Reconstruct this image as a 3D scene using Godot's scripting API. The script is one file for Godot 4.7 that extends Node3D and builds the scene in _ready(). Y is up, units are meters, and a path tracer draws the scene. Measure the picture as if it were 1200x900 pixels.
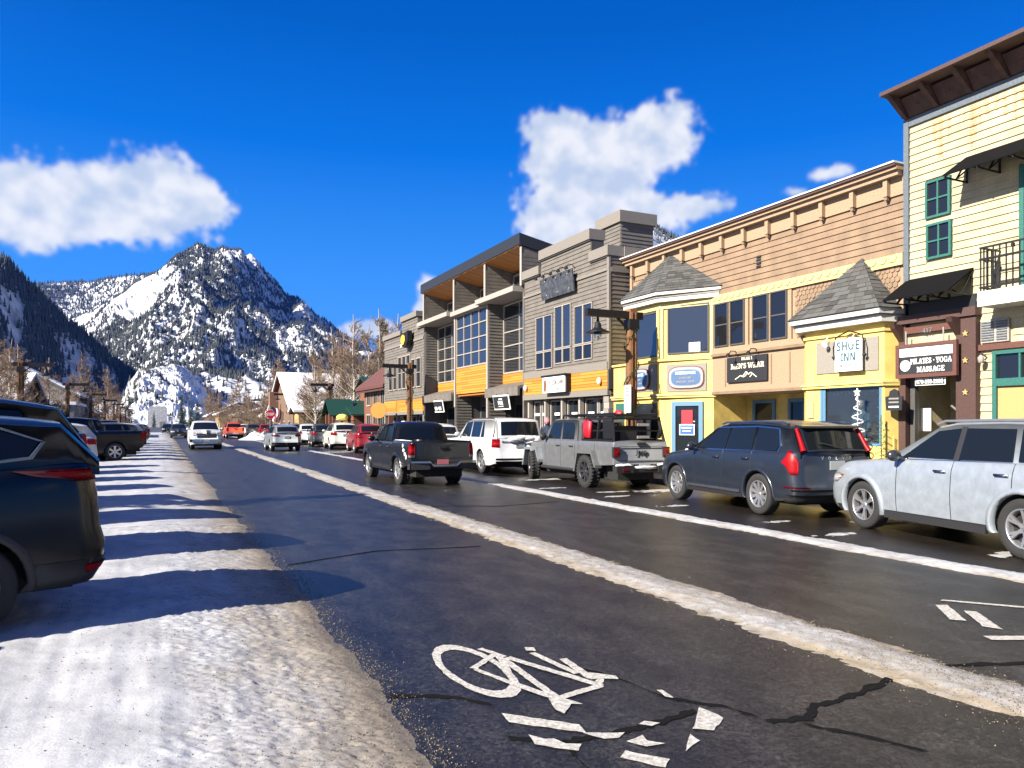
extends Node3D
# Winter main street. World axes: X across the street (right), Y up, the street runs along -Z; "d" below means -Z.
var M := {}
var T := {}
var taken := {}
var rng := RandomNumberGenerator.new()
var CUBE := BoxMesh.new()
var WEDGE: ArrayMesh
const UP := Vector3.UP

func W(X: float, Y: float, d: float) -> Vector3:
	return Vector3(X, Y, -d)

# ---------------------------------------------------------------- nodes
func numbered(n: String) -> String:
	if not taken.has(n):
		taken[n] = 0
		return n
	taken[n] += 1
	return "%s_%03d" % [n, taken[n]]

func tag(o, label: String, category: String, group := ""):
	o.set_meta("label", label)
	o.set_meta("category", category)
	if group != "":
		o.set_meta("group", group)
	return o

func thing(called: String, label: String, category: String, at := Vector3.ZERO, turn := 0.0, group := "") -> Node3D:
	var o := Node3D.new()
	o.name = numbered(called)
	add_child(o)
	o.position = at
	o.rotation.y = deg_to_rad(turn)
	tag(o, label, category, group)
	return o

func sub(parent, called: String, at := Vector3.ZERO) -> Node3D:   # a part made of sub-parts; at is in world axes
	var o := Node3D.new()
	o.name = called
	parent.add_child(o, true)
	o.position = at - org(parent) if at != Vector3.ZERO else Vector3.ZERO
	return o

func org(p) -> Vector3:
	var o := Vector3.ZERO
	while p != self:
		o += p.position
		p = p.get_parent()
	return o

func mi(parent, called: String, mesh: Mesh, m: Material, at := Vector3.ZERO) -> MeshInstance3D:
	var o := MeshInstance3D.new()
	o.name = numbered(called) if parent == self else called
	o.mesh = mesh
	o.material_override = m
	o.position = at
	o.cast_shadow = GeometryInstance3D.SHADOW_CASTING_SETTING_ON
	parent.add_child(o, true)
	return o

func struct(called: String, mesh: Mesh, m: Material) -> MeshInstance3D:
	var o := mi(self, called, mesh, m)
	o.set_meta("kind", "structure")
	return o

# a box between world coordinates, child of parent
func bx(parent, called: String, m: Material, x0: float, x1: float, y0: float, y1: float, d0: float, d1: float, mesh: Mesh = null) -> MeshInstance3D:
	var o := mi(parent, called, mesh if mesh else CUBE, m, W((x0 + x1) / 2, (y0 + y1) / 2, (d0 + d1) / 2) - org(parent))
	o.scale = Vector3(absf(x1 - x0), absf(y1 - y0), absf(d1 - d0))
	return o

# ---------------------------------------------------------------- shapes collected in a SurfaceTool
func ST(smooth := false) -> SurfaceTool:
	var st := SurfaceTool.new()
	st.begin(Mesh.PRIMITIVE_TRIANGLES)
	st.set_smooth_group(0 if smooth else -1)
	return st

func fin(st: SurfaceTool) -> ArrayMesh:
	st.generate_normals()
	return st.commit()

func tri(st, a, b, c):
	st.add_vertex(a); st.add_vertex(b); st.add_vertex(c)

func quad(st, a, b, c, e):
	tri(st, a, b, c); tri(st, a, c, e)

func box(st, c: Vector3, s: Vector3, b := Basis.IDENTITY):
	var h := s / 2.0
	var v := []
	for i in 8:
		v.append(c + b * Vector3(h.x * (1 if i & 1 else -1), h.y * (1 if i & 2 else -1), h.z * (1 if i & 4 else -1)))
	for f in [[0, 1, 3, 2], [4, 6, 7, 5], [0, 4, 5, 1], [2, 3, 7, 6], [0, 2, 6, 4], [1, 5, 7, 3]]:
		quad(st, v[f[0]], v[f[1]], v[f[2]], v[f[3]])

func wbox(st, x0, x1, y0, y1, d0, d1):   # a box between world coordinates, into a SurfaceTool
	box(st, W((x0 + x1) / 2.0, (y0 + y1) / 2.0, (d0 + d1) / 2.0), Vector3(absf(x1 - x0), absf(y1 - y0), absf(d1 - d0)))

func bar(st, a: Vector3, b: Vector3, w: float, h := -1.0):
	var z := (b - a).normalized()
	var x := UP.cross(z)
	if x.length() < 0.01:
		x = Vector3.RIGHT
	x = x.normalized()
	box(st, (a + b) / 2.0, Vector3(w, w if h < 0 else h, a.distance_to(b)), Basis(x, z.cross(x), z))

func tube(st, pts: Array, r0: float, r1: float, n := 6):
	var prev := []
	for i in pts.size():
		var p: Vector3 = pts[i]
		var dir: Vector3 = (pts[mini(i + 1, pts.size() - 1)] - pts[maxi(i - 1, 0)]).normalized()
		var x := dir.cross(UP if absf(dir.y) < 0.95 else Vector3.RIGHT).normalized()
		var y := x.cross(dir)
		var r := lerpf(r0, r1, float(i) / maxf(1, pts.size() - 1))
		var ring := []
		for k in n:
			var a := TAU * k / n
			ring.append(p + (x * cos(a) + y * sin(a)) * r)
		if i > 0:
			for k in n:
				quad(st, prev[k], ring[k], ring[(k + 1) % n], prev[(k + 1) % n])
		prev = ring

func lathe(st, prof: Array, n: int, at := Vector3.ZERO, b := Basis.IDENTITY, arc := TAU):   # prof of (radius, height) round the y axis
	for i in prof.size() - 1:
		for k in n:
			var a := arc * k / n
			var a2 := arc * (k + 1) / n
			var p: Vector2 = prof[i]
			var q: Vector2 = prof[i + 1]
			var A := Vector3(cos(a), 0, sin(a))
			var B := Vector3(cos(a2), 0, sin(a2))
			var v0 := at + b * (A * p.x + UP * p.y)
			var v1 := at + b * (A * q.x + UP * q.y)
			var v2 := at + b * (B * q.x + UP * q.y)
			var v3 := at + b * (B * p.x + UP * p.y)
			if p.x > 0.0001: tri(st, v0, v1, v3)
			if q.x > 0.0001: tri(st, v1, v2, v3)

func prism(st, poly: Array, o: Vector3, ux: Vector3, uy: Vector3, thick: Vector3):   # a polygon in the plane (ux, uy) at o, pushed along thick
	var p2 := PackedVector2Array(poly)
	var ix := Geometry2D.triangulate_polygon(p2)
	var a := []
	var b := []
	for p in poly:
		a.append(o + ux * p.x + uy * p.y)
		b.append(o + ux * p.x + uy * p.y + thick)
	for i in range(0, ix.size(), 3):
		tri(st, a[ix[i]], a[ix[i + 1]], a[ix[i + 2]])
		tri(st, b[ix[i]], b[ix[i + 2]], b[ix[i + 1]])
	for i in poly.size():
		var j := (i + 1) % poly.size()
		quad(st, a[i], b[i], b[j], a[j])

func grid_mesh(nx: int, nz: int, at: Callable) -> ArrayMesh:   # at(i, j) -> [position, colour]
	var v := PackedVector3Array()
	var c := PackedColorArray()
	var ix := PackedInt32Array()
	v.resize(nx * nz); c.resize(nx * nz)
	for j in nz:
		for i in nx:
			var r = at.call(i, j)
			v[j * nx + i] = r[0]
			c[j * nx + i] = r[1]
	var nn := PackedVector3Array()
	nn.resize(nx * nz)
	for j in nz:
		for i in nx:
			var dx := v[j * nx + mini(i + 1, nx - 1)] - v[j * nx + maxi(i - 1, 0)]
			var dz := v[mini(j + 1, nz - 1) * nx + i] - v[maxi(j - 1, 0) * nx + i]
			var q := dx.cross(dz).normalized()
			nn[j * nx + i] = q if q.y >= 0 else -q
	var flip := (v[nx * (nz / 2) + nx / 2 + 1] - v[nx * (nz / 2) + nx / 2]).cross(v[nx * (nz / 2 + 1) + nx / 2] - v[nx * (nz / 2) + nx / 2]).y > 0
	for j in nz - 1:
		for i in nx - 1:
			var k := j * nx + i
			if flip: ix.append_array([k, k + nx, k + 1, k + 1, k + nx, k + nx + 1])
			else: ix.append_array([k, k + 1, k + nx, k + 1, k + nx + 1, k + nx])
	var a := []
	a.resize(Mesh.ARRAY_MAX)
	a[Mesh.ARRAY_VERTEX] = v
	a[Mesh.ARRAY_NORMAL] = nn
	a[Mesh.ARRAY_COLOR] = c
	a[Mesh.ARRAY_INDEX] = ix
	var m := ArrayMesh.new()
	m.add_surface_from_arrays(Mesh.PRIMITIVE_TRIANGLES, a)
	return m

func lettering(parent, called: String, s: String, m: Material, at: Vector3, height: float, turn := -90.0, serif := false, wide := 0.0, bold := true, tilt := 0.0) -> MeshInstance3D:
	var f := SystemFont.new()
	f.font_names = PackedStringArray(["Droid Serif" if serif else "Droid Sans"])
	f.font_weight = 700 if bold else 400
	var t := TextMesh.new()
	t.font = f
	t.text = s
	t.font_size = 24
	t.pixel_size = 0.01
	t.depth = 0.01
	t.curve_step = 2.0
	var o := mi(parent, called, t, m, at - org(parent))
	var k := height / 0.175
	var w := t.get_aabb().size.x
	o.rotation = Vector3(0, deg_to_rad(turn), deg_to_rad(tilt))
	o.scale = Vector3(wide / maxf(w, 0.01) if wide > 0 else k, k, 1)
	return o

# ---------------------------------------------------------------- materials (colours are linear base colours)
func noise_tex(freq: float, octaves: int, gain: float, lo: float, hi: float, kind := FastNoiseLite.TYPE_SIMPLEX_SMOOTH, sd := 1, size := 512, mid := 0.5) -> NoiseTexture2D:
	var n := FastNoiseLite.new()
	n.noise_type = kind
	n.frequency = freq
	n.seed = sd
	n.fractal_octaves = octaves
	n.fractal_gain = gain
	var t := NoiseTexture2D.new()
	t.width = size; t.height = size
	t.seamless = true
	t.noise = n
	var g := Gradient.new()
	g.offsets = PackedFloat32Array([0.0, mid, 1.0])
	g.colors = PackedColorArray([Color(lo, lo, lo), Color((lo + hi) / 2, (lo + hi) / 2, (lo + hi) / 2), Color(hi, hi, hi)])
	t.color_ramp = g
	return t

func mk(r: float, g: float, b: float, rough := 0.7, metal := 0.0, tex = null, sc := Vector3.ONE, bump := 0.0, det = null, dsc := Vector3.ONE, world := true) -> StandardMaterial3D:
	var m := StandardMaterial3D.new()
	m.albedo_color = Color(r, g, b).linear_to_srgb()
	m.roughness = rough
	m.metallic = metal
	if tex or det:
		m.uv1_triplanar = true
		m.uv1_world_triplanar = world
		m.uv1_scale = sc
	if tex:
		m.albedo_texture = tex
		if bump > 0:
			m.heightmap_enabled = true
			m.heightmap_texture = tex
			m.heightmap_scale = bump
	if det:
		m.detail_enabled = true
		m.detail_albedo = det
		m.detail_blend_mode = BaseMaterial3D.BLEND_MODE_MUL
		m.detail_uv_layer = BaseMaterial3D.DETAIL_UV_2
		m.uv2_triplanar = true
		m.uv2_world_triplanar = world
		m.uv2_scale = dsc
	return m

func paint(r, g, b, metal := 0.35, rough := 0.32) -> StandardMaterial3D:   # car paint under road film
	var m := mk(r, g, b, rough, metal, T.film, Vector3.ONE * 0.7, 0.0, null, Vector3.ONE, false)
	m.clearcoat_enabled = true
	m.clearcoat = 0.45
	m.clearcoat_roughness = 0.15
	return m

func textures():
	T.grit = noise_tex(0.05, 6, 0.8, 0.62, 1.0, FastNoiseLite.TYPE_SIMPLEX_SMOOTH, 3)
	T.asphalt = noise_tex(0.085, 5, 0.9, 0.0, 1.0, FastNoiseLite.TYPE_VALUE, 5, 1024, 0.55)
	T.worn = noise_tex(0.012, 6, 0.62, 0.5, 1.0, FastNoiseLite.TYPE_SIMPLEX_SMOOTH, 41)
	T.blotch = noise_tex(0.012, 5, 0.55, 0.55, 1.0, FastNoiseLite.TYPE_SIMPLEX_SMOOTH, 9)
	T.dust = noise_tex(0.008, 5, 0.6, 0.8, 1.0, FastNoiseLite.TYPE_SIMPLEX_SMOOTH, 13)
	T.film = noise_tex(0.012, 5, 0.6, 0.86, 1.0, FastNoiseLite.TYPE_SIMPLEX_SMOOTH, 15)
	T.grain = noise_tex(0.03, 5, 0.65, 0.6, 1.0, FastNoiseLite.TYPE_SIMPLEX_SMOOTH, 17)
	T.snow = noise_tex(0.04, 6, 0.8, 0.72, 1.0, FastNoiseLite.TYPE_SIMPLEX_SMOOTH, 21, 1024)
	T.shingle = noise_tex(0.09, 3, 0.6, 0.6, 1.0, FastNoiseLite.TYPE_CELLULAR, 25)

func materials():
	var wood := Vector3(0.5, 7.0, 0.5)
	M.cream = mk(0.80, 0.69, 0.42, 0.75, 0, T.dust, Vector3.ONE * 0.3, 0, T.grain, Vector3(1.5, 9, 1.5))
	M.tan = mk(0.41, 0.275, 0.172, 0.78, 0, T.dust, Vector3.ONE * 0.35, 0, T.grain, Vector3(1.5, 9, 1.5))
	M.tan_plain = mk(0.43, 0.295, 0.185, 0.8, 0, T.grit, Vector3.ONE * 0.8)
	M.yellow = mk(0.73, 0.54, 0.15, 0.65, 0, T.dust, Vector3.ONE * 0.4)
	M.trim_yellow = mk(0.80, 0.66, 0.26, 0.65, 0, T.grit, Vector3.ONE * 0.7)
	M.white = mk(0.78, 0.76, 0.70, 0.6, 0, T.grit, Vector3.ONE * 0.8)
	M.grey_siding = mk(0.245, 0.218, 0.185, 0.72, 0, T.dust, Vector3.ONE * 0.35, 0, T.grain, Vector3(1.5, 9, 1.5))
	M.grey_trim = mk(0.25, 0.225, 0.192, 0.7, 0, T.grit, Vector3.ONE * 0.7)
	M.pale_trim = mk(0.42, 0.38, 0.33, 0.65, 0, T.grit, Vector3.ONE * 0.7)
	M.grey_dark = mk(0.085, 0.08, 0.075, 0.7, 0, T.grit, Vector3.ONE * 0.7)
	M.blue_grey = mk(0.13, 0.16, 0.19, 0.55, 0, T.grit, Vector3.ONE * 0.7)
	M.black_metal = mk(0.012, 0.012, 0.014, 0.5, 0.2, T.grit, Vector3.ONE * 1.3)
	M.canvas = mk(0.006, 0.006, 0.007, 0.9)
	M.canvas.metallic_specular = 0.15
	M.roof_black = mk(0.03, 0.033, 0.038, 0.5, 0.2, T.grit, Vector3.ONE * 0.7)
	M.orange_wood = mk(0.80, 0.33, 0.045, 0.55, 0, T.grain, Vector3(1.2, 7, 1.2))
	M.orange_wood2 = mk(0.66, 0.25, 0.03, 0.55, 0, T.grain, Vector3(1.0, 6, 1.0))
	M.soffit_wood = mk(0.50, 0.20, 0.045, 0.6, 0, T.grain, Vector3(7, 1.2, 1.2))
	M.brown = mk(0.085, 0.04, 0.032, 0.65, 0, T.grit, Vector3.ONE * 0.7)
	M.brown_red = mk(0.14, 0.05, 0.035, 0.65, 0, T.grit, Vector3.ONE * 0.9)
	M.rust = mk(0.17, 0.085, 0.075, 0.75, 0, T.blotch, Vector3(0.8, 0.5, 0.8), 0, T.grain, Vector3(6, 1, 6))
	M.rust_stain = mk(0.50, 0.25, 0.07, 0.8, 0, T.grain, Vector3(5, 0.7, 5))
	M.teal = mk(0.03, 0.16, 0.13, 0.5, 0, T.grit, Vector3.ONE * 0.9)
	M.blue = mk(0.12, 0.27, 0.42, 0.5, 0, T.grit, Vector3.ONE * 0.9)
	M.royal = mk(0.02, 0.09, 0.72, 0.5)
	M.red = mk(0.5, 0.008, 0.02, 0.5)
	M.kraft = mk(0.55, 0.38, 0.15, 0.85, 0, T.grit, Vector3.ONE * 1.4)
	M.slate = mk(0.115, 0.115, 0.112, 0.9, 0, T.grit, Vector3.ONE * 1.5, 0.3)
	M.slate.vertex_color_use_as_albedo = true
	M.timber = mk(0.33, 0.15, 0.055, 0.75, 0, T.grain, Vector3(4, 0.6, 4), 0.4)
	M.garland = mk(0.03, 0.075, 0.03, 0.8)
	M.mauve = mk(0.52, 0.43, 0.43, 0.7, 0, T.grit, Vector3.ONE)
	M.navy = mk(0.035, 0.09, 0.19, 0.5)
	M.sign_black = mk(0.014, 0.015, 0.018, 0.55)
	M.sign_white = mk(0.80, 0.80, 0.78, 0.6)
	M.letter_white = mk(0.85, 0.84, 0.80, 0.6)
	M.letter_teal = mk(0.02, 0.085, 0.11, 0.6)
	M.letter_grey = mk(0.12, 0.12, 0.12, 0.7)
	M.letter_cream = mk(0.80, 0.72, 0.52, 0.6)
	M.panel_grey = mk(0.32, 0.29, 0.25, 0.8, 0, T.grit, Vector3.ONE)
	M.zinc = mk(0.17, 0.18, 0.19, 0.45, 0.6, T.blotch, Vector3.ONE * 0.6)
	M.glass = mk(0.15, 0.16, 0.175, 0.03, 0.9)
	M.glass_dark = mk(0.06, 0.065, 0.075, 0.04, 0.85)
	M.shop_glass = mk(0.012, 0.016, 0.02, 0.04, 0)
	M.clear_pane = mk(0.05, 0.06, 0.07, 0.03)
	M.clear_pane.transparency = BaseMaterial3D.TRANSPARENCY_ALPHA
	M.clear_pane.albedo_color.a = 0.25
	M.dark_inside = mk(0.02, 0.018, 0.016, 0.9)
	M.brick = mk(0.30, 0.16, 0.10, 0.85, 0, T.grain, Vector3(1, 5, 1))
	M.log = mk(0.26, 0.10, 0.05, 0.75, 0, T.grain, Vector3(1, 5, 1))
	M.green_roof = mk(0.018, 0.075, 0.05, 0.5, 0.2, T.grit, Vector3.ONE)
	M.roof_snow = mk(0.84, 0.85, 0.87, 0.8, 0, T.snow, Vector3.ONE * 0.3, 1.0)
	M.concrete = mk(0.36, 0.34, 0.31, 0.85, 0, T.grit, Vector3.ONE * 0.6, 0.3, T.blotch, Vector3.ONE * 0.23)
	# ground
	M.road = mk(0.19, 0.178, 0.158, 0.40, 0, T.asphalt, Vector3.ONE * 0.6, 0.1, T.worn, Vector3(0.31, 0.31, 0.16))
	M.road.metallic_specular = 0.45
	M.mud = mk(0.085, 0.06, 0.04, 0.42, 0, T.asphalt, Vector3.ONE * 0.4, 0.3, T.blotch, Vector3(0.4, 0.4, 0.3))
	M.wet = mk(0.045, 0.042, 0.037, 0.3, 0, T.asphalt, Vector3.ONE * 0.6, 0.06)
	M.marking = mk(0.95, 0.91, 0.82, 0.75, 0, T.grain, Vector3.ONE * 1.3, 0.1, T.grit, Vector3.ONE * 1.6)
	M.tar = mk(0.008, 0.008, 0.008, 0.7)
	M.tar.metallic_specular = 0.15
	M.snow = mk(1, 1, 1, 0.75, 0, T.snow, Vector3.ONE * 1.1, 0.7, T.dust, Vector3.ONE * 0.31)
	M.snow.vertex_color_use_as_albedo = true
	M.far = mk(1, 1, 1, 0.95, 0, T.grain, Vector3.ONE * 0.004)
	M.far.vertex_color_use_as_albedo = true
	M.ground = mk(0.72, 0.73, 0.76, 0.9, 0, T.blotch, Vector3.ONE * 0.02)
	# plants
	M.aspen = mk(0.50, 0.45, 0.36, 0.85, 0, T.grain, Vector3(1, 3, 1))
	M.twig = mk(0.20, 0.14, 0.095, 0.9)
	M.spruce = mk(0.035, 0.06, 0.033, 0.9)
	M.spruce_far = mk(0.045, 0.054, 0.052, 0.95)
	M.grit_tan = mk(0.22, 0.18, 0.125, 0.9)
	M.grit_dark = mk(0.08, 0.065, 0.05, 0.9)
	# vehicles
	M.tyre = mk(0.022, 0.022, 0.022, 0.85, 0, T.grit, Vector3.ONE * 3.0, 0.2, null, Vector3.ONE, false)
	M.plastic = mk(0.022, 0.022, 0.024, 0.6, 0, T.grit, Vector3.ONE * 2.0)
	M.under = mk(0.01, 0.01, 0.01, 0.9)
	M.auto_glass = mk(0.006, 0.008, 0.010, 0.05, 0)
	M.auto_glass.metallic_specular = 0.42
	M.chrome = mk(0.6, 0.6, 0.6, 0.18, 1.0)
	M.alloy = mk(0.42, 0.42, 0.43, 0.35, 0.8)
	M.dark_alloy = mk(0.05, 0.05, 0.055, 0.4, 0.6)
	M.tail = mk(0.21, 0.003, 0.006, 0.35, 0)
	M.tail.metallic_specular = 0.25
	M.tail_dark = mk(0.13, 0.006, 0.008, 0.12, 0)
	M.lamp_clear = mk(0.62, 0.63, 0.65, 0.1, 0.5)
	M.amber = mk(0.5, 0.13, 0.01, 0.2)
	M.plate = mk(0.42, 0.46, 0.46, 0.5, 0, T.grit, Vector3.ONE * 6.0)
	M.plate_red = mk(0.42, 0.12, 0.13, 0.5)

const FPX := 866.0          # focal length in pixels of a 1200 wide picture
const VPX := -413.0 / 866.0 # tangent of the angle between the lens axis and the street

const SKY := 0.34           # sky radiance scale, the inverse of the exposure

func _ready():
	rng.seed = 7
	var yaw := atan(-VPX)
	# --- camera: standing in the packed snow at the left of the driving lanes, lens shifted up so that verticals stay upright
	var cam := Camera3D.new()
	cam.name = "camera"
	cam.projection = Camera3D.PROJECTION_FRUSTUM
	cam.near = 0.05
	cam.far = 9000.0
	cam.size = 0.05 * 900.0 / FPX
	cam.frustum_offset = Vector2(0, 0.05 * 47.0 / FPX)
	cam.position = Vector3(0, 1.7, 0)
	cam.rotation.y = -yaw
	add_child(cam)
	# --- sky and air
	textures()
	var env := Environment.new()
	env.background_mode = Environment.BG_SKY
	env.sky = Sky.new()
	var pano := PanoramaSkyMaterial.new()
	pano.panorama = ImageTexture.create_from_image(sky_image())
	env.sky.sky_material = pano
	env.tonemap_mode = Environment.TONE_MAPPER_LINEAR
	env.tonemap_exposure = 2.9
	env.sdfgi_enabled = true
	env.ssao_enabled = true
	env.ssil_enabled = true
	env.fog_enabled = true
	env.fog_density = 0.00002
	env.fog_light_color = Color(0.22, 0.5, 1.0)
	var we := WorldEnvironment.new()
	we.name = "world_environment"
	we.environment = env
	add_child(we)
	# --- sun: from the left, a little behind the camera, 32 degrees up
	var sun := DirectionalLight3D.new()
	sun.name = "sun"
	sun.light_energy = 1.6
	sun.light_color = Color(1.0, 0.965, 0.91)
	sun.light_angular_distance = 0.5
	sun.shadow_enabled = true
	add_child(sun)
	sun.look_at_from_position(Vector3.ZERO, Vector3(0.84, -0.53, -0.16))
	materials()
	var wst := ST()
	prism(wst, [Vector2(0.5, -0.5), Vector2(-0.5, -0.5), Vector2(0.3, 0.5), Vector2(0.5, 0.5)], Vector3(0, 0, -0.5), Vector3.RIGHT, UP, Vector3(0, 0, 1))
	WEDGE = fin(wst)
	build_ground()
	build_mountains()
	building_cream()
	building_tan()
	building_grey()
	building_modern()
	building_shield()
	far_buildings()
	lamps()
	build_trees()
	traffic()
	street_things()

func sky_image() -> Image:
	var w := 2048
	var h := 1024
	var im := Image.create(w, h, false, Image.FORMAT_RGBF)
	for j in h:
		var el := 90.0 - (j + 0.5) * 180.0 / h
		var c: Color
		if el >= 0:
			var st := [[0.0, Color(0.13, 0.43, 1.0)], [5.0, Color(0.09, 0.385, 1.0)], [10.5, Color(0.05, 0.325, 1.0)], [20.0, Color(0.003, 0.185, 0.80)], [28.0, Color(0.0003, 0.118, 0.59)], [45.0, Color(0.0006, 0.08, 0.46)], [90.0, Color(0.0005, 0.055, 0.36)]]
			for q in 6:
				if el <= st[q + 1][0] and el >= st[q][0]:
					c = st[q][1].lerp(st[q + 1][1], (el - st[q][0]) / (st[q + 1][0] - st[q][0]))
		else:
			c = Color(0.30, 0.34, 0.40)
		c = Color(c.r * SKY, c.g * SKY, c.b * SKY)
		im.fill_rect(Rect2i(0, j, w, 1), c)
		if el < -8.0: continue
		for i in range(0, w, 4):   # the sky pales towards the sun
			var a := deg_to_rad((i + 2.0) / w * 360.0)
			var e := deg_to_rad(maxf(el, 0.0))
			var ang := rad_to_deg(acos(clampf(Vector3(sin(a) * cos(e), sin(e), -cos(a) * cos(e)).dot(Vector3(-0.84, 0.53, 0.16).normalized()), -1, 1)))
			if ang < 95.0:
				im.fill_rect(Rect2i(i, j, 4, 1), c.lerp(Color(0.95 * SKY, 0.97 * SKY, SKY), 0.85 * exp(-ang / 24.0) * smoothstep(84.0, 50.0, ang)))
	var n := FastNoiseLite.new()
	n.seed = 4; n.frequency = 0.11; n.fractal_octaves = 6; n.fractal_gain = 0.55
	var n2 := FastNoiseLite.new()
	n2.seed = 9; n2.frequency = 0.06; n2.fractal_octaves = 4
	# clouds as clusters of puffs: azimuth from the street, elevation, half sizes (degrees)
	var clouds := [
		[[28.5, 20.6, 3.0, 2.6], [31.5, 19.6, 4.2, 3.2], [34.6, 20.2, 3.6, 2.7], [37.6, 21.0, 2.7, 2.6], [29.2, 17.2, 3.6, 3.6], [32.6, 16.2, 4.2, 2.8], [31.0, 14.4, 4.6, 2.0], [36.6, 15.6, 3.4, 1.7], [40.0, 16.0, 2.4, 1.1], [33.5, 17.8, 3.0, 2.0], [29.6, 21.6, 2.2, 1.6], [36.2, 21.0, 2.4, 2.0], [28.4, 15.0, 2.6, 2.2]],
		[[-10.5, 14.2, 4.0, 2.6], [-6.0, 14.6, 4.4, 2.9], [-2.0, 15.4, 3.0, 3.0], [0.6, 16.1, 3.0, 2.6], [2.8, 15.0, 2.4, 2.2], [-3.0, 13.6, 5.0, 1.7], [-8.0, 12.4, 3.6, 1.4], [-15.0, 15.0, 4.0, 3.0]],
		[[19.0, 10.0, 0.8, 1.7], [18.4, 8.3, 0.7, 1.2]], [[13.8, 7.1, 2.2, 0.7], [15.4, 7.3, 1.5, 0.8]], [[48.3, 17.2, 1.2, 0.5], [49.6, 17.4, 1.0, 0.45], [46.5, 16.3, 1.0, 0.4]]]
	for q in 16:   # more fair-weather clouds all round
		var az := rng.randf_range(70.0, 330.0)
		var el := rng.randf_range(9.0, 26.0)
		var cl := []
		for k in 6:
			cl.append([az + rng.randf_range(-6, 6), el + rng.randf_range(-1.5, 2.0), rng.randf_range(2.0, 4.0), rng.randf_range(1.2, 2.4)])
		clouds.append(cl)
	for cl in clouds:
		var a0 := 999.0; var a1 := -999.0; var e0 := 90.0; var e1 := 0.0
		for b in cl:
			a0 = minf(a0, b[0] - b[2] * 1.8); a1 = maxf(a1, b[0] + b[2] * 1.8); e0 = minf(e0, b[1] - b[3] * 1.8); e1 = maxf(e1, b[1] + b[3] * 1.8)
		e0 = maxf(e0, 0.5)
		for i in range(int(floor(a0 / 360.0 * w)), int(a1 / 360.0 * w)):
			for j in range(int((90.0 - e1) / 180.0 * h), int((90.0 - e0) / 180.0 * h)):
				var az := (i + 0.5) / w * 360.0
				var el := 90.0 - (j + 0.5) / h * 180.0
				var wob := n.get_noise_2d(az * 3.0, el * 3.4) * 0.75 + n.get_noise_2d(az * 11.0 + 50, el * 11.0) * 0.35
				var den := 0.0
				for b in cl:
					var dx: float = (az - b[0]) / b[2]
					var dy: float = (el - b[1]) / b[3]
					den += maxf(0.0, 1.15 - sqrt(dx * dx + dy * dy))
				if den <= 0.0: continue
				var al := smoothstep(0.12, 0.75, den + wob * 0.85)
				if al <= 0.003: continue
				var puff := clampf(0.5 + n2.get_noise_2d(az * 5.0, el * 6.0) * 1.1 + n.get_noise_2d(az * 6.0, el * 7.0) * 0.35, 0.0, 1.0)
				var cc := Color(0.60 * SKY, 0.70 * SKY, 0.86 * SKY).lerp(Color(0.97 * SKY, 0.98 * SKY, SKY), puff)
				var x := posmod(i, w)
				im.set_pixel(x, j, im.get_pixel(x, j).lerp(cc, al * 0.93))
	return im

# ================================================================ ground, road, snow
func sheet(x0, x1, d0, d1, y) -> ArrayMesh:
	var st := ST()
	var n := 24
	for i in n:
		var a := lerpf(d0, d1, pow(float(i) / n, 2.0))
		var b := lerpf(d0, d1, pow(float(i + 1) / n, 2.0))
		quad(st, W(x0, y, a), W(x1, y, a), W(x1, y, b), W(x0, y, b))
	return fin(st)

func smooth(a: float, b: float, x: float) -> float:
	return smoothstep(a, b, x)

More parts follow.
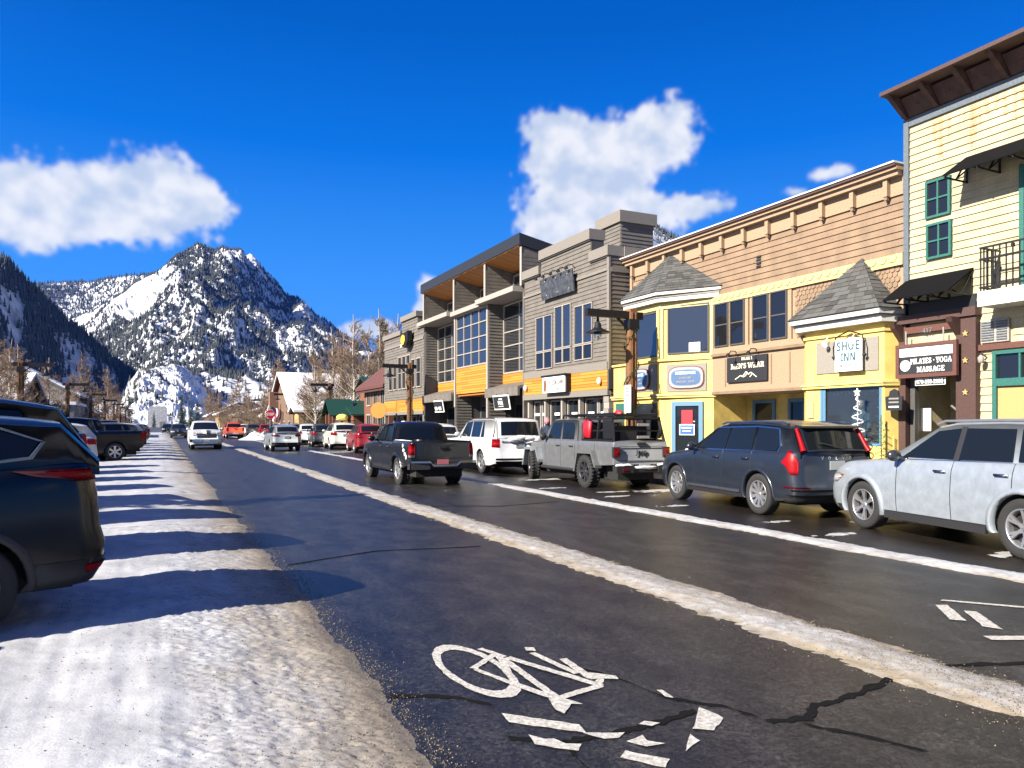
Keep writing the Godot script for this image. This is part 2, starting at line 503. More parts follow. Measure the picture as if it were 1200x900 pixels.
func build_ground():
	struct("ground", sheet(-5000.0, 5000.0, -900.0, 8000.0, -0.06), M.ground)
	struct("road", sheet(-7.6, 12.8, -40.0, 420.0, 0.0), M.road)
	struct("parking_strip", sheet(8.75, 12.795, -40.0, 300.0, 0.004), M.mud)
	# pavement along the shops, with a kerb of real height
	var pv := ST()
	var d := -20.0
	while d < 200.0:
		wbox(pv, 13.0, 30.0 if d < 0 else 18.0, -0.05, 0.15, d, d + 2.985)
		d += 3.0
	struct("pavement", fin(pv), M.concrete)
	var kb := ST()
	d = -20.0
	while d < 200.0:
		wbox(kb, 12.8, 12.995, -0.05, 0.145, d, d + 5.98)
		d += 6.0
	struct("kerb", fin(kb), M.concrete)
	# packed snow of the left parking lane: rough, sandy towards the driving lane
	var n := FastNoiseLite.new()
	n.seed = 3; n.frequency = 1.0; n.fractal_octaves = 4; n.fractal_gain = 0.6
	var m := FastNoiseLite.new()
	m.seed = 8; m.frequency = 1.0; m.fractal_octaves = 5; m.fractal_gain = 0.75
	var white := Color(0.56, 0.575, 0.60)
	var sand := Color(0.36, 0.30, 0.215)
	var lane := func(X: float, dd: float) -> Array:
		var edge := 1.27 + 0.13 * n.get_noise_1d(dd * 0.32) + 0.05 * n.get_noise_1d(dd * 2.1 + 30) + 0.03 * m.get_noise_2d(X * 9.0, dd * 9.0) + 0.25 * smooth(30, 90, dd)
		var e := edge - X
		var y := 0.085 * smooth(-0.02, 1.3, e) + 0.018 * smooth(0.0, 0.12, e) - 0.02 * smooth(0.02, -0.08, e)
		var rough := smooth(0.0, 0.2, e) * (1.0 - 0.9 * smooth(1.0, 1.45, e + 0.35 * n.get_noise_2d(X * 1.1, dd * 0.4)))
		y += rough * (0.014 * m.get_noise_2d(X * 6.0, dd * 6.0) + 0.017 * m.get_noise_2d(X * 15.0, dd * 15.0 + 60))
		y += smooth(0.1, 0.5, e) * 0.012 * n.get_noise_2d(X * 2.4, dd * 0.16)                      # wheel ruts along the street
		y += smooth(0.1, 0.4, e) * 0.02 * n.get_noise_2d(X * 0.9 + 17.0, dd * 0.9)
		var g := m.get_noise_2d(X * 10.0 + 40, dd * 10.0)
		var s := clampf(1.0 - smooth(0.1, 1.25, e + 0.5 * n.get_noise_2d(X * 1.6, dd * 0.5)) + g * 0.5 * smooth(2.2, 0.4, e), 0.0, 1.0)
		var c := white.lerp(Color(0.61, 0.625, 0.65), smooth(0.9, 1.6, e)).lerp(sand, s * 0.8)
		c = c.lerp(Color(0.16, 0.13, 0.10), clampf((g - 0.36) * 2.6, 0.0, 0.8) * smooth(2.4, 0.6, e))
		c = c.lerp(Color(0.20, 0.165, 0.12), 0.8 * smooth(0.38, 0.08, e + 0.16 * g))
		return [W(X, y, dd), c]
	var near := func(i, j) -> Array: return lane.call(-2.6 + i * 0.021, 3.0 + j * 0.021)
	struct("snow_lane", grid_mesh(196, 218, near), M.snow)
	var second := func(i, j) -> Array: return lane.call(-3.4 + i * 0.034, 7.55 + j * 0.042)
	struct("snow_lane", grid_mesh(146, 129, second), M.snow)
	var edge_strip := func(i, j) -> Array: return lane.call(-3.4 + i * 0.08, 2.4 + j * 0.05) if i < 11 else lane.call(-2.6, 2.4 + j * 0.05)
	struct("snow_lane", grid_mesh(12, 105, edge_strip), M.snow)
	var far := func(i, j) -> Array: return lane.call(-3.4 + i * 0.115, 12.95 + 0.2 * j + 0.00355 * j * j)
	struct("snow_lane", grid_mesh(44, 180, far), M.snow)
	var behind := func(i, j) -> Array: return lane.call(-3.4 + i * 0.115, -18.0 + j * 0.25)
	struct("snow_lane", grid_mesh(44, 85, behind), M.snow)
	var side := func(i, j) -> Array:
		var X = -40.0 + i * 0.916
		var dd = -18.0 + j * 1.2
		var yy := 0.10 + 0.03 * n.get_noise_2d(X * 0.5, dd * 0.5) + 0.14 * smooth(-5.2, -6.4, X)
		return [W(X, yy - (0.02 if i == 40 else 0.0), dd), white]
	struct("snow_field", grid_mesh(41, 150, side), M.snow)
	# ridges of sanded snow on the centre line and along the parked cars
	var berm := func(x0: float, wd: float, hh: float, sd: float, tint: float) -> Array:
		return [x0, wd, hh, sd, tint]
	for b in [berm.call(4.72, 0.34, 0.046, 0.0, 0.52), berm.call(8.56, 0.26, 0.042, 77.0, 0.12)]:
		var strip := func(X: float, dd: float) -> Array:
			var x: float = (X - b[0] - 0.05 * n.get_noise_1d(dd * 0.25 + b[3]) - (0.004 * maxf(0.0, dd - 14.0))) / b[1]
			x += 0.30 * n.get_noise_2d(X * 3.0 + b[3], dd * 1.3) + 0.25 * m.get_noise_2d(X * 5.0, dd * 5.0 + b[3])
			var patch := smooth(9.0, 24.0, dd)
			var gap: float = lerpf(0.0, 0.75, patch) * clampf(n.get_noise_2d(dd * 0.16, b[3]) * 1.6 + 0.45, 0.0, 1.0)
			var y: float = b[2] * (1.0 - smooth(0.25, 1.12, absf(x))) * (1.0 - gap) - 0.006
			y += (0.016 * m.get_noise_2d(X * 9.0, dd * 9.0 + b[3]) + 0.012 * n.get_noise_2d(X * 3.0, dd * 0.6 + b[3])) * smooth(1.5, 0.5, absf(x))
			y -= 0.02 * smooth(1.1, 1.3, absf(x))
			var g := m.get_noise_2d(X * 7.0, dd * 7.0 + 9.0 + b[3])
			var s: float = clampf(b[4] + 0.5 * n.get_noise_2d(X * 5.0, dd * 0.5) + 0.6 * g + 0.6 * smooth(0.4, 1.0, absf(x)), 0.0, 1.0)
			return [W(X, y, dd), white.lerp(sand, s).lerp(Color(0.14, 0.11, 0.08), clampf((g - 0.4) * 1.8, 0, 0.7))]
		var a := func(i, j) -> Array: return strip.call(b[0] - 0.62 + i * 0.03, 1.6 + j * 0.045)
		var o := mi(self, "snow_ridge", grid_mesh(43, 300, a), M.snow)
		o.set_meta("kind", "structure")
		var c := func(i, j) -> Array: return strip.call(b[0] - 0.62 + i * 0.06, 15.0 + 0.14 * j + 0.0012 * j * j)
		struct("snow_ridge", grid_mesh(25, 230, c), M.snow)
	# leftover snow patches on the parking strip
	var spots := [[10.0, 5.9, 0.5, 0.16], [9.4, 8.1, 0.5, 0.12], [9.7, 9.6, 0.35, 0.1], [11.4, 8.7, 0.8, 0.35], [9.6, 12.4, 0.4, 0.12], [9.7, 14.6, 0.5, 0.13], [10.3, 15.6, 0.5, 0.14], [11.6, 15.4, 0.9, 0.4], [9.4, 17.2, 0.4, 0.12], [11.2, 20.0, 1.4, 0.3], [9.6, 21.8, 0.5, 0.2], [10.0, 27.5, 1.2, 0.4], [9.6, 33.0, 1.0, 0.5], [11.0, 36.0, 1.4, 0.5], [9.8, 45.0, 1.5, 0.6], [12.4, 12.0, 0.35, 1.6], [12.45, 18.5, 0.3, 2.2], [12.4, 26.0, 0.3, 2.4]]
	for s in spots:
		var pm := func(i, j) -> Array:
			var u = i / 20.0 * 2.0 - 1.0
			var v = j / 20.0 * 2.0 - 1.0
			var r := sqrt(u * u + v * v)
			var X: float = s[0] + u * s[2]
			var dd: float = s[1] + v * s[3]
			var q := n.get_noise_2d(X * 3.5, dd * 3.5) * 1.1 + m.get_noise_2d(X * 9.0, dd * 9.0) * 0.35
			return [W(X, 0.004 + 0.022 * clampf(0.75 - r + q, -0.4, 0.6) + 0.003 * m.get_noise_2d(X * 14.0, dd * 14.0), dd), white.lerp(sand, 0.25 + 0.3 * m.get_noise_2d(X * 6.0, dd * 6.0))]
		var so := struct("snow_patch", grid_mesh(21, 21, pm), M.snow)
		so.set_meta("label", "thin leftover snow lying on the brown parking strip")
	road_paint()
	# tar-filled cracks
	for line in [[[2.55, 4.62], [2.75, 4.2], [2.86, 3.7], [3.07, 3.46], [3.15, 3.18], [3.37, 3.11], [3.58, 3.24], [3.82, 3.24], [4.18, 3.31], [4.45, 3.37]], [[1.3, 4.5], [1.6, 4.35], [1.85, 4.05]], [[1.7, 3.62], [1.95, 3.45], [2.2, 3.42], [2.45, 3.42], [2.7, 3.45], [2.9, 3.5]], [[4.95, 3.4], [5.6, 3.15], [6.4, 3.2]], [[3.3, 3.05], [3.5, 2.75], [3.6, 2.5]], [[1.95, 3.45], [1.9, 3.1], [2.05, 2.8]], [[5.1, 14.5], [6.4, 13.9], [8.2, 14.2]], [[1.4, 9.2], [2.6, 9.7], [4.3, 9.4]]]:
		var st := ST()
		var pts := []
		for k in line.size() - 1:
			for q in 6:
				var t := q / 6.0
				var X: float = lerpf(line[k][0], line[k + 1][0], t) + 0.03 * n.get_noise_2d(k * 3.0 + t * 3.0, line[0][0])
				var dd: float = lerpf(line[k][1], line[k + 1][1], t) + 0.03 * n.get_noise_2d(k * 3.0 + t * 3.0, line[0][1] + 9.0)
				pts.append([X, dd, 0.03 + 0.025 * n.get_noise_2d(k * 5.0 + t * 6.0, 4.0 + line[0][0])])
		for k in pts.size() - 1:
			var p = pts[k]
			var q = pts[k + 1]
			quad(st, W(p[0], 0.004, p[1] - p[2]), W(q[0], 0.004, q[1] - q[2]), W(q[0], 0.004, q[1] + q[2]), W(p[0], 0.004, p[1] + p[2]))
		struct("crack_sealing", fin(st), M.tar)
	# loose road sand along the snow edge and the centre ridge
	var stone := ST()
	for f in [[0, 1, 2], [0, 2, 3], [0, 3, 1], [4, 2, 1], [4, 3, 2], [4, 1, 3]]:
		var v := [Vector3(0, 0.6, 0), Vector3(0.6, 0, 0.1), Vector3(-0.4, 0.05, 0.55), Vector3(-0.35, 0, -0.5), Vector3(0, -0.4, 0)]
		tri(stone, v[f[0]], v[f[1]], v[f[2]])
	var pebble := fin(stone)
	for q in 2:
		var mm := MultiMesh.new()
		mm.transform_format = MultiMesh.TRANSFORM_3D
		mm.mesh = pebble
		mm.instance_count = 9000
		for k in 9000:
			var dd := 2.4 + 14.0 * pow(rng.randf(), 1.7)
			var X := 0.0
			var y := 0.006
			if k % 3 > 0:
				var e := absf(rng.randfn(0.0, 0.09)) * (1.0 if rng.randf() < 0.3 else -rng.randf_range(2.0, 16.0))
				X = 1.27 + 0.13 * n.get_noise_1d(dd * 0.32) + e
				y = lane.call(X, dd)[0].y + 0.004 if e < 0 else 0.004
			else:
				X = 4.72 + rng.randfn(0.0, 0.22)
				y = 0.046 * (1.0 - smooth(0.08, 0.38, absf(X - 4.72))) + 0.004
			mm.set_instance_transform(k, Transform3D(Basis(UP, rng.randf() * TAU).rotated(Vector3.RIGHT, rng.randf() * 3.0).scaled(Vector3.ONE * rng.randf_range(0.003, 0.009)), W(X, maxf(y, 0.004), dd)))
		var o := MultiMeshInstance3D.new()
		o.name = ["pale_grit", "dark_grit"][q]
		o.multimesh = mm
		o.material_override = [M.grit_tan, M.grit_dark][q]
		add_child(o)
		o.set_meta("kind", "stuff")
		tag(o, ["pale loose sand grains along the edge of the packed snow", "dark loose grit grains along the edge of the packed snow"][q], "grit")

func flat_paint(parent, called: String, pts: Array, y := 0.008):
	var st := ST()
	var nn := FastNoiseLite.new()
	nn.seed = 12; nn.frequency = 1.0
	var poly := []
	for k in pts.size():   # worn, slightly ragged edges
		var a := Vector2(pts[k][0], pts[k][1])
		var b := Vector2(pts[(k + 1) % pts.size()][0], pts[(k + 1) % pts.size()][1])
		var c := maxi(1, int(a.distance_to(b) / 0.045))
		for i in c:
			var p := a.lerp(b, float(i) / c)
			poly.append(p + Vector2(nn.get_noise_2d(p.x * 31.0, p.y * 31.0), nn.get_noise_2d(p.x * 31.0 + 70, p.y * 31.0)) * 0.011)
	var ix := Geometry2D.triangulate_polygon(PackedVector2Array(poly))
	for i in range(0, ix.size(), 3):
		for k in 3:
			st.add_vertex(W(poly[ix[i + k]].x, y, poly[ix[i + k]].y))
	return mi(parent, called, fin(st), M.marking)

func stroke(a, b, w) -> Array:
	var p := Vector2(a[0], a[1])
	var q := Vector2(b[0], b[1])
	var s = (q - p).normalized().orthogonal() * w / 2.0
	return [[p.x + s.x, p.y + s.y], [q.x + s.x, q.y + s.y], [q.x - s.x, q.y - s.y], [p.x - s.x, p.y - s.y]]

func road_paint():
	var o := Node3D.new()
	o.name = "bicycle_marking"
	add_child(o)
	tag(o, "worn white bicycle symbol painted on the near driving lane", "road marking")
	for k in 24:   # front wheel, an ellipse stretched along the street
		var a0 := TAU * k / 24.0
		var a1 := TAU * (k + 1.05) / 24.0
		var q := func(a, r) -> Array: return [1.966 + cos(a) * 0.212 * r, 4.745 + sin(a) * 0.585 * r]
		flat_paint(o, "wheel_segment", [q.call(a0, 1.03), q.call(a1, 1.03), q.call(a1, 0.80), q.call(a0, 0.80)], 0.0045 + 0.0005 * (k % 2))
	for s in [[[1.96, 4.74], [2.24, 4.98], 0.055], [[2.18, 5.14], [2.27, 4.88], 0.05], [[2.24, 4.92], [2.10, 4.36], 0.05], [[1.97, 4.72], [2.09, 4.34], 0.045], [[2.28, 4.86], [2.585, 4.07], 0.06], [[2.24, 4.86], [2.22, 4.0], 0.055], [[2.08, 4.36], [2.21, 4.02], 0.055], [[2.22, 4.0], [2.585, 4.08], 0.06], [[2.49, 4.88], [2.56, 4.34], 0.05], [[2.63, 4.66], [2.60, 4.22], 0.06], [[2.57, 4.1], [2.66, 4.19], 0.05]]:
		flat_paint(o, "frame_stroke", stroke(s[0], s[1], s[2]), 0.0056 + 0.00004 * o.get_child_count())
	flat_paint(o, "frame_stroke", [[2.17, 4.02], [2.26, 3.98], [2.31, 3.85], [2.25, 3.88], [2.14, 3.77], [2.12, 3.84]], 0.0078)
	flat_paint(o, "frame_stroke", [[2.62, 4.34], [2.70, 4.27], [2.77, 4.18], [2.75, 4.12], [2.66, 4.18], [2.58, 4.2]], 0.0082)
	flat_paint(o, "handlebar_mark", [[2.50, 5.02], [2.56, 4.98], [2.54, 4.90], [2.47, 4.94]], 0.0082)
	var r := Node3D.new()
	r.name = "worn_arrow_marking"
	add_child(r)
	tag(r, "worn broken white arrow bars painted in front of the bicycle symbol", "road marking")
	for p in [[[1.81, 3.94], [1.79, 3.80], [2.11, 3.49], [2.14, 3.6]], [[2.10, 3.5], [2.12, 3.45], [2.16, 3.38], [2.24, 3.36], [2.31, 3.4], [2.2, 3.45]], [[1.82, 3.60], [1.80, 3.48], [1.87, 3.4], [1.96, 3.31], [2.02, 3.38], [1.95, 3.42], [1.92, 3.5], [1.87, 3.52]], [[2.25, 3.30], [2.38, 3.33], [2.36, 3.26], [2.42, 3.19], [2.31, 3.20]], [[2.11, 3.16], [2.18, 3.21], [2.33, 3.03], [2.25, 2.97]], [[2.92, 3.51], [2.94, 3.32], [2.77, 3.21], [2.68, 3.28]], [[2.46, 3.07], [2.62, 3.23], [2.61, 3.14]], [[2.44, 3.46], [2.5, 3.49], [2.56, 3.42], [2.5, 3.41]], [[2.86, 3.86], [2.9, 3.84], [2.88, 3.7], [2.84, 3.74]]]:
		flat_paint(r, "bar", p, 0.0055)
	var t := Node3D.new()
	t.name = "far_lane_marking"
	add_child(t)
	tag(t, "white painted bars and line on the far driving lane at right edge", "road marking")
	for p in [[[6.57, 4.55], [6.67, 4.5], [6.28, 4.06], [6.19, 4.15]], [[6.60, 4.3], [6.67, 4.22], [6.28, 3.76], [6.23, 3.89]], [[6.77, 4.64], [6.83, 4.66], [8.1, 3.16], [7.98, 3.14]], [[5.95, 3.72], [6.3, 3.55], [6.25, 3.45], [5.9, 3.62]]]:
		flat_paint(t, "bar", p, 0.0055)

# ================================================================ mountains
func tree_multi(called: String, spots: Array, label: String):
	var st := ST()
	for k in 3:
		var y0 := 0.08 + 0.27 * k
		var r := 0.19 - 0.052 * k
		for q in 6:
			var a := TAU * q / 6.0 + k
			var b := TAU * (q + 1) / 6.0 + k
			tri(st, Vector3(cos(a) * r, y0, sin(a) * r), Vector3(0, y0 + 0.40, 0), Vector3(cos(b) * r, y0, sin(b) * r))
	var mm := MultiMesh.new()
	mm.transform_format = MultiMesh.TRANSFORM_3D
	mm.mesh = fin(st)
	mm.instance_count = spots.size()
	for i in spots.size():
		var s = spots[i]
		mm.set_instance_transform(i, Transform3D(Basis(UP, rng.randf() * TAU).scaled(Vector3(s[1] * s[2], s[1], s[1] * s[2])), s[0]))
	var o := MultiMeshInstance3D.new()
	o.name = called
	o.multimesh = mm
	o.material_override = M.spruce_far
	add_child(o)
	o.set_meta("kind", "stuff")
	tag(o, label, "forest")

func sight(px: float) -> Vector3:   # level unit direction towards a column of the picture
	var a := atan((px - 600.0) / FPX) + atan(413.0 / FPX)
	return Vector3(sin(a), 0, -cos(a))

func crest(a: Array, x: float) -> float:
	for i in a.size() - 1:
		if x <= a[i + 1][0]:
			return lerpf(a[i][1], a[i + 1][1], clampf((x - a[i][0]) / (a[i + 1][0] - a[i][0]), 0, 1))
	return a[-1][1]

func build_mountains():
	var rg := FastNoiseLite.new()
	rg.seed = 21; rg.frequency = 1.0 / 620.0; rg.fractal_type = FastNoiseLite.FRACTAL_RIDGED; rg.fractal_octaves = 5; rg.fractal_gain = 0.5
	var fb := FastNoiseLite.new()
	fb.seed = 5; fb.frequency = 1.0 / 90.0; fb.fractal_octaves = 5; fb.fractal_gain = 0.6
	var wide := FastNoiseLite.new()
	wide.seed = 31; wide.frequency = 1.0 / 380.0; wide.fractal_octaves = 4
	var snowc := Color(0.80, 0.82, 0.86)
	var rock := Color(0.17, 0.155, 0.145)
	# each: name, label, crest heights of the skyline, near distance, crest distance, relief, trees, tree size
	var ranges := [
		["mountain", [[-150, 380], [-40, 350], [30, 336], [60, 330], [100, 329], [130, 325], [150, 321], [172, 321], [200, 330], [260, 350], [330, 380]], 3000.0, 4300.0, 0.05, 16000, 18.0, 0.0],
		["mountain", [[20, 440], [60, 400], [90, 376], [120, 357], [150, 341], [175, 323], [190, 312], [205, 299], [220, 294], [237, 288], [250, 295], [264, 296], [285, 301], [300, 307], [318, 322], [335, 345], [350, 348], [365, 363], [385, 382], [400, 394], [420, 404], [450, 420], [500, 438], [560, 450]], 1150.0, 2700.0, 0.15, 56000, 11.0, 1.0],
		["knoll", [[128, 500], [140, 470], [150, 440], [162, 428], [185, 424], [206, 420], [222, 427], [236, 444], [246, 462], [262, 480], [280, 500]], 560.0, 860.0, 0.10, 420, 6.5, 0.0],
		["mountain", [[380, 470], [430, 445], [500, 425], [600, 385], [690, 330], [735, 272], [765, 261], [790, 274], [812, 286], [860, 300], [950, 310], [1100, 320], [1300, 330], [1500, 400]], 600.0, 1500.0, 0.10, 9000, 13.0, 0.4]]
	for q in ranges.size():
		var R = ranges[q]
		var p0: float = R[1][0][0]
		var p1: float = R[1][-1][0]
		var nx := 300
		var nz := 110
		var at := func(u: float, v: float) -> Vector3:
			var px := lerpf(p0, p1, u)
			var dir := sight(px)
			var side := dir.dot(sight(600.0))
			var far: float = R[3] * (1.0 + 0.10 * sin(px * 0.021 + q))
			var r: float = lerpf(R[2], far, v)
			var H: float = 1.7 + (497.0 - crest(R[1], px)) / FPX * far * side
			var f := pow(clampf(v, 0.0, 1.0), 1.25) if v <= 1.0 else 1.0 - (v - 1.0) * 2.4
			var P := dir * r
			var env := pow(clampf(v, 0, 1), 0.8) * pow(clampf(1.0 - v, 0, 1), 0.55) * 2.0
			var y = H * f + (rg.get_noise_2d(P.x, P.z) - 0.15) * H * R[4] * env * 2.0
			y += fb.get_noise_2d(P.x * 1.5, P.z * 1.5) * 15.0 * smooth(0.0, 0.2, v) * (0.3 + env)
			return Vector3(P.x, y - 6.0, P.z)
		var bare := func(P: Vector3, v: float) -> float:   # 0 thick forest .. 1 open snow
			var k := 0.30 + 0.75 * wide.get_noise_2d(P.x, P.z + P.y) + 0.5 * fb.get_noise_2d(P.x, P.z)
			if q == 1:
				k += 0.70 * smooth(0.62, 0.90, v) - 0.26 * smooth(0.42, 0.28, v) * smooth(0.1, 0.2, v)
				var ang := atan2(P.x, -P.z)
				k += 1.1 * smooth(0.13, 0.05, v) * smooth(-0.07, -0.03, ang) * smooth(0.085, 0.05, ang)
				k += 0.12 * smooth(0.05, -0.03, ang) * smooth(0.25, 0.5, v)
			elif q == 2:
				k += 0.45
			elif q == 0:
				k += 0.05
			else:
				k += 0.15
			return clampf(k, 0.0, 1.0)
		var gm := func(i, j) -> Array:
			var v = j / float(nz - 1) * 1.25
			var P: Vector3 = at.call(i / float(nx - 1), v)
			var rk := smooth(0.15, 0.5, fb.get_noise_2d(P.x * 2.2 + 900, P.z * 2.2 + P.y * 1.5)) * 0.75
			return [P, snowc.lerp(rock, rk)]
		struct(R[0], grid_mesh(nx, nz, gm), M.far)
		var spots := []
		var tries := 0
		while spots.size() < R[5] and tries < R[5] * 4:
			tries += 1
			var u := rng.randf()
			var v := sqrt(rng.randf_range(0.0, 1.06))
			var P: Vector3 = at.call(u, v)
			if rng.randf() < 1.0 - bare.call(P, v):
				spots.append([P - Vector3(0, 1.0, 0), R[6] * rng.randf_range(0.55, 1.25), rng.randf_range(0.9, 1.5)])
		tree_multi(["back_ridge_forest", "mountain_forest", "knoll_forest", "side_ridge_forest"][q], spots, ["grey wooded back ridge left of the snowy peak", "dark conifer forest spread over the snowy main peak", "scattered small conifers on the bright snowy knoll", "snowy conifers on the ridge above the grey shop roof"][q])
	# the shaded wooded hillside on the left: it falls steeply towards the street
	var line := [[-260, 440], [-150, 400], [-60, 330], [0, 312], [25, 334], [50, 360], [80, 388], [105, 408], [130, 430], [160, 452], [190, 466], [215, 480], [245, 492]]
	var hill := func(u: float, v: float) -> Vector3:
		var px := lerpf(-260.0, 245.0, u)
		var dir := sight(px)
		var far := lerpf(900.0, 1650.0, clampf((px + 260.0) / 505.0, 0, 1))
		var near := lerpf(420.0, 1500.0, clampf((px + 260.0) / 505.0, 0, 1))
		var H := (497.0 - crest(line, px) + 14.0) / FPX * far * dir.dot(sight(600.0))
		var P := dir * lerpf(near, far, v)
		var f := pow(clampf(v, 0, 1), 0.9) if v <= 1 else 1.0 - (v - 1.0) * 1.2
		return Vector3(P.x, H * f * (1.0 + 0.10 * fb.get_noise_2d(P.x, P.z) * clampf(1.0 - v, 0, 1) * 2.0) - 4.0 + 6.0 * fb.get_noise_2d(P.x * 2.0, P.z * 2.0) * (1.0 - clampf(v, 0, 1)), P.z)
	var hg := func(i, j) -> Array:
		var P: Vector3 = hill.call(i / 159.0, j / 59.0 * 1.4)
		return [P, snowc.lerp(rock, 0.25 + 0.5 * smooth(0.0, 0.4, fb.get_noise_2d(P.x * 3.0, P.z * 3.0)))]
	struct("hillside", grid_mesh(160, 60, hg), M.far)
	var sp := []
	while sp.size() < 13000:
		var u := rng.randf()
		var v := rng.randf_range(0.0, 1.15)
		var P: Vector3 = hill.call(u, v)
		var open := smooth(0.05, 0.4, wide.get_noise_2d(P.x * 2.2, P.z * 2.2 + P.y * 3.0)) * smooth(0.95, 0.7, v)
		if rng.randf() > open * 0.93:
			sp.append([P, rng.randf_range(7.0, 19.0), rng.randf_range(0.7, 1.15)])
	tree_multi("hillside_forest", sp, "dark shaded conifer forest on the steep left hillside")

# ================================================================ building pieces
var WEDGE_Z: ArrayMesh
func siding(p, m: Material, X: float, y0: float, y1: float, d0: float, d1: float, pitch: float, holes := [], called := "board", t := 0.035):
	var rows := int(round((y1 - y0) / pitch))
	pitch = (y1 - y0) / rows
	for r in rows:
		var a := y0 + r * pitch
		var c := a + pitch / 2
		var spans := [[d0, d1]]
		for h in holes:   # h = y0, y1, d0, d1
			if c > h[0] and c < h[1]:
				var nx := []
				for s in spans:
					if h[3] <= s[0] or h[2] >= s[1]:
						nx.append(s)
					else:
						if h[2] > s[0]: nx.append([s[0], h[2]])
						if h[3] < s[1]: nx.append([h[3], s[1]])
				spans = nx
		for s in spans:
			bx(p, called, m, X - t, X, a, a + pitch + 0.004, s[0], s[1], WEDGE)

func siding_z(p, m: Material, d: float, y0: float, y1: float, x0: float, x1: float, pitch: float, called := "board", t := 0.035):   # faces the camera side (+Z)
	if WEDGE_Z == null:
		var st := ST()
		prism(st, [Vector2(0.5, -0.5), Vector2(-0.5, -0.5), Vector2(0.3, 0.5), Vector2(0.5, 0.5)], Vector3(-0.5, 0, 0), Vector3(0, 0, -1), UP, Vector3(1, 0, 0))
		WEDGE_Z = fin(st)
	var rows := int(round((y1 - y0) / pitch))
	pitch = (y1 - y0) / rows
	for r in rows:
		bx(p, called, m, x0, x1, y0 + r * pitch, y0 + (r + 1) * pitch + 0.004, d - t, d, WEDGE_Z)

# a glazed opening: centre in the world, turn -90 faces the street; frame, bars and each pane
func win(p, at: Vector3, turn: float, w: float, h: float, fm: Material, fw := 0.06, nx := 1, ny := 1, gm: Material = null, depth := 0.07, called := "window", bw := 0.035) -> Node3D:
	var o := sub(p, called, at)
	o.rotation.y = deg_to_rad(turn)
	var st := ST()
	for s in [-1, 1]:
		box(st, Vector3(s * (w / 2 - fw / 2), 0, 0), Vector3(fw, h, depth))
		box(st, Vector3(0, s * (h / 2 - fw / 2), 0), Vector3(w - fw * 2, fw, depth - 0.004))
	for i in range(1, nx):
		box(st, Vector3(-w / 2 + w * i / nx, 0, -0.003), Vector3(bw, h - fw * 2, depth - 0.012))
	for j in range(1, ny):
		box(st, Vector3(0, -h / 2 + h * j / ny, -0.003), Vector3(w - fw * 2, bw, depth - 0.018))
	mi(o, "frame", fin(st), fm)
	for i in nx:
		for j in ny:
			var g := mi(o, "pane", CUBE, gm if gm else M.glass, Vector3(-w / 2 + w * (i + 0.5) / nx, -h / 2 + h * (j + 0.5) / ny, -depth * 0.2))
			g.scale = Vector3(w / nx - 0.01, h / ny - 0.01, 0.012)
			g.rotation = Vector3(rng.randf_range(-0.006, 0.006), rng.randf_range(-0.008, 0.008), 0)
	return o

func rb(p, called: String, m: Material, at: Vector3, turn: float, s: Vector3, tilt := 0.0) -> MeshInstance3D:   # a turned box
	var o := mi(p, called, CUBE, m, at - org(p))
	o.rotation = Vector3(deg_to_rad(tilt), deg_to_rad(turn), 0)
	o.scale = s
	return o

func slab(p, called: String, m: Material, plan: Array, y0: float, y1: float) -> MeshInstance3D:   # plan of (x, d)
	var st := ST()
	prism(st, plan, W(0, y0, 0) - org(p), Vector3.RIGHT, Vector3(0, 0, -1), Vector3(0, y1 - y0, 0))
	return mi(p, called, fin(st), m)

func shingled(p, called: String, facets: Array, w := 0.24, hgt := 0.13):   # facets of [eave a, eave b, apex]; rows of loose tabs
	var st := ST()
	var base := org(p)
	for f in facets:
		var a: Vector3 = f[0] - base
		var b: Vector3 = f[1] - base
		var c: Vector3 = f[2] - base
		var n := (b - a).cross(c - a).normalized()
		if n.y < 0: n = -n
		var len := ((a + b) / 2).distance_to(c)
		var rows := int(len / hgt)
		st.set_color(Color(0.5, 0.5, 0.5))
		tri(st, a, b, c)
		for r in rows:
			var t0 := float(r) / rows
			var t1 := minf(1.0, float(r + 1.25) / rows)
			var L0 := a.lerp(c, t0)
			var R0 := b.lerp(c, t0)
			var L1 := a.lerp(c, t1)
			var R1 := b.lerp(c, t1)
			var k := maxi(1, int(L0.distance_to(R0) / w))
			var off := rng.randf() * 0.8
			for i in k + 1:
				var u0 := clampf((i - off) / k, 0, 1)
				var u1 := clampf((i + 1 - off - 0.03) / k, 0, 1)
				if u1 - u0 < 0.01: continue
				var g := rng.randf_range(0.45, 1.25)
				st.set_color(Color(g * rng.randf_range(0.95, 1.08), g, g * 0.97))
				var lift := n * rng.randf_range(0.014, 0.026)
				var v0 := L0.lerp(R0, u0) + lift
				var v1 := L0.lerp(R0, u1) + lift
				var v2 := L1.lerp(R1, u1) + n * 0.004
				var v3 := L1.lerp(R1, u0) + n * 0.004
				quad(st, v0, v1, v2, v3)
				quad(st, v0, v1, v1 - lift, v0 - lift)
	var o := mi(p, called, fin(st), M.slate)
	o.set_meta("kind", "stuff")
	return o

func spot_lamp(p, at: Vector3, turn := -90.0):   # small gooseneck lamp over a sign
	var st := ST(true)
	var b := Basis(UP, deg_to_rad(turn))
	tube(st, [at - org(p), at - org(p) + b * Vector3(0, 0.12, 0.12), at - org(p) + b * Vector3(0, 0.12, 0.28), at - org(p) + b * Vector3(0, 0.02, 0.36)], 0.015, 0.015, 5)
	lathe(st, [Vector2(0.02, 0.05), Vector2(0.05, 0.02), Vector2(0.09, -0.06)], 8, at - org(p) + b * Vector3(0, 0, 0.38))
	mi(p, "spot_lamp", fin(st), M.black_metal)

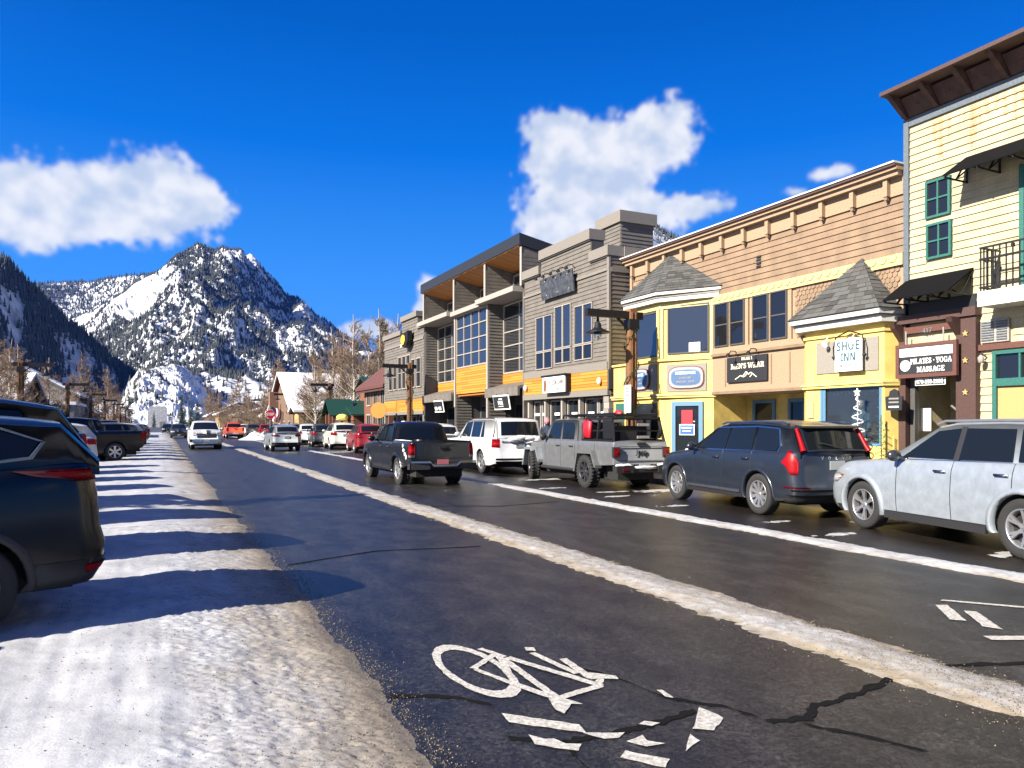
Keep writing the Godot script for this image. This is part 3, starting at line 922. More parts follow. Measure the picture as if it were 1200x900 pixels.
func star(p, at: Vector3, r: float, m: Material, turn := -90.0):
	var st := ST()
	var pl := []
	for i in 10:
		var a := TAU * i / 10.0 + PI / 2
		pl.append(Vector2(cos(a), sin(a)) * (r if i % 2 == 0 else r * 0.42))
	var b := Basis(UP, deg_to_rad(turn))
	prism(st, pl, at - org(p), b * Vector3.RIGHT, UP, b * Vector3(0, 0, 0.025))
	mi(p, "star", fin(st), m)

# ================================================================ the cream building at the right edge
func building_cream():
	var b := thing("cream_building", "cream clapboard building with rust brown cornice and black awnings at right edge", "building", W(15.0, 0.15, 7.0))
	for q in [[15.04, 27, 3.0, 8.5, 2, 11.04], [15.04, 27, 0.15, 3.0, 2, 9.84], [16.4, 27, 0.15, 3.0, 9.84, 11.04], [15.1, 16.4, 0.15, 3.0, 10.98, 11.04]]:
		bx(b, "wall", M.cream, q[0], q[1], q[2], q[3], q[4], q[5])
	var holes := [[6.11, 6.96, 10.03, 10.62], [5.23, 6.04, 10.01, 10.6], [4.3, 6.75, 7.1, 8.66]]
	siding(b, M.cream, 15.04, 4.2, 8.3, 2.0, 11.0, 0.166, holes)
	siding(b, M.cream, 15.04, 0.15, 4.1, 2.0, 9.45, 0.166, [[0.5, 3.2, 5.9, 9.2], [3.3, 3.82, 8.8, 9.45]])
	siding(b, M.cream, 16.4, 0.15, 3.0, 9.84, 10.98, 0.166)
	bx(b, "corner_trim", M.blue_grey, 14.96, 15.1, 4.0, 8.45, 10.99, 11.11)
	bx(b, "band", M.blue_grey, 14.97, 15.05, 8.28, 8.46, 2, 11.11)
	for w in [[6.94, 6.13, 10.325], [6.01, 5.25, 10.305]]:
		win(b, W(15.0, (w[0] + w[1]) / 2, w[2]), -90, 0.56, w[0] - w[1], M.teal, 0.05, 2, 2, M.glass_dark)
	win(b, W(15.0, 5.5, 7.88), -90, 1.56, 2.4, M.teal, 0.09, 2, 2, M.glass_dark, 0.08, "balcony_door")
	# cornice: rusty panels between brackets under a dark slab
	bx(b, "cornice_slab", M.brown, 14.22, 15.2, 8.86, 8.94, 1.9, 11.14)
	bx(b, "cornice_back", M.rust, 14.98, 15.06, 8.46, 8.86, 1.95, 11.1)
	var d := 11.06
	while d > 2.2:
		var st := ST()
		prism(st, [Vector2(0, 0), Vector2(0, 0.4), Vector2(-0.7, 0.4), Vector2(-0.12, 0)], W(14.98, 8.46, d) - org(b), Vector3.RIGHT, UP, Vector3(0, 0, 0.10))
		mi(b, "cornice_bracket", fin(st), M.rust)
		var pst := ST()   # leaning panel between two brackets
		prism(pst, [Vector2(-0.02, 0), Vector2(-0.30, 0.34), Vector2(-0.27, 0.34), Vector2(0.02, 0)], W(14.94, 8.47, d - 0.12) - org(b), Vector3.RIGHT, UP, Vector3(0, 0, 0.58))
		mi(b, "cornice_panel", fin(pst), M.rust)
		star(b, W(14.8, 8.66, d - 0.4), 0.06, M.brown_red)
		d -= 0.72
	# rust that has run down the boards below the cornice
	var nz := FastNoiseLite.new()
	nz.seed = 3; nz.frequency = 4.0
	for run in [[10.28, 0.95, 0.2], [10.4, 0.6, 0.1], [10.1, 0.5, 0.12], [9.55, 0.8, 0.16], [9.3, 0.4, 0.14], [9.1, 0.35, 0.12], [8.6, 0.45, 0.16], [10.45, 0.4, 0.06], [9.62, 0.95, 0.13], [9.45, 0.55, 0.08], [9.78, 0.35, 0.06], [8.95, 0.5, 0.1], [8.75, 0.7, 0.08], [8.4, 0.6, 0.12]]:
		var st := ST()
		for k in int(run[1] / 0.166 * 3):
			var w: float = run[2] * (0.35 + 0.9 * absf(nz.get_noise_2d(run[0] * 9.0, k * 0.9)))
			var dd: float = run[0] + 0.04 * nz.get_noise_2d(run[0], k * 0.5)
			var y: float = 8.28 - k * 0.055
			var lean := 0.0355 - 0.028 * fposmod((y - 4.2) / (4.1 / 25.0), 1.0)
			wbox(st, 15.04 - lean - 0.003, 15.035, y - 0.045, y, dd - w / 2, dd + w / 2)
		var o := mi(b, "rust_run", fin(st), M.rust_stain, -org(b))
		o.set_meta("kind", "stuff")
	# awnings of black sheet on trusses
	for a in [[7.2, 6.72, 14.25, 2.4, 9.72], [4.9, 4.39, 14.2, 9.56, 11.05]]:
		var aw := sub(b, "awning", W(15, a[0], (a[3] + a[4]) / 2))
		var st := ST()
		prism(st, [Vector2(15.0, a[0]), Vector2(a[2], a[1]), Vector2(a[2], a[1] - 0.03), Vector2(15.0, a[0] - 0.04)], W(0, 0, a[4]) - org(aw), Vector3.RIGHT, UP, Vector3(0, 0, a[4] - a[3]))
		mi(aw, "sheet", fin(st), M.canvas)
		var tr := ST()
		var n := int((a[4] - a[3]) / 0.7) + 1
		for i in n + 1:
			var dd := lerpf(a[3] + 0.03, a[4] - 0.03, float(i) / n)
			var o := org(aw)
			bar(tr, W(a[2] + 0.02, a[1] - 0.05, dd) - o, W(15.0, a[1] - 0.05, dd) - o, 0.03)
			bar(tr, W(15.0 - 0.36, a[1] - 0.04, dd) - o, W(15.0 - 0.02, a[0] - 0.08, dd) - o, 0.025)
			bar(tr, W(a[2] + 0.03, a[1] - 0.04, dd) - o, W(15.0 - 0.36, a[0] - 0.28, dd) - o, 0.025)
			bar(tr, W(14.98, a[1] - 0.06, dd) - o, W(14.98, a[0] - 0.06, dd) - o, 0.03)
			if i < n:
				var e := lerpf(a[3] + 0.03, a[4] - 0.03, float(i + 1) / n)
				bar(tr, W(14.6, a[1] - 0.06, dd) - o, W(14.6, a[1] + 0.12, (dd + e) / 2) - o, 0.022)
				bar(tr, W(14.6, a[1] + 0.12, (dd + e) / 2) - o, W(14.6, a[1] - 0.06, e) - o, 0.022)
		mi(aw, "truss", fin(tr), M.black_metal)
	# balcony
	bx(b, "balcony_slab", M.white, 14.36, 15.0, 3.98, 4.27, 3.0, 9.08)
	var rail := sub(b, "balcony_railing", W(14.4, 4.27, 6.0))
	var k := 0
	var dd := 9.04
	while dd > 3.2:
		bx(rail, "baluster", M.black_metal, 14.39, 14.41, 4.27, 5.1, dd - 0.01, dd + 0.01)
		if k % 2 == 1:
			bx(rail, "knuckle", M.black_metal, 14.375, 14.425, 4.62 + 0.2 * (k % 3), 4.69 + 0.2 * (k % 3), dd - 0.025, dd + 0.025)
		dd -= 0.12
		k += 1
	for x in [14.5, 14.62, 14.74, 14.86]:
		bx(rail, "baluster", M.black_metal, x - 0.01, x + 0.01, 4.27, 5.1, 9.03, 9.05)
	for y in [4.33, 4.88, 5.1]:
		bx(rail, "rail", M.black_metal, 14.385, 14.415, y, y + 0.035, 3.1, 9.06)
		bx(rail, "rail", M.black_metal, 14.416, 15.0, y + 0.002, y + 0.033, 9.02, 9.055)
	# brown entrance frame
	bx(b, "entrance_pier", M.brown, 14.86, 15.03, 0.15, 4.02, 9.43, 9.84)
	bx(b, "entrance_pier", M.brown, 14.88, 15.03, 0.15, 4.0, 11.0, 11.17)
	bx(b, "entrance_beam", M.brown_red, 14.84, 15.03, 3.68, 3.82, 9.845, 10.995)
	bx(b, "entrance_beam", M.brown, 14.80, 15.05, 3.9, 4.08, 9.4, 11.2)
	bx(b, "entrance_lintel", M.cream, 14.95, 15.03, 3.38, 3.675, 9.845, 10.995)
	bx(b, "band", M.brown_red, 14.93, 15.0, 3.18, 3.3, 2.0, 9.425)
	bx(b, "awning_back", M.roof_black, 14.96, 15.03, 4.085, 4.36, 9.5, 11.06)
	for s in [11.16, 9.86]:
		var st := ST()
		prism(st, [Vector2(14.9, 3.5), Vector2(14.9, 3.9), Vector2(14.55, 3.9), Vector2(14.6, 3.8)], W(0, 0, s) - org(b), Vector3.RIGHT, UP, Vector3(0, 0, 0.12))
		mi(b, "bracket", fin(st), M.brown)
	for y in [3.55, 3.0, 2.35]:
		star(b, W(14.855, y, 9.63), 0.07, M.kraft)
	lettering(b, "house_number", "417", M.letter_grey, W(14.83, 3.71, 10.45), 0.1)
	bx(b, "door_jamb", M.grey_dark, 15.0, 15.12, 0.15, 3.0, 10.86, 10.97)
	var hst := ST(true)
	tube(hst, [W(15.4, 2.1, 10.3) - org(b), W(16.2, 1.35, 9.9) - org(b)], 0.025, 0.025)
	mi(b, "handrail", fin(hst), M.pale_trim)
	bx(b, "door_panel", M.shop_glass, 16.3, 16.36, 0.15, 2.5, 9.86, 10.3)
	bx(b, "notice", M.sign_white, 15.33, 15.35, 1.55, 2.05, 10.72, 10.96)
	# louvres, wall lamp and shop window at the right
	var lv := sub(b, "louvre", W(15.0, 3.56, 9.12))
	bx(lv, "frame", M.pale_trim, 14.97, 15.02, 3.33, 3.8, 8.85, 9.4)
	for i in 8:
		bx(lv, "slat", M.blue_grey, 14.95, 14.975, 3.37 + i * 0.05, 3.395 + i * 0.05, 8.88, 9.08)
		bx(lv, "slat", M.blue_grey, 14.95, 14.975, 3.37 + i * 0.05, 3.395 + i * 0.05, 9.13, 9.38)
	win(b, W(14.98, 2.84, 7.6), -90, 3.1, 0.62, M.teal, 0.07, 6, 1, M.glass_dark, 0.1, "transom_window")
	win(b, W(14.98, 1.6, 7.6), -90, 3.1, 1.86, M.teal, 0.08, 2, 1, M.kraft, 0.1, "shop_window")
	var wl := ST(true)
	lathe(wl, [Vector2(0.02, 0.08), Vector2(0.06, 0.03), Vector2(0.05, -0.07), Vector2(0.0, -0.09)], 8, W(14.82, 3.0, 9.3) - org(b))
	tube(wl, [W(14.98, 3.06, 9.3) - org(b), W(14.82, 3.12, 9.3) - org(b)], 0.02, 0.02)
	mi(b, "wall_lamp", fin(wl), M.pale_trim)
	# signs
	var s := thing("studio_sign", "brown framed studio sign with black panel over the entrance", "sign", W(14.7, 2.72, 10.4))
	bx(s, "panel", M.sign_black, 14.69, 14.72, 2.78, 3.16, 9.78, 11.0)
	bx(s, "panel", M.sign_white, 14.69, 14.72, 3.163, 3.36, 9.78, 11.0)
	var fr := ST()
	wbox(fr, 14.66, 14.74, 2.70, 2.78, 9.70, 11.08)
	wbox(fr, 14.66, 14.74, 3.36, 3.43, 9.70, 11.08)
	wbox(fr, 14.662, 14.738, 2.78, 3.36, 11.0, 11.08)
	wbox(fr, 14.662, 14.738, 2.78, 3.36, 9.70, 9.78)
	mi(s, "frame", fin(fr), M.brown_red, -org(s))
	for h in [10.0, 10.85]:
		bx(s, "hanger", M.pale_trim, 14.69, 14.71, 3.43, 3.72, h - 0.012, h + 0.012)
	lettering(s, "letters", "PILATES · YOGA", M.letter_white, W(14.688, 3.05, 10.28), 0.115, -90, true, 0.93)
	lettering(s, "letters", "MASSAGE", M.letter_white, W(14.688, 2.87, 10.28), 0.115, -90, true, 0.62)
	lettering(s, "letters", "Totally Wellness Studio", M.letter_grey, W(14.688, 3.26, 10.38), 0.09, -90, true, 1.1, false)
	var em := ST()
	lathe(em, [Vector2(0.0, 0.0), Vector2(0.12, 0.0), Vector2(0.12, 0.01), Vector2(0, 0.01)], 20, W(14.69, 2.97, 10.86) - org(s), Basis(Vector3(0, 0, 1), PI / 2))
	mi(s, "emblem", fin(em), M.letter_white)
	for q in 6:
		var a := TAU * q / 6.0
		rb(s, "emblem_spoke", M.sign_black, W(14.678, 2.97 + sin(a) * 0.06, 10.86 + cos(a) * 0.06), -90, Vector3(0.022, 0.03, 0.004))
	var ph := thing("phone_number_sign", "small white framed phone number sign below the studio sign", "sign", W(14.75, 2.55, 10.4))
	bx(ph, "panel", M.letter_white, 14.76, 14.775, 2.53, 2.68, 10.0, 10.68)
	bx(ph, "panel", M.sign_black, 14.752, 14.765, 2.545, 2.665, 10.015, 10.665)
	lettering(ph, "letters", "970-393-2000", M.letter_white, W(14.75, 2.605, 10.34), 0.085, -90, true, 0.6)

# ================================================================ tan building with the two yellow corner bays
func building_tan():
	var b := thing("tan_building", "tan sided shop building with two yellow bays under slate roofs", "building", W(15.0, 0.15, 16.0))
	bx(b, "wall", M.tan_plain, 15.04, 27, 2.62, 7.35, 11.12, 21.7)
	bx(b, "wall", M.yellow, 16.3, 27, 0.15, 2.62, 11.12, 21.7)
	siding(b, M.tan, 15.04, 5.55, 6.85, 11.13, 21.68, 0.163)
	bx(b, "frieze", M.tan_plain, 14.98, 15.04, 6.85, 7.3, 11.13, 21.7)
	bx(b, "corner_trim", M.tan_plain, 14.96, 15.05, 5.5, 6.85, 21.6, 21.72)
	bx(b, "cornice", M.tan_plain, 14.72, 15.3, 7.36, 7.43, 11.1, 21.85)
	bx(b, "cornice_cap", M.brown, 14.66, 15.3, 7.433, 7.49, 11.1, 21.9)
	bx(b, "cornice_flashing", M.white, 14.63, 15.4, 7.493, 7.53, 11.1, 21.93)
	bx(b, "cornice_soffit", M.tan_plain, 14.80, 14.98, 7.25, 7.36, 11.13, 21.8)
	for i in 12:
		var d := 11.5 + i * 0.91
		bx(b, "bracket", M.tan_plain, 14.86, 14.975, 6.86, 7.25, d - 0.055, d + 0.055)
		bx(b, "bracket_foot", M.tan, 14.88, 14.973, 6.78, 6.857, d - 0.035, d + 0.035)
	# pale yellow band with raised ornaments
	bx(b, "band", M.trim_yellow, 14.95, 15.03, 5.27, 5.53, 11.13, 17.6)
	var orn := ST()
	prism(orn, [Vector2(-0.5, -0.4), Vector2(0.15, -0.4), Vector2(0.5, 0.4), Vector2(0.2, 0.4), Vector2(-0.05, -0.1), Vector2(-0.5, -0.1)], Vector3(0.5, 0, 0), Vector3(0, 0, 1), UP, Vector3(-1, 0, 0))
	var om := fin(orn)
	for i in 24:
		bx(b, "band_ornament", M.trim_yellow, 14.925, 14.95, 5.35, 5.47, 11.25 + i * 0.26, 11.44 + i * 0.26, om)
	# scalloped shingles
	var sh := ST()
	for r in 11:
		for i in 24:
			var d := 11.3 + i * 0.125 + (0.06 if r % 2 else 0.0)
			var y := 3.97 + r * 0.118
			var pl := [Vector2(-0.056, 0.125), Vector2(-0.056, 0.03), Vector2(-0.03, 0.0), Vector2(0.03, 0.0), Vector2(0.056, 0.03), Vector2(0.056, 0.125)]
			prism(sh, pl, W(15.035, y, d) - org(b), Vector3(0, 0, 1), UP + Vector3(0.14, 0, 0), Vector3(-0.022 - rng.randf() * 0.012, 0, 0))
	var so := mi(b, "shingle_wall", fin(sh), M.tan)
	so.set_meta("kind", "stuff")
	for w in [[14.46, 15.8], [16.04, 17.36]]:
		bx(b, "window_surround", M.tan_plain, 14.985, 15.03, 3.93, 5.26, w[0] - 0.09, w[1] + 0.09)
		var h: float = (w[1] - w[0]) / 2
		for i in 2:
			win(b, W(14.97, 4.63, w[0] + h * (i + 0.5)), -90, h - 0.07, 1.3, M.grey_dark, 0.04, 1, 2, M.glass_dark, 0.05)
	bx(b, "sill_band", M.tan_plain, 14.93, 15.03, 3.78, 3.93, 11.3, 17.4)
	bx(b, "ledge", M.tan, 14.88, 15.03, 3.70, 3.776, 11.3, 17.4)
	bx(b, "fascia", M.tan_plain, 14.97, 15.04, 2.62, 3.70, 13.3, 17.42)
	bx(b, "ledge", M.tan, 14.92, 15.05, 2.58, 2.66, 13.3, 17.42)
	for d in [13.45, 14.4, 15.05, 16.85]:
		bx(b, "batten", M.tan, 14.955, 14.97, 2.8, 3.6, d - 0.02, d + 0.02)
	bx(b, "ceiling", M.tan_plain, 15.04, 16.3, 2.56, 2.62, 11.2, 17.4)
	for v in 4:
		bx(b, "vent_slat", M.sign_black, 14.985, 15.01, 6.05 + v * 0.09, 6.10 + v * 0.09, 15.48, 15.64)
	# doors and shop windows in the recess
	for w in [[13.45, 14.15], [14.3, 14.95], [15.05, 15.7], [16.2, 17.1]]:
		win(b, W(16.27, 1.3, (w[0] + w[1]) / 2), -90, w[1] - w[0], 2.25, M.blue, 0.1, 1, 1, M.shop_glass, 0.08, "shop_door")
	bx(b, "notice", M.kraft, 16.2, 16.22, 1.6, 2.1, 14.5, 14.72)
	bx(b, "notice", M.red, 16.2, 16.22, 1.5, 2.15, 13.7, 13.95)
	# ---- left bay (corner turret)
	var low := [Vector2(14.22, 21.62), Vector2(14.22, 18.95), Vector2(15.0, 17.4), Vector2(16.3, 17.4), Vector2(16.3, 21.62)]
	var up := [Vector2(15.0, 21.66), Vector2(14.22, 20.7), Vector2(14.22, 18.95), Vector2(15.0, 17.4), Vector2(15.3, 17.4), Vector2(15.3, 21.66)]
	var grow := func(pl: Array, k: float) -> Array:   # pushed out from the wall
		var r := []
		for v in pl:
			if v.x > 15.1: r.append(Vector2(15.25, v.y))
			else: r.append(Vector2(v.x - k * (1.0 if v.x < 14.9 else 0.0), v.y + (k * 0.8 if v.y > 19.0 and v.y < 21.3 and v.x > 14.9 else 0.0) - (k * (0.5 if v.x < 14.9 else 1.0) if v.y < 19.2 else 0.0)))
		return r
	var bay := sub(b, "corner_bay", W(14.6, 0.15, 19.5))
	slab(bay, "lower_wall", M.yellow, low, 0.15, 3.66)
	slab(bay, "upper_wall", M.yellow, up, 3.663, 5.5)
	slab(bay, "ledge", M.yellow, grow.call(low, 0.10), 2.52, 2.58)
	slab(bay, "ledge", M.trim_yellow, grow.call(low, 0.14), 2.583, 2.64)
	slab(bay, "ledge", M.yellow, grow.call(low, 0.08), 3.665, 3.73)
	slab(bay, "ledge", M.trim_yellow, grow.call(up, 0.05), 5.30, 5.46)
	slab(bay, "eave", M.white, grow.call(up, 0.22), 5.50, 5.62)
	slab(bay, "eave", M.panel_grey, grow.call(up, 0.25), 5.623, 5.70)
	slab(bay, "eave", M.white, grow.call(up, 0.32), 5.703, 5.80)
	var ev := [W(15.0, 5.80, 21.7), W(13.88, 5.80, 20.78), W(13.88, 5.80, 18.78), W(15.0, 5.80, 17.02)]
	var ap := W(15.02, 7.22, 19.45)
	shingled(bay, "shingle_roof", [[ev[0], ev[1], ap], [ev[1], ev[2], ap], [ev[2], ev[3], ap]])
	var tc := -63.3   # the slanting face
	var mid := func(y: float, t: float, out: float) -> Vector3: return W(lerpf(14.22, 15.0, t) - 0.893 * out, y, lerpf(18.95, 17.4, t) - 0.45 * out)
	win(bay, mid.call(4.62, 0.53, 0.02), tc, 1.36, 1.5, M.grey_dark, 0.04, 1, 1, M.glass, 0.05)
	rb(bay, "notice", M.sign_white, mid.call(4.05, 0.66, 0.045), tc, Vector3(0.36, 0.28, 0.01))
	win(bay, W(14.20, 4.55, 19.85), -90, 1.5, 1.42, M.grey_dark, 0.04, 1, 1, M.glass, 0.05)
	for t in [0.03, 0.97]:
		rb(bay, "post", M.trim_yellow, mid.call(4.55, t, 0.025), tc, Vector3(0.10, 1.6, 0.05))
	for d in [20.66, 19.04]:
		bx(bay, "post", M.trim_yellow, 14.16, 14.22, 3.75, 5.3, d - 0.06, d + 0.06)
	rb(bay, "sign_board", M.panel_grey, mid.call(3.13, 0.5, 0.02), tc, Vector3(1.30, 0.84, 0.03))
	bx(bay, "sign_board", M.panel_grey, 14.19, 14.22, 2.75, 3.6, 19.15, 20.9)
	win(bay, W(14.2, 1.55, 19.9), -90, 1.75, 1.75, M.yellow, 0.06, 1, 1, M.shop_glass, 0.06, "shop_window")
	bx(bay, "shop_window_panel", M.teal, 14.19, 14.215, 0.9, 2.4, 20.95, 21.45)
	var door := win(bay, mid.call(1.29, 0.52, 0.03), tc, 1.02, 2.2, M.blue, 0.13, 1, 1, M.shop_glass, 0.07, "shop_door")
	for q in [[M.red, 0.0, 0.62, 0.36, 0.44], [M.royal, 0.0, -0.72, 0.74, 0.5], [M.sign_white, 0.0, 0.24, 0.5, 0.33], [M.royal, 0.0, 0.24, 0.45, 0.28]]:
		var o := mi(door, "door_poster", CUBE, q[0], Vector3(q[1], q[2], 0.012 + 0.004 * door.get_child_count()))
		o.scale = Vector3(q[3], q[4], 0.004)
	for y in [0.30, 0.20]:
		var o := mi(door, "poster_line", CUBE, M.sign_white, Vector3(0, y, 0.05))
		o.scale = Vector3(0.36 if y > 0.25 else 0.26, 0.035, 0.004)
	var kn := ST(true)
	lathe(kn, [Vector2(0, 0.05), Vector2(0.055, 0.03), Vector2(0.07, 0), Vector2(0.055, -0.03), Vector2(0, -0.05)], 10, Vector3(0.02, -0.38, 0.05))
	mi(door, "doorknob_bell", fin(kn), M.sign_white)
	# ---- right bay
	var p2 := [Vector2(15.0, 13.95), Vector2(14.57, 13.5), Vector2(14.57, 11.28), Vector2(15.0, 11.14), Vector2(16.3, 11.14), Vector2(16.3, 13.95)]
	var g2 := func(k: float) -> Array: return [Vector2(15.05, 13.95 + k), Vector2(14.57 - k, 13.5 + k * 0.7), Vector2(14.57 - k, 11.28 - k * 0.35), Vector2(14.94, 11.13 - k * 0.1), Vector2(15.2, 11.13 - k * 0.1), Vector2(15.2, 13.95 + k)]
	var by2 := sub(b, "shop_bay", W(14.8, 0.15, 12.5))
	slab(by2, "wall", M.yellow, p2, 0.15, 1.2)
	slab(by2, "wall", M.yellow, p2, 2.6, 4.0)
	slab(by2, "wall", M.yellow, [Vector2(15.0, 13.95), Vector2(14.57, 13.5), Vector2(14.57, 13.05), Vector2(16.3, 13.05), Vector2(16.3, 13.95)], 1.2, 2.6)
	slab(by2, "wall", M.yellow, [Vector2(14.57, 11.35), Vector2(14.57, 11.28), Vector2(15.0, 11.14), Vector2(16.3, 11.14), Vector2(16.3, 11.35)], 1.2, 2.6)
	bx(by2, "display_back", M.dark_inside, 15.9, 16.28, 1.2, 2.6, 11.35, 13.05)
	bx(by2, "display_side", M.dark_inside, 14.7, 15.9, 1.2, 2.6, 13.02, 13.05)
	bx(by2, "display_side", M.dark_inside, 14.7, 15.9, 1.2, 2.6, 11.35, 11.38)
	bx(by2, "display_floor", M.dark_inside, 14.7, 15.9, 1.2, 1.22, 11.38, 13.02)
	bx(by2, "display_ceiling", M.dark_inside, 14.7, 15.9, 2.57, 2.6, 11.38, 13.02)
	for k in 14:   # strings of ornaments under the display ceiling
		var os := ST(true)
		lathe_ball(os, W(14.9, 2.46 - 0.05 * fposmod(k * 0.37, 1.0), 11.5 + k * 0.11) - org(by2), Vector3.ONE * 0.022)
		mi(by2, "ornament", fin(os), M.kraft if k % 3 else M.sign_white)
	slab(by2, "eave", M.white, g2.call(0.20), 3.98, 4.12)
	slab(by2, "eave", M.panel_grey, g2.call(0.24), 4.123, 4.15)
	slab(by2, "eave", M.white, g2.call(0.32), 4.153, 4.27)
	slab(by2, "ledge", M.yellow, g2.call(0.07), 2.56, 2.62)
	slab(by2, "ledge", M.trim_yellow, g2.call(0.10), 2.623, 2.66)
	slab(by2, "ledge", M.yellow, g2.call(0.05), 3.78, 3.84)
	var e2 := [W(15.0, 4.27, 14.3), W(14.22, 4.27, 13.75), W(14.22, 4.27, 11.14), W(14.9, 4.27, 11.1)]
	var a2 := W(15.0, 5.62, 12.2)
	shingled(by2, "shingle_roof", [[e2[0], e2[1], a2], [e2[1], e2[2], a2], [e2[2], e2[3], a2]])
	bx(by2, "sign_board", M.panel_grey, 14.54, 14.57, 2.92, 3.68, 11.42, 13.15)
	var sw := win(by2, W(14.6, 1.9, 12.2), -90, 1.7, 1.4, M.blue, 0.06, 1, 1, M.clear_pane, 0.08, "shop_window")
	var bl := mi(sw, "blind", CUBE, M.blue, Vector3(-0.76, 0, 0.025))
	bl.scale = Vector3(0.12, 1.3, 0.01)
	for y in [0.55, 2.05]:
		bx(by2, "panel_moulding", M.trim_yellow, 14.53, 14.57, y - 0.2, y + 0.2, 13.24, 13.42)
	for i in 9:
		bx(by2, "vent_slat", M.trim_yellow, 14.72, 14.74, 1.0 + i * 0.05, 1.02 + i * 0.05, 11.16, 11.19)
	# ---- signs on the building
	var s := thing("menswear_sign", "black clothing shop sign with mountain drawing on tan wall", "sign", W(14.9, 2.9, 15.94))
	bx(s, "panel", M.sign_black, 14.90, 14.95, 2.90, 3.62, 15.15, 16.72)
	lettering(s, "letters", "PEAK 1", M.letter_cream, W(14.895, 3.55, 15.9), 0.08, -90, true, 0.42)
	lettering(s, "letters", "MEN'S WEAR", M.letter_cream, W(14.895, 3.35, 15.9), 0.15, -90, true, 1.3)
	var mt := ST()
	var ox := W(14.897, 2.98, 15.95) - org(s)
	for q in [[-0.42, 0.0, -0.2, 0.10], [-0.2, 0.1, -0.08, 0.05], [-0.14, 0.06, 0.02, 0.20], [0.02, 0.20, 0.12, 0.12], [0.10, 0.11, 0.2, 0.17], [0.2, 0.17, 0.42, 0.03], [-0.05, 0.06, 0.06, 0.14], [0.16, 0.04, 0.24, 0.11]]:
		bar(mt, ox + Vector3(0, q[1], q[0]), ox + Vector3(0, q[3], q[2]), 0.008, 0.022)
	mi(s, "mountain_drawing", fin(mt), M.letter_cream)
	spot_lamp(s, W(14.95, 3.66, 15.5))
	spot_lamp(s, W(14.95, 3.66, 16.3))
	var pt := rng.randf()
	for v in 2:   # the two oval shop plates
		var front := v == 0
		var c: Vector3 = mid.call(3.13, 0.5, 0.06) if not front else W(14.14, 3.15, 20.05)
		var o := thing("gallery_plate", "blue oval gallery plate with pinkish rim on the %s yellow bay face" % ("street-side" if front else "slanting"), "sign", c - Vector3(0, 0.36, 0), -90.0 if front else tc)
		for ly in [[1.18, 0.70, M.brown_red, 0.0], [1.12, 0.64, M.mauve, 0.02], [0.98, 0.5, M.blue, 0.03], [0.92, 0.44, M.navy, 0.04]]:
			var st := ST()
			var pl := []
			for k in 24:
				var a := TAU * (k + 0.5) / 24.0
				pl.append(Vector2(signf(cos(a)) * pow(absf(cos(a)), 0.5) * ly[0] / 2, signf(sin(a)) * pow(absf(sin(a)), 0.62) * ly[1] / 2))
			prism(st, pl, Vector3(0, 0.36, ly[3] - 0.03), Vector3.RIGHT, UP, Vector3(0, 0, 0.03))
			mi(o, "plate", fin(st), ly[2])
		for t in [["CORNFLOWER", 0.50, 0.085, 0.66], ["GALLERY", 0.35, 0.05, 0.4], ["JEWELRY · GIFTS", 0.23, 0.05, 0.58]]:
			var lt := lettering(o, "letters", t[0], M.letter_white if t[2] > 0.06 else M.mauve, Vector3.ZERO, t[2], 0, true, t[3])
			lt.position = Vector3(0, t[1], 0.045)
	var sh2 := thing("shoe_shop_sign", "white shoe shop sign hanging from a black scroll bracket", "sign", W(14.4, 2.95, 12.1))
	bx(sh2, "panel", M.sign_white, 14.40, 14.44, 2.93, 3.68, 11.74, 12.47)
	lettering(sh2, "letters", "SHOE", M.letter_teal, W(14.395, 3.52, 12.1), 0.22, -90, false, 0.62)
	lettering(sh2, "letters", "INN", M.letter_teal, W(14.395, 3.26, 12.1), 0.20, -90, false, 0.40)
	lettering(sh2, "letters", "BOUTIQUE", M.letter_grey, W(14.395, 3.06, 12.1), 0.075, -90, false, 0.45)
	var br := ST(true)
	var bo := -org(sh2)
	for sg in [-1.0, 1.0]:
		tube(br, [bo + W(14.42, 3.86, 12.1), bo + W(14.42, 3.80, 12.1 + sg * 0.2), bo + W(14.42, 3.74, 12.1 + sg * 0.36), bo + W(14.42, 3.5, 12.1 + sg * 0.43), bo + W(14.42, 3.3, 12.1 + sg * 0.42)], 0.018, 0.018, 5)
		lathe(br, [Vector2(0, 0.06), Vector2(0.05, 0), Vector2(0, -0.08)], 8, bo + W(14.42, 3.28, 12.1 + sg * 0.42))
	mi(sh2, "scroll_bracket", fin(br), M.black_metal)
	for d in [12.75, 12.0]:
		var lp := ST(true)
		lathe(lp, [Vector2(0.03, 0.1), Vector2(0.06, 0.0), Vector2(0.055, -0.08)], 9, W(14.36, 3.62, d) - org(sh2), Basis(Vector3(0, 0, 1), 0.7))
		tube(lp, [W(14.4, 3.68, d) - org(sh2), W(14.5, 3.8, d) - org(sh2)], 0.012, 0.012, 5)
		mi(sh2, "flood_lamp", fin(lp), M.sign_white)
	var bp := thing("hanging_plaque", "small black plaque with rounded top beside the shoe shop", "sign", W(14.5, 2.0, 11.0))
	var st2 := ST()
	prism(st2, [Vector2(-0.19, 0), Vector2(0.19, 0), Vector2(0.21, 0.3), Vector2(0.12, 0.32), Vector2(0.1, 0.42), Vector2(0, 0.47), Vector2(-0.1, 0.42), Vector2(-0.12, 0.32), Vector2(-0.21, 0.3)], Vector3.ZERO, Vector3(0, 0, 1), UP, Vector3(0.04, 0, 0))
	mi(bp, "panel", fin(st2), M.sign_black)
	for y in [0.08, 0.18, 0.26]:
		bx(bp, "text_line", M.panel_grey if y > 0.1 else M.sign_white, 14.494, 14.5, 2.0 + y - 0.02, 2.0 + y + 0.015, 10.88, 11.12)
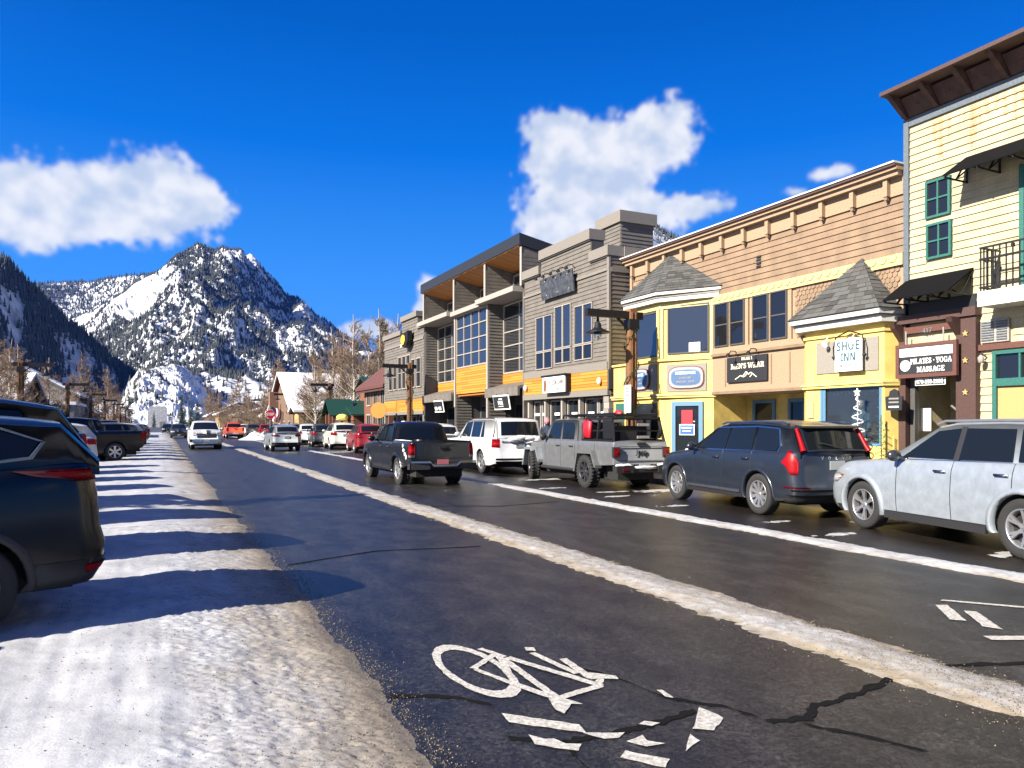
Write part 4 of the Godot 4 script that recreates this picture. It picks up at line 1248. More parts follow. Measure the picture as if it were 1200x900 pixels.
	# spiral wire trees
	for v in 2:
		var o := thing("wire_spiral_tree", "white spiral wire tree with star in front of shoe shop window" if v == 0 else "thin dark spiral wire tree beside the yellow bay window", "decoration", W(14.25, 0.15, 11.72) if v == 0 else W(14.38, 0.15, 11.22))
		var st := ST(true)
		var pts := []
		var hh := 2.25 if v == 0 else 1.75
		for k in 180:
			var t := k / 179.0
			var a := t * TAU * 9.0
			var r := (0.29 if v == 0 else 0.16) * pow(1.0 - t, 0.8) + 0.01
			pts.append(Vector3(cos(a) * r, 0.35 + t * (hh - 0.4), sin(a) * r))
		tube(st, pts, 0.017 if v == 0 else 0.008, 0.014 if v == 0 else 0.007, 5)
		mi(o, "spiral", fin(st), M.sign_white if v == 0 else M.garland)
		var ps := ST(true)
		tube(ps, [Vector3(0, 0.0, 0), Vector3(0, hh, 0)], 0.012, 0.012, 5)
		for q in 3:
			tube(ps, [Vector3(cos(q * 2.1) * 0.25, 0, sin(q * 2.1) * 0.25), Vector3(0, 0.8, 0)], 0.01, 0.01, 5)
		mi(o, "pole", fin(ps), M.sign_white if v == 0 else M.garland)
		if v == 0:
			star(o, W(14.25, 0.15 + hh + 0.02, 11.72), 0.1, M.sign_white)

# ================================================================ grey building with stepped parapet
func planks(p, X: float, y0: float, y1: float, d0: float, d1: float, pitch := 0.115, called := "plank"):   # orange boards, lengths staggered
	var rows := maxi(1, int(round((y1 - y0) / pitch)))
	var h := (y1 - y0) / rows
	for r in rows:
		var d := d0
		while d < d1 - 0.05:
			var e := minf(d1, d + rng.randf_range(1.6, 3.4))
			if d1 - e < 0.4: e = d1
			bx(p, called, M.orange_wood if rng.randf() < 0.6 else M.orange_wood2, X - 0.03 - rng.randf() * 0.006, X, y0 + r * h, y0 + (r + 1) * h - 0.012, d, e - 0.006)
			d = e

func building_grey():
	var b := thing("grey_building", "taupe clapboard shop building with stepped parapet and orange plank band", "building", W(14.2, 0.15, 25.2))
	var X := 14.2
	for q in [[X + 0.04, 26, 2.9, 7.9, 21.9, 28.6], [X + 0.04, X + 0.5, 7.9, 8.75, 23.14, 27.0], [X + 0.04, X + 0.5, 7.9, 8.15, 27.0, 28.6], [X + 0.5, 26, 0.15, 2.9, 21.9, 28.6]]:
		bx(b, "wall", M.grey_siding, q[0], q[1], q[2], q[3], q[4], q[5])
	var holes := [[3.93, 6.14, 26.0, 27.5], [4.06, 6.37, 24.5, 25.87], [4.07, 6.17, 22.96, 24.33]]
	siding(b, M.grey_siding, X + 0.04, 3.66, 7.1, 21.92, 28.55, 0.155, holes)
	siding(b, M.grey_siding, X + 0.04, 7.2, 7.65, 21.92, 28.55, 0.15)
	siding(b, M.grey_siding, X + 0.04, 7.65, 8.45, 23.14, 27.0, 0.16)
	bx(b, "belt_course", M.grey_trim, X - 0.03, X + 0.04, 7.1, 7.2, 21.9, 28.58)
	bx(b, "corner_board", M.grey_trim, X - 0.02, X + 0.06, 2.95, 7.6, 21.86, 22.0)
	for c in [[21.84, 23.13, 7.62, 7.97], [23.06, 27.06, 8.45, 8.83], [27.062, 28.6, 7.9, 8.25]]:
		bx(b, "parapet_cap", M.grey_trim, X - 0.09, X + 0.6, c[2], c[3], c[0], c[1])
		bx(b, "parapet_bead", M.grey_dark, X - 0.045, X + 0.3, c[2] - 0.05, c[2], c[0] + 0.02, c[1] - 0.02)
	bx(b, "parapet_end", M.grey_dark, X + 0.02, X + 0.55, 7.97, 8.45, 23.08, 23.14)
	# side wall towards the camera
	siding_z(b, M.grey_siding, 21.9, 2.6, 7.05, X + 0.06, 26.0, 0.155)
	siding_z(b, M.grey_siding, 21.9, 7.2, 7.62, X + 0.06, 26.0, 0.14)
	bx(b, "belt_course", M.grey_trim, X + 0.06, 26.0, 7.05, 7.2, 21.84, 21.9)
	bx(b, "parapet_cap", M.grey_trim, X + 0.6, 26.0, 7.62, 7.97, 21.80, 22.3)
	# roof block
	bx(b, "roof_block", M.grey_siding, 17.0, 18.6, 7.8, 10.1, 25.33, 27.0)
	siding(b, M.grey_siding, 17.0, 7.9, 9.95, 25.33, 27.0, 0.16)
	siding_z(b, M.grey_siding, 25.33, 7.9, 9.95, 17.0, 18.6, 0.16)
	bx(b, "parapet_cap", M.grey_trim, 16.88, 18.72, 9.95, 10.42, 25.2, 27.1)
	# windows
	for w in [[26.04, 27.45, 3.95, 6.12], [24.54, 25.83, 4.08, 6.35], [23.0, 24.29, 4.09, 6.15]]:
		var h: float = (w[1] - w[0]) / 2
		for i in 2:
			var dc: float = w[0] + h * (i + 0.5)
			win(b, W(X + 0.01, (4.68 + w[3]) / 2, dc), -90, h, w[3] - 4.68, M.pale_trim, 0.035, 1, 1, M.glass, 0.07)
			win(b, W(X + 0.01, (w[2] + 4.66) / 2, dc), -90, h, 4.66 - w[2], M.pale_trim, 0.035, 1, 1, M.glass_dark, 0.07)
	bx(b, "trim_band", M.grey_trim, X - 0.02, X + 0.04, 3.62, 3.9, 21.9, 28.58)
	bx(b, "plank_backing", M.orange_wood2, X + 0.0, X + 0.3, 2.95, 3.62, 21.95, 28.55)
	planks(b, X, 2.95, 3.62, 21.94, 28.5)
	bx(b, "plank_corner", M.grey_dark, X - 0.04, X + 0.3, 2.93, 3.62, 21.84, 21.935)
	bx(b, "trim_band", M.grey_trim, X - 0.06, X + 0.5, 2.72, 2.94, 21.9, 28.58)
	# shop front
	for w in [[22.3, 23.05], [23.1, 24.0], [24.2, 25.35], [25.55, 26.75], [26.95, 27.5], [27.6, 28.2]]:
		win(b, W(X + 0.35, 1.42, (w[0] + w[1]) / 2), -90, w[1] - w[0], 2.5, M.pale_trim, 0.06, 1, 1, M.shop_glass, 0.09, "shop_window" if w[0] != 25.55 else "shop_door")
		bx(b, "window_lettering", M.sign_white, X + 0.29, X + 0.295, 2.05, 2.16, (w[0] + w[1]) / 2 - 0.22, (w[0] + w[1]) / 2 + 0.2)
	for i in 11:   # stacked stone pier at the corner
		bx(b, "stone", M.pale_trim if i % 2 else M.panel_grey, X + 0.02 - 0.012 * (i % 3), X + 0.5, 0.15 + i * 0.233, 0.15 + (i + 1) * 0.233 - 0.012, 21.92, 22.26)
	for d in [24.1, 25.45, 26.85, 28.35]:
		bx(b, "post", M.pale_trim, X + 0.1, X + 0.28, 0.15, 2.72, d - 0.06, d + 0.06)
	for d in [22.35, 28.2]:
		var wl := ST(true)
		lathe(wl, [Vector2(0.03, 0.14), Vector2(0.08, 0.06), Vector2(0.07, -0.08), Vector2(0.0, -0.1)], 8, W(X - 0.12, 3.22, d) - org(b))
		mi(b, "wall_lamp", fin(wl), M.sign_white)
	# blank sheet-metal sign, leaning forward under its lamps
	var s := thing("blank_metal_sign", "blank blue grey metal sign panel on taupe parapet", "sign", W(X - 0.15, 6.74, 25.37))
	rb(s, "panel", M.zinc, W(X - 0.17, 7.13, 25.35), -90, Vector3(2.6, 0.82, 0.05), 8)
	for i in 5:
		spot_lamp(s, W(X, 7.62, 24.25 + i * 0.62))
	for i in 6:
		var rv := ST(true)
		lathe(rv, [Vector2(0, 0.03), Vector2(0.025, 0.015), Vector2(0.03, 0)], 6, W(X - 0.2 - (0.05 if i % 2 else -0.03), 7.4 if i % 2 else 6.86, 24.4 + (i / 2) * 0.9) - org(s), Basis(Vector3(0, 0, 1), PI / 2))
		mi(s, "rivet", fin(rv), M.pale_trim)
	var r := thing("white_shop_sign", "white shop sign with brown oval emblem on orange planks", "sign", W(X - 0.25, 2.92, 25.4))
	bx(r, "panel", M.sign_white, X - 0.30, X - 0.24, 2.94, 3.56, 24.52, 26.30)
	bx(r, "frame", M.black_metal, X - 0.32, X - 0.05, 3.563, 3.64, 24.45, 26.4)
	bx(r, "frame", M.black_metal, X - 0.236, X - 0.05, 2.94, 3.56, 24.46, 24.515)
	var em := ST()
	var pl := []
	for k in 20:
		pl.append(Vector2(cos(TAU * k / 20) * 0.13, sin(TAU * k / 20) * 0.26))
	prism(em, pl, W(X - 0.31, 3.22, 26.08) - org(r), Vector3(0, 0, 1), UP, Vector3(0.008, 0, 0))
	mi(r, "emblem", fin(em), M.log)
	lettering(r, "letters", "THE RISING DAWN", M.letter_grey, W(X - 0.305, 3.33, 25.22), 0.2, -90, false, 1.2)
	lettering(r, "letters", "First Light", M.letter_grey, W(X - 0.305, 3.08, 25.22), 0.12, -90, false, 0.7)

# ================================================================ modern building with the raised shed roof
func building_modern():
	var b := thing("modern_building", "modern grey building with black shed roof and large gridded windows", "building", W(14.2, 0.15, 35.3))
	var X := 14.2
	var d0 := 28.66
	var d1 := 41.9
	bx(b, "wall", M.grey_dark, 15.6, 27, 0.15, 9.0, d0, d1)
	# raised roof: deep black fascia, timber soffit
	var rf := sub(b, "roof", W(14.2, 9.4, 35.3))
	var st := ST()
	prism(st, [Vector2(14.0, 9.46), Vector2(14.0, 9.96), Vector2(19.0, 8.9), Vector2(19.0, 8.4)], W(0, 0, d1 + 0.1) - org(rf), Vector3.RIGHT, UP, Vector3(0, 0, d1 - d0 + 0.15))
	mi(rf, "fascia", fin(st), M.roof_black)
	for i in 22:
		var a := d0 + 0.1 + (d1 - d0 - 0.2) * i / 22.0
		var sp := ST()
		prism(sp, [Vector2(14.05, 9.42 + 0.004 * (i % 2)), Vector2(14.05, 9.45), Vector2(16.4, 8.955), Vector2(16.4, 8.925 + 0.004 * (i % 2))], W(0, 0, a + 0.57) - org(rf), Vector3.RIGHT, UP, Vector3(0, 0, 0.56))
		mi(rf, "soffit_board", fin(sp), M.soffit_wood)
	# fins and end walls
	for f in [[d0, 0.14], [32.6, 0.16], [36.75, 0.16], [d1 - 0.16, 0.16]]:
		var fst := ST()
		prism(fst, [Vector2(14.14, 7.7), Vector2(14.14, 9.40), Vector2(15.7, 9.08), Vector2(15.7, 7.7)], W(0, 0, f[0] + f[1]) - org(b), Vector3.RIGHT, UP, Vector3(0, 0, f[1]))
		mi(b, "fin", fin(fst), M.grey_siding)
		for i in 8:
			bx(b, "fin_board", M.grey_siding, 14.18, 15.6, 7.75 + i * 0.17, 7.90 + i * 0.17, f[0] - 0.02, f[0] + 0.002)
		bx(b, "fin_edge", M.pale_trim, 14.11, 14.14, 7.7, 9.38, f[0] - 0.02, f[0] + f[1] + 0.01)
	for w in [[29.0, 32.4], [32.9, 36.5], [37.0, 41.5]]:
		win(b, W(15.55, 8.4, (w[0] + w[1]) / 2), -90, w[1] - w[0], 1.0, M.grey_trim, 0.08, 4, 1, M.glass, 0.1, "loft_window")
	bx(b, "balcony_slab", M.pale_trim, 13.75, 15.6, 7.45, 7.68, d0 + 0.1, 33.0)
	bx(b, "balcony_slab", M.pale_trim, 13.95, 15.6, 7.40, 7.63, 33.01, 36.9)
	bx(b, "balcony_slab", M.pale_trim, 13.75, 15.6, 7.45, 7.68, 36.91, d1)
	# recessed glazed bays left and right, projecting bay in the middle
	bx(b, "pier", M.grey_dark, 14.2, 15.6, 0.15, 7.45, d1 - 0.2, d1 - 0.02)
	bx(b, "pier", M.grey_dark, 14.2, 15.6, 0.15, 7.45, 36.7, 36.9)
	bx(b, "pier", M.grey_dark, 14.2, 15.6, 0.15, 7.45, 32.4, 32.6)
	bx(b, "pier", M.grey_siding, 14.24, 15.6, 0.15, 7.45, d0, d0 + 0.12)
	for e in [32.4, 41.7, 36.7]:
		siding_z(b, M.grey_siding, e, 0.15, 7.4, 14.22, 15.1, 0.155)
	bx(b, "pier_edge", M.pale_trim, 14.16, 14.2, 2.6, 7.4, 36.72, 36.88)
	bx(b, "pier_edge", M.pale_trim, 14.16, 14.2, 0.15, 7.4, 32.42, 32.58)
	win(b, W(14.26, 6.02, 34.65), -90, 4.05, 2.8, M.pale_trim, 0.07, 4, 4, M.glass, 0.1, "gridded_window", 0.05)
	win(b, W(15.0, 5.75, 30.6), -90, 3.5, 3.3, M.pale_trim, 0.07, 2, 5, M.glass, 0.1, "gridded_window", 0.05)
	win(b, W(15.0, 5.75, 39.3), -90, 4.7, 3.3, M.pale_trim, 0.07, 4, 5, M.glass, 0.1, "gridded_window", 0.05)
	bx(b, "plank_backing", M.orange_wood2, 14.24, 15.0, 3.27, 4.6, 32.6, 36.7)
	planks(b, 14.24, 3.28, 4.58, 32.62, 36.68)
	for q in [[d0 + 0.13, 32.38], [36.92, 41.68]]:
		bx(b, "plank_backing", M.orange_wood2, 14.98, 15.4, 3.5, 4.08, q[0], q[1])
		planks(b, 14.98, 3.52, 4.06, q[0], q[1])
		var c := ST()   # sloping sheet canopy
		prism(c, [Vector2(14.95, 3.62), Vector2(14.0, 3.35), Vector2(14.0, 2.95), Vector2(14.1, 2.95), Vector2(14.1, 3.25), Vector2(14.95, 3.5)], W(0, 0, q[1]) - org(b), Vector3.RIGHT, UP, Vector3(0, 0, q[1] - q[0]))
		mi(b, "canopy", fin(c), M.grey_siding)
	# ground floor in deep recesses
	bx(b, "ceiling", M.soffit_wood, 14.3, 15.6, 3.16, 3.24, 32.65, 36.65)
	for w in [[29.0, 32.2], [37.1, 41.5], [33.0, 36.4]]:
		win(b, W(15.55, 1.45, (w[0] + w[1]) / 2), -90, w[1] - w[0], 2.5, M.grey_dark, 0.08, 3, 1, M.shop_glass, 0.08, "shop_window")
	bx(b, "entrance_sign", M.sign_white, 15.3, 15.34, 2.45, 2.75, 33.2, 34.2)
	for v in 2:
		var s := thing("hanging_shop_sign", "black shop sign with white border under the right canopy" if v == 0 else "black and white shop sign under the left canopy", "sign", W(13.92, 2.4, 30.3) if v == 0 else W(13.92, 2.2, 38.6))
		var dc := 30.3 if v == 0 else 38.6
		var w := 1.7 if v == 0 else 1.5
		rb(s, "panel", M.sign_white, W(13.93, 2.68, dc), -90, Vector3(w, 0.66, 0.03), 10)
		rb(s, "panel", M.sign_black, W(13.905, 2.68, dc), -90, Vector3(w - 0.14, 0.54, 0.03), 10)
		if v == 0:
			var lt := lettering(s, "letters", "FOX", M.letter_white, W(13.87, 2.66, dc), 0.18, -90, false, 0.5)
			lt.rotation.x = deg_to_rad(10)
			rb(s, "text_line", M.letter_white, W(13.86, 2.83, dc), -90, Vector3(0.36, 0.04, 0.01), 10)
			rb(s, "text_line", M.letter_white, W(13.905, 2.5, dc), -90, Vector3(0.5, 0.03, 0.01), 10)
		else:
			for k in 4:
				rb(s, "emblem", M.letter_white, W(13.885, 2.80 - 0.24 * (k / 2), dc - 0.3 + 0.6 * (k % 2)), -90, Vector3(0.38, 0.18, 0.01), 10)
		for k in [-0.6, 0.6]:
			bx(s, "hanger", M.black_metal, 13.93, 13.95, 2.98, 3.1, dc + k - 0.01, dc + k + 0.01)

# ================================================================ grey building with the shield sign
func building_shield():
	var b := thing("shield_building", "taupe false front building with dark shield sign and strip windows", "building", W(14.2, 0.15, 46.3))
	var X := 14.2
	bx(b, "wall", M.grey_siding, X + 0.04, 26, 3.0, 7.5, 42.0, 50.6)
	bx(b, "wall", M.grey_siding, X + 0.04, X + 0.4, 7.5, 8.45, 43.2, 46.4)
	bx(b, "wall", M.grey_siding, X + 0.7, 26, 0.15, 3.0, 42.0, 50.6)
	siding(b, M.grey_siding, X + 0.04, 3.3, 6.8, 42.0, 50.55, 0.175, [[3.9, 6.15, 42.4, 49.6]])
	siding(b, M.grey_siding, X + 0.04, 6.95, 7.55, 42.0, 50.55, 0.175)
	siding(b, M.grey_siding, X + 0.04, 7.55, 8.3, 43.2, 46.4, 0.175)
	bx(b, "belt_course", M.grey_trim, X - 0.03, X + 0.04, 6.8, 6.95, 42.0, 50.6)
	for c in [[41.95, 43.15, 7.5, 7.8], [43.16, 46.44, 8.3, 8.62], [46.45, 50.65, 7.5, 7.8]]:
		bx(b, "parapet_cap", M.grey_trim, X - 0.1, X + 0.5, c[2], c[3], c[0], c[1])
	for w in [[42.5, 43.4, 5.75], [43.6, 44.4, 5.75], [44.6, 45.4, 6.1], [45.5, 46.3, 6.1], [46.4, 47.2, 6.1], [47.5, 48.3, 5.7], [48.5, 49.4, 5.7]]:
		win(b, W(X, (3.95 + w[2]) / 2, (w[0] + w[1]) / 2), -90, w[1] - w[0], w[2] - 3.95, M.pale_trim, 0.06, 1, 2, M.glass, 0.08)
	bx(b, "plank_backing", M.orange_wood2, X, X + 0.4, 2.5, 3.25, 42.0, 50.6)
	planks(b, X, 2.5, 3.25, 42.1, 46.9, 0.15)
	planks(b, X, 2.5, 3.25, 47.6, 50.5, 0.15)
	bx(b, "trim_band", M.grey_trim, X - 0.05, X + 0.3, 2.3, 2.5, 42.0, 50.6)
	for w in [[42.3, 44.6], [45.0, 47.2], [47.8, 50.2]]:
		win(b, W(X + 0.6, 1.2, (w[0] + w[1]) / 2), -90, w[1] - w[0], 2.1, M.pale_trim, 0.08, 2, 1, M.shop_glass, 0.08, "shop_window")
	for d in [42.1, 44.8, 47.5, 50.4]:
		bx(b, "post", M.grey_trim, X, X + 0.2, 0.15, 2.3, d - 0.1, d + 0.1)
	var s := thing("shield_sign", "dark green shield sign with golden emblem on the false front", "sign", W(X - 0.1, 6.4, 44.6))
	for q in [[0.78, M.black_metal, 0.0, 0.3], [0.70, M.teal, 0.02, 0.05]]:
		var st := ST()
		var pl := []
		for v in [[-0.95, 0.62], [0.0, 0.5], [0.95, 0.62], [0.95, -0.15], [0.55, -0.5], [0.0, -0.68], [-0.55, -0.5], [-0.95, -0.15]]:
			pl.append(Vector2(v[0], v[1]) * q[0])
		prism(st, pl, W(X - 0.12 - q[3] + (0.25 if q[3] < 0.1 else 0.0) - (0.33 if q[3] < 0.1 else 0.0), 7.0, 44.6) - org(s), Vector3(0, 0, 1), UP, Vector3(q[3], 0, 0))
		mi(s, "shield", fin(st), q[1])
	var em := ST()
	prism(em, [Vector2(-0.5, -0.1), Vector2(-0.4, 0.2), Vector2(-0.05, 0.3), Vector2(0.3, 0.18), Vector2(0.35, -0.1), Vector2(0.1, -0.32), Vector2(-0.2, -0.34)], W(X - 0.47, 7.0, 44.65) - org(s), Vector3(0, 0, 1), UP, Vector3(0.02, 0, 0))
	mi(s, "emblem", fin(em), mk(0.75, 0.42, 0.04, 0.5))
	bx(s, "emblem_foot", M.sign_white, X - 0.47, X - 0.44, 6.55, 6.7, 44.95, 45.2)
	var r := thing("round_orange_sign", "round orange sign standing by the taupe false front", "sign", W(12.9, 0.15, 47.5))
	var rs := ST()
	lathe(rs, [Vector2(0, 0), Vector2(0.52, 0), Vector2(0.52, 0.1), Vector2(0, 0.1)], 28, W(12.95, 2.6, 47.4) - org(r), Basis(UP, -0.5) * Basis(Vector3.RIGHT, PI / 2))
	mi(r, "disc", fin(rs), M.orange_wood)
	bx(r, "post", M.grey_dark, 12.95, 13.05, 0.15, 2.6, 47.45, 47.55)

# ================================================================ buildings farther along
func gable(p, called: String, m: Material, x0, x1, d0, d1, ye, yr, along_x: bool, t := 0.12, over := 0.35, snow: Material = null):
	var st := ST()
	for s in [-1, 1]:
		var poly: Array
		if along_x:   # ridge parallel to X, slopes face +Z and -Z
			var c: float = (d0 + d1) / 2.0
			var h: float = (d1 - d0) / 2.0 + over
			var k: float = (yr - ye) / ((d1 - d0) / 2.0)
			poly = [Vector2(0, yr), Vector2(s * h, yr - k * h), Vector2(s * h, yr - k * h + t), Vector2(0, yr + t)]
			prism(st, poly, W(x0 - over, 0, c) - org(p), Vector3(0, 0, 1), UP, Vector3(x1 - x0 + over * 2, 0, 0))
		else:
			var c2: float = (x0 + x1) / 2.0
			var h2: float = (x1 - x0) / 2.0 + over
			var k2: float = (yr - ye) / ((x1 - x0) / 2.0)
			poly = [Vector2(0, yr), Vector2(s * h2, yr - k2 * h2), Vector2(s * h2, yr - k2 * h2 + t), Vector2(0, yr + t)]
			prism(st, poly, W(c2, 0, d1 + over) - org(p), Vector3.RIGHT, UP, Vector3(0, 0, d1 - d0 + over * 2))
	return mi(p, called, fin(st), m)

func gable_wall(p, called: String, m: Material, x0, x1, d0, d1, y0, ye, yr, along_x: bool):
	var st := ST()
	if along_x:
		prism(st, [Vector2(-d0, y0), Vector2(-d0, ye), Vector2(-(d0 + d1) / 2.0, yr), Vector2(-d1, ye), Vector2(-d1, y0)], W(x0, 0, 0) - org(p), Vector3(0, 0, 1), UP, Vector3(x1 - x0, 0, 0))
	else:
		prism(st, [Vector2(x0, y0), Vector2(x0, ye), Vector2((x0 + x1) / 2.0, yr), Vector2(x1, ye), Vector2(x1, y0)], W(0, 0, d1) - org(p), Vector3.RIGHT, UP, Vector3(0, 0, d1 - d0))
	return mi(p, called, fin(st), m)

func house(called, label, X0, X1, d0, d1, ye, yr, along_x, wm, rm, nw := 3, tm = null):
	var b := thing(called, label, "building", W((X0 + X1) / 2.0, 0, (d0 + d1) / 2.0))
	gable_wall(b, "wall", wm, X0, X1, d0, d1, -0.05, ye, yr, along_x)
	gable(b, "roof", rm, X0, X1, d0, d1, ye, yr, along_x, 0.22, 0.6)
	gable(b, "roof_edge", tm if tm else M.brown, X0 + 0.1, X1 - 0.1, d0 + 0.1, d1 - 0.1, ye - 0.16, yr - 0.16, along_x, 0.14, 0.62)
	for i in nw:   # windows towards the street and towards the camera
		var t := (i + 0.5) / nw
		var xs: float = X0 - 0.03 if X0 > 5 else X1 + 0.03
		win(b, W(xs, ye * 0.35, lerpf(d0 + 0.5, d1 - 0.5, t)), -90 if X0 > 5 else 90, 1.3, 1.6, M.pale_trim, 0.1, 2, 1, M.shop_glass, 0.08)
		win(b, W(lerpf(X0 + 0.5, X1 - 0.5, t), ye * 0.4, d0 - 0.03), 0, 1.3, 1.5, M.pale_trim, 0.1, 2, 1, M.glass_dark, 0.08)
		if ye > 4.5:
			win(b, W(xs, ye * 0.78, lerpf(d0 + 0.5, d1 - 0.5, t)), -90 if X0 > 5 else 90, 1.2, 1.3, M.pale_trim, 0.1, 2, 1, M.glass, 0.08)
	return b

func far_buildings():
	# red brown timber house and the log porch with green roof
	house("timber_house", "red brown timber house with steep roof beyond the taupe false front", 14.8, 24.0, 51.5, 58.5, 4.8, 8.6, false, M.log, M.brown_red, 3)
	var b := thing("log_cabin", "log cabin shop with green metal roofs and railed porch", "building", W(15.0, 0.15, 63.0))
	gable_wall(b, "wall", M.log, 14.3, 22.0, 59.5, 66.5, 0.15, 2.5, 3.6, true)
	gable(b, "roof", M.green_roof, 14.3, 22.0, 59.5, 66.5, 2.5, 3.6, true, 0.12, 0.4)
	gable(b, "porch_roof", M.green_roof, 12.6, 14.4, 60.5, 63.5, 2.5, 3.7, true, 0.1, 0.2)
	for d in [60.6, 62.0, 63.4]:
		bx(b, "log_post", M.log, 12.7, 12.95, 0.15, 2.6, d - 0.12, d + 0.12)
	for i in 8:
		bx(b, "log", M.log, 14.16, 14.3, 0.2 + i * 0.3, 0.46 + i * 0.3, 59.5, 66.5)
	var up := bx(b, "upper_wall", M.log, 16.2, 20.0, 3.0, 4.9, 61.5, 65.5)
	up.set_meta("label", "small upper storey of brown logs")
	gable(b, "upper_roof", M.green_roof, 16.0, 20.2, 61.3, 65.7, 4.7, 5.7, true, 0.1, 0.3)
	win(b, W(14.12, 1.5, 65.2), -90, 1.2, 1.3, M.pale_trim, 0.1, 2, 1, M.shop_glass)
	# brown hall with a snow-covered roof, gable to the street
	var h = house("snow_roofed_hall", "brown hall with broad snow covered roof and gabled street front", 13.0, 25.0, 82.0, 98.0, 3.6, 7.6, true, mk(0.22, 0.14, 0.09, 0.8, 0, T.grain, Vector3(1, 5, 1)), M.roof_snow, 4, M.brown_red)
	bx(h, "front_gable_trim", M.tan_plain, 12.7, 12.95, 0.0, 3.2, 89.0, 91.0)
	bx(h, "chimney", M.brick, 12.0, 13.2, 3.0, 5.6, 93.0, 94.2)
	house("kraft_shed", "plain tan shop front in front of the snow roofed hall", 12.9, 15.5, 78.0, 80.6, 3.1, 3.5, true, M.kraft, M.roof_snow, 1)
	house("brown_house", "brown house with small snowy roof left of the hall", 14.5, 22.0, 112.0, 122.0, 3.2, 6.0, false, M.brown, M.roof_snow, 3)
	house("brick_shop", "brick shop with wide snowy gable far along the right side", 12.4, 30.0, 138.0, 150.0, 3.4, 5.6, false, M.brick, M.roof_snow, 3, M.pale_trim)
	house("tan_shop", "low tan shop with snowy roof farther right along the street", 11.5, 24.0, 168.0, 182.0, 4.0, 6.5, false, M.kraft, M.roof_snow, 3, M.pale_trim)
	house("brown_shop", "farthest brown shop on the right side of the street", 11.5, 26.0, 205.0, 225.0, 4.0, 7.4, false, M.brick, M.roof_snow, 3, M.pale_trim)
	# left side
	var g = house("grey_gabled_building", "grey brown gabled building with snowy roof behind left lamp posts", -24.0, -8.6, 96.0, 116.0, 5.2, 9.4, false, M.panel_grey, M.roof_snow, 2, M.grey_trim)
	bx(g, "annexe", M.blue_grey, -11.4, -7.6, 0, 3.6, 84.0, 95.9)
	bx(g, "annexe_roof_snow", M.roof_snow, -11.6, -7.4, 3.6, 3.9, 83.8, 95.9)
	house("left_lodge", "dark lodge with snow on its roof on the left side", -19.0, -9.0, 58.0, 74.0, 3.0, 5.4, true, M.brown, M.roof_snow, 3)
	house("left_shop", "far left shop with snowy gable beyond the grey building", -22.0, -9.0, 128.0, 142.0, 3.6, 6.6, false, M.brick, M.roof_snow, 2)
	house("left_cottage", "small far cottage on the left side of the street", -20.0, -8.5, 165.0, 180.0, 3.4, 6.0, true, M.kraft, M.roof_snow, 2)
	house("left_end_house", "last low house on the left before the white block", -18.0, -7.5, 215.0, 235.0, 3.4, 6.4, false, M.brown, M.roof_snow, 2)
	# pale block closing the street
	var w := thing("white_block", "pale windowless block with snow at the end of the street", "building", W(-1.0, 0, 430.0))
	var st := ST()
	prism(st, [Vector2(-5.5, 0), Vector2(-5.5, 9.6), Vector2(-4.0, 10.8), Vector2(2.5, 11.0), Vector2(3.6, 10.0), Vector2(3.6, 0)], W(0, 0, 440) - org(w), Vector3.RIGHT, UP, Vector3(0, 0, 18))
	mi(w, "wall", fin(st), mk(0.75, 0.74, 0.72, 0.85, 0, T.blotch, Vector3.ONE * 0.2))
	bx(w, "door", M.panel_grey, 0, 2.2, 0, 3.0, 421.8, 421.98)

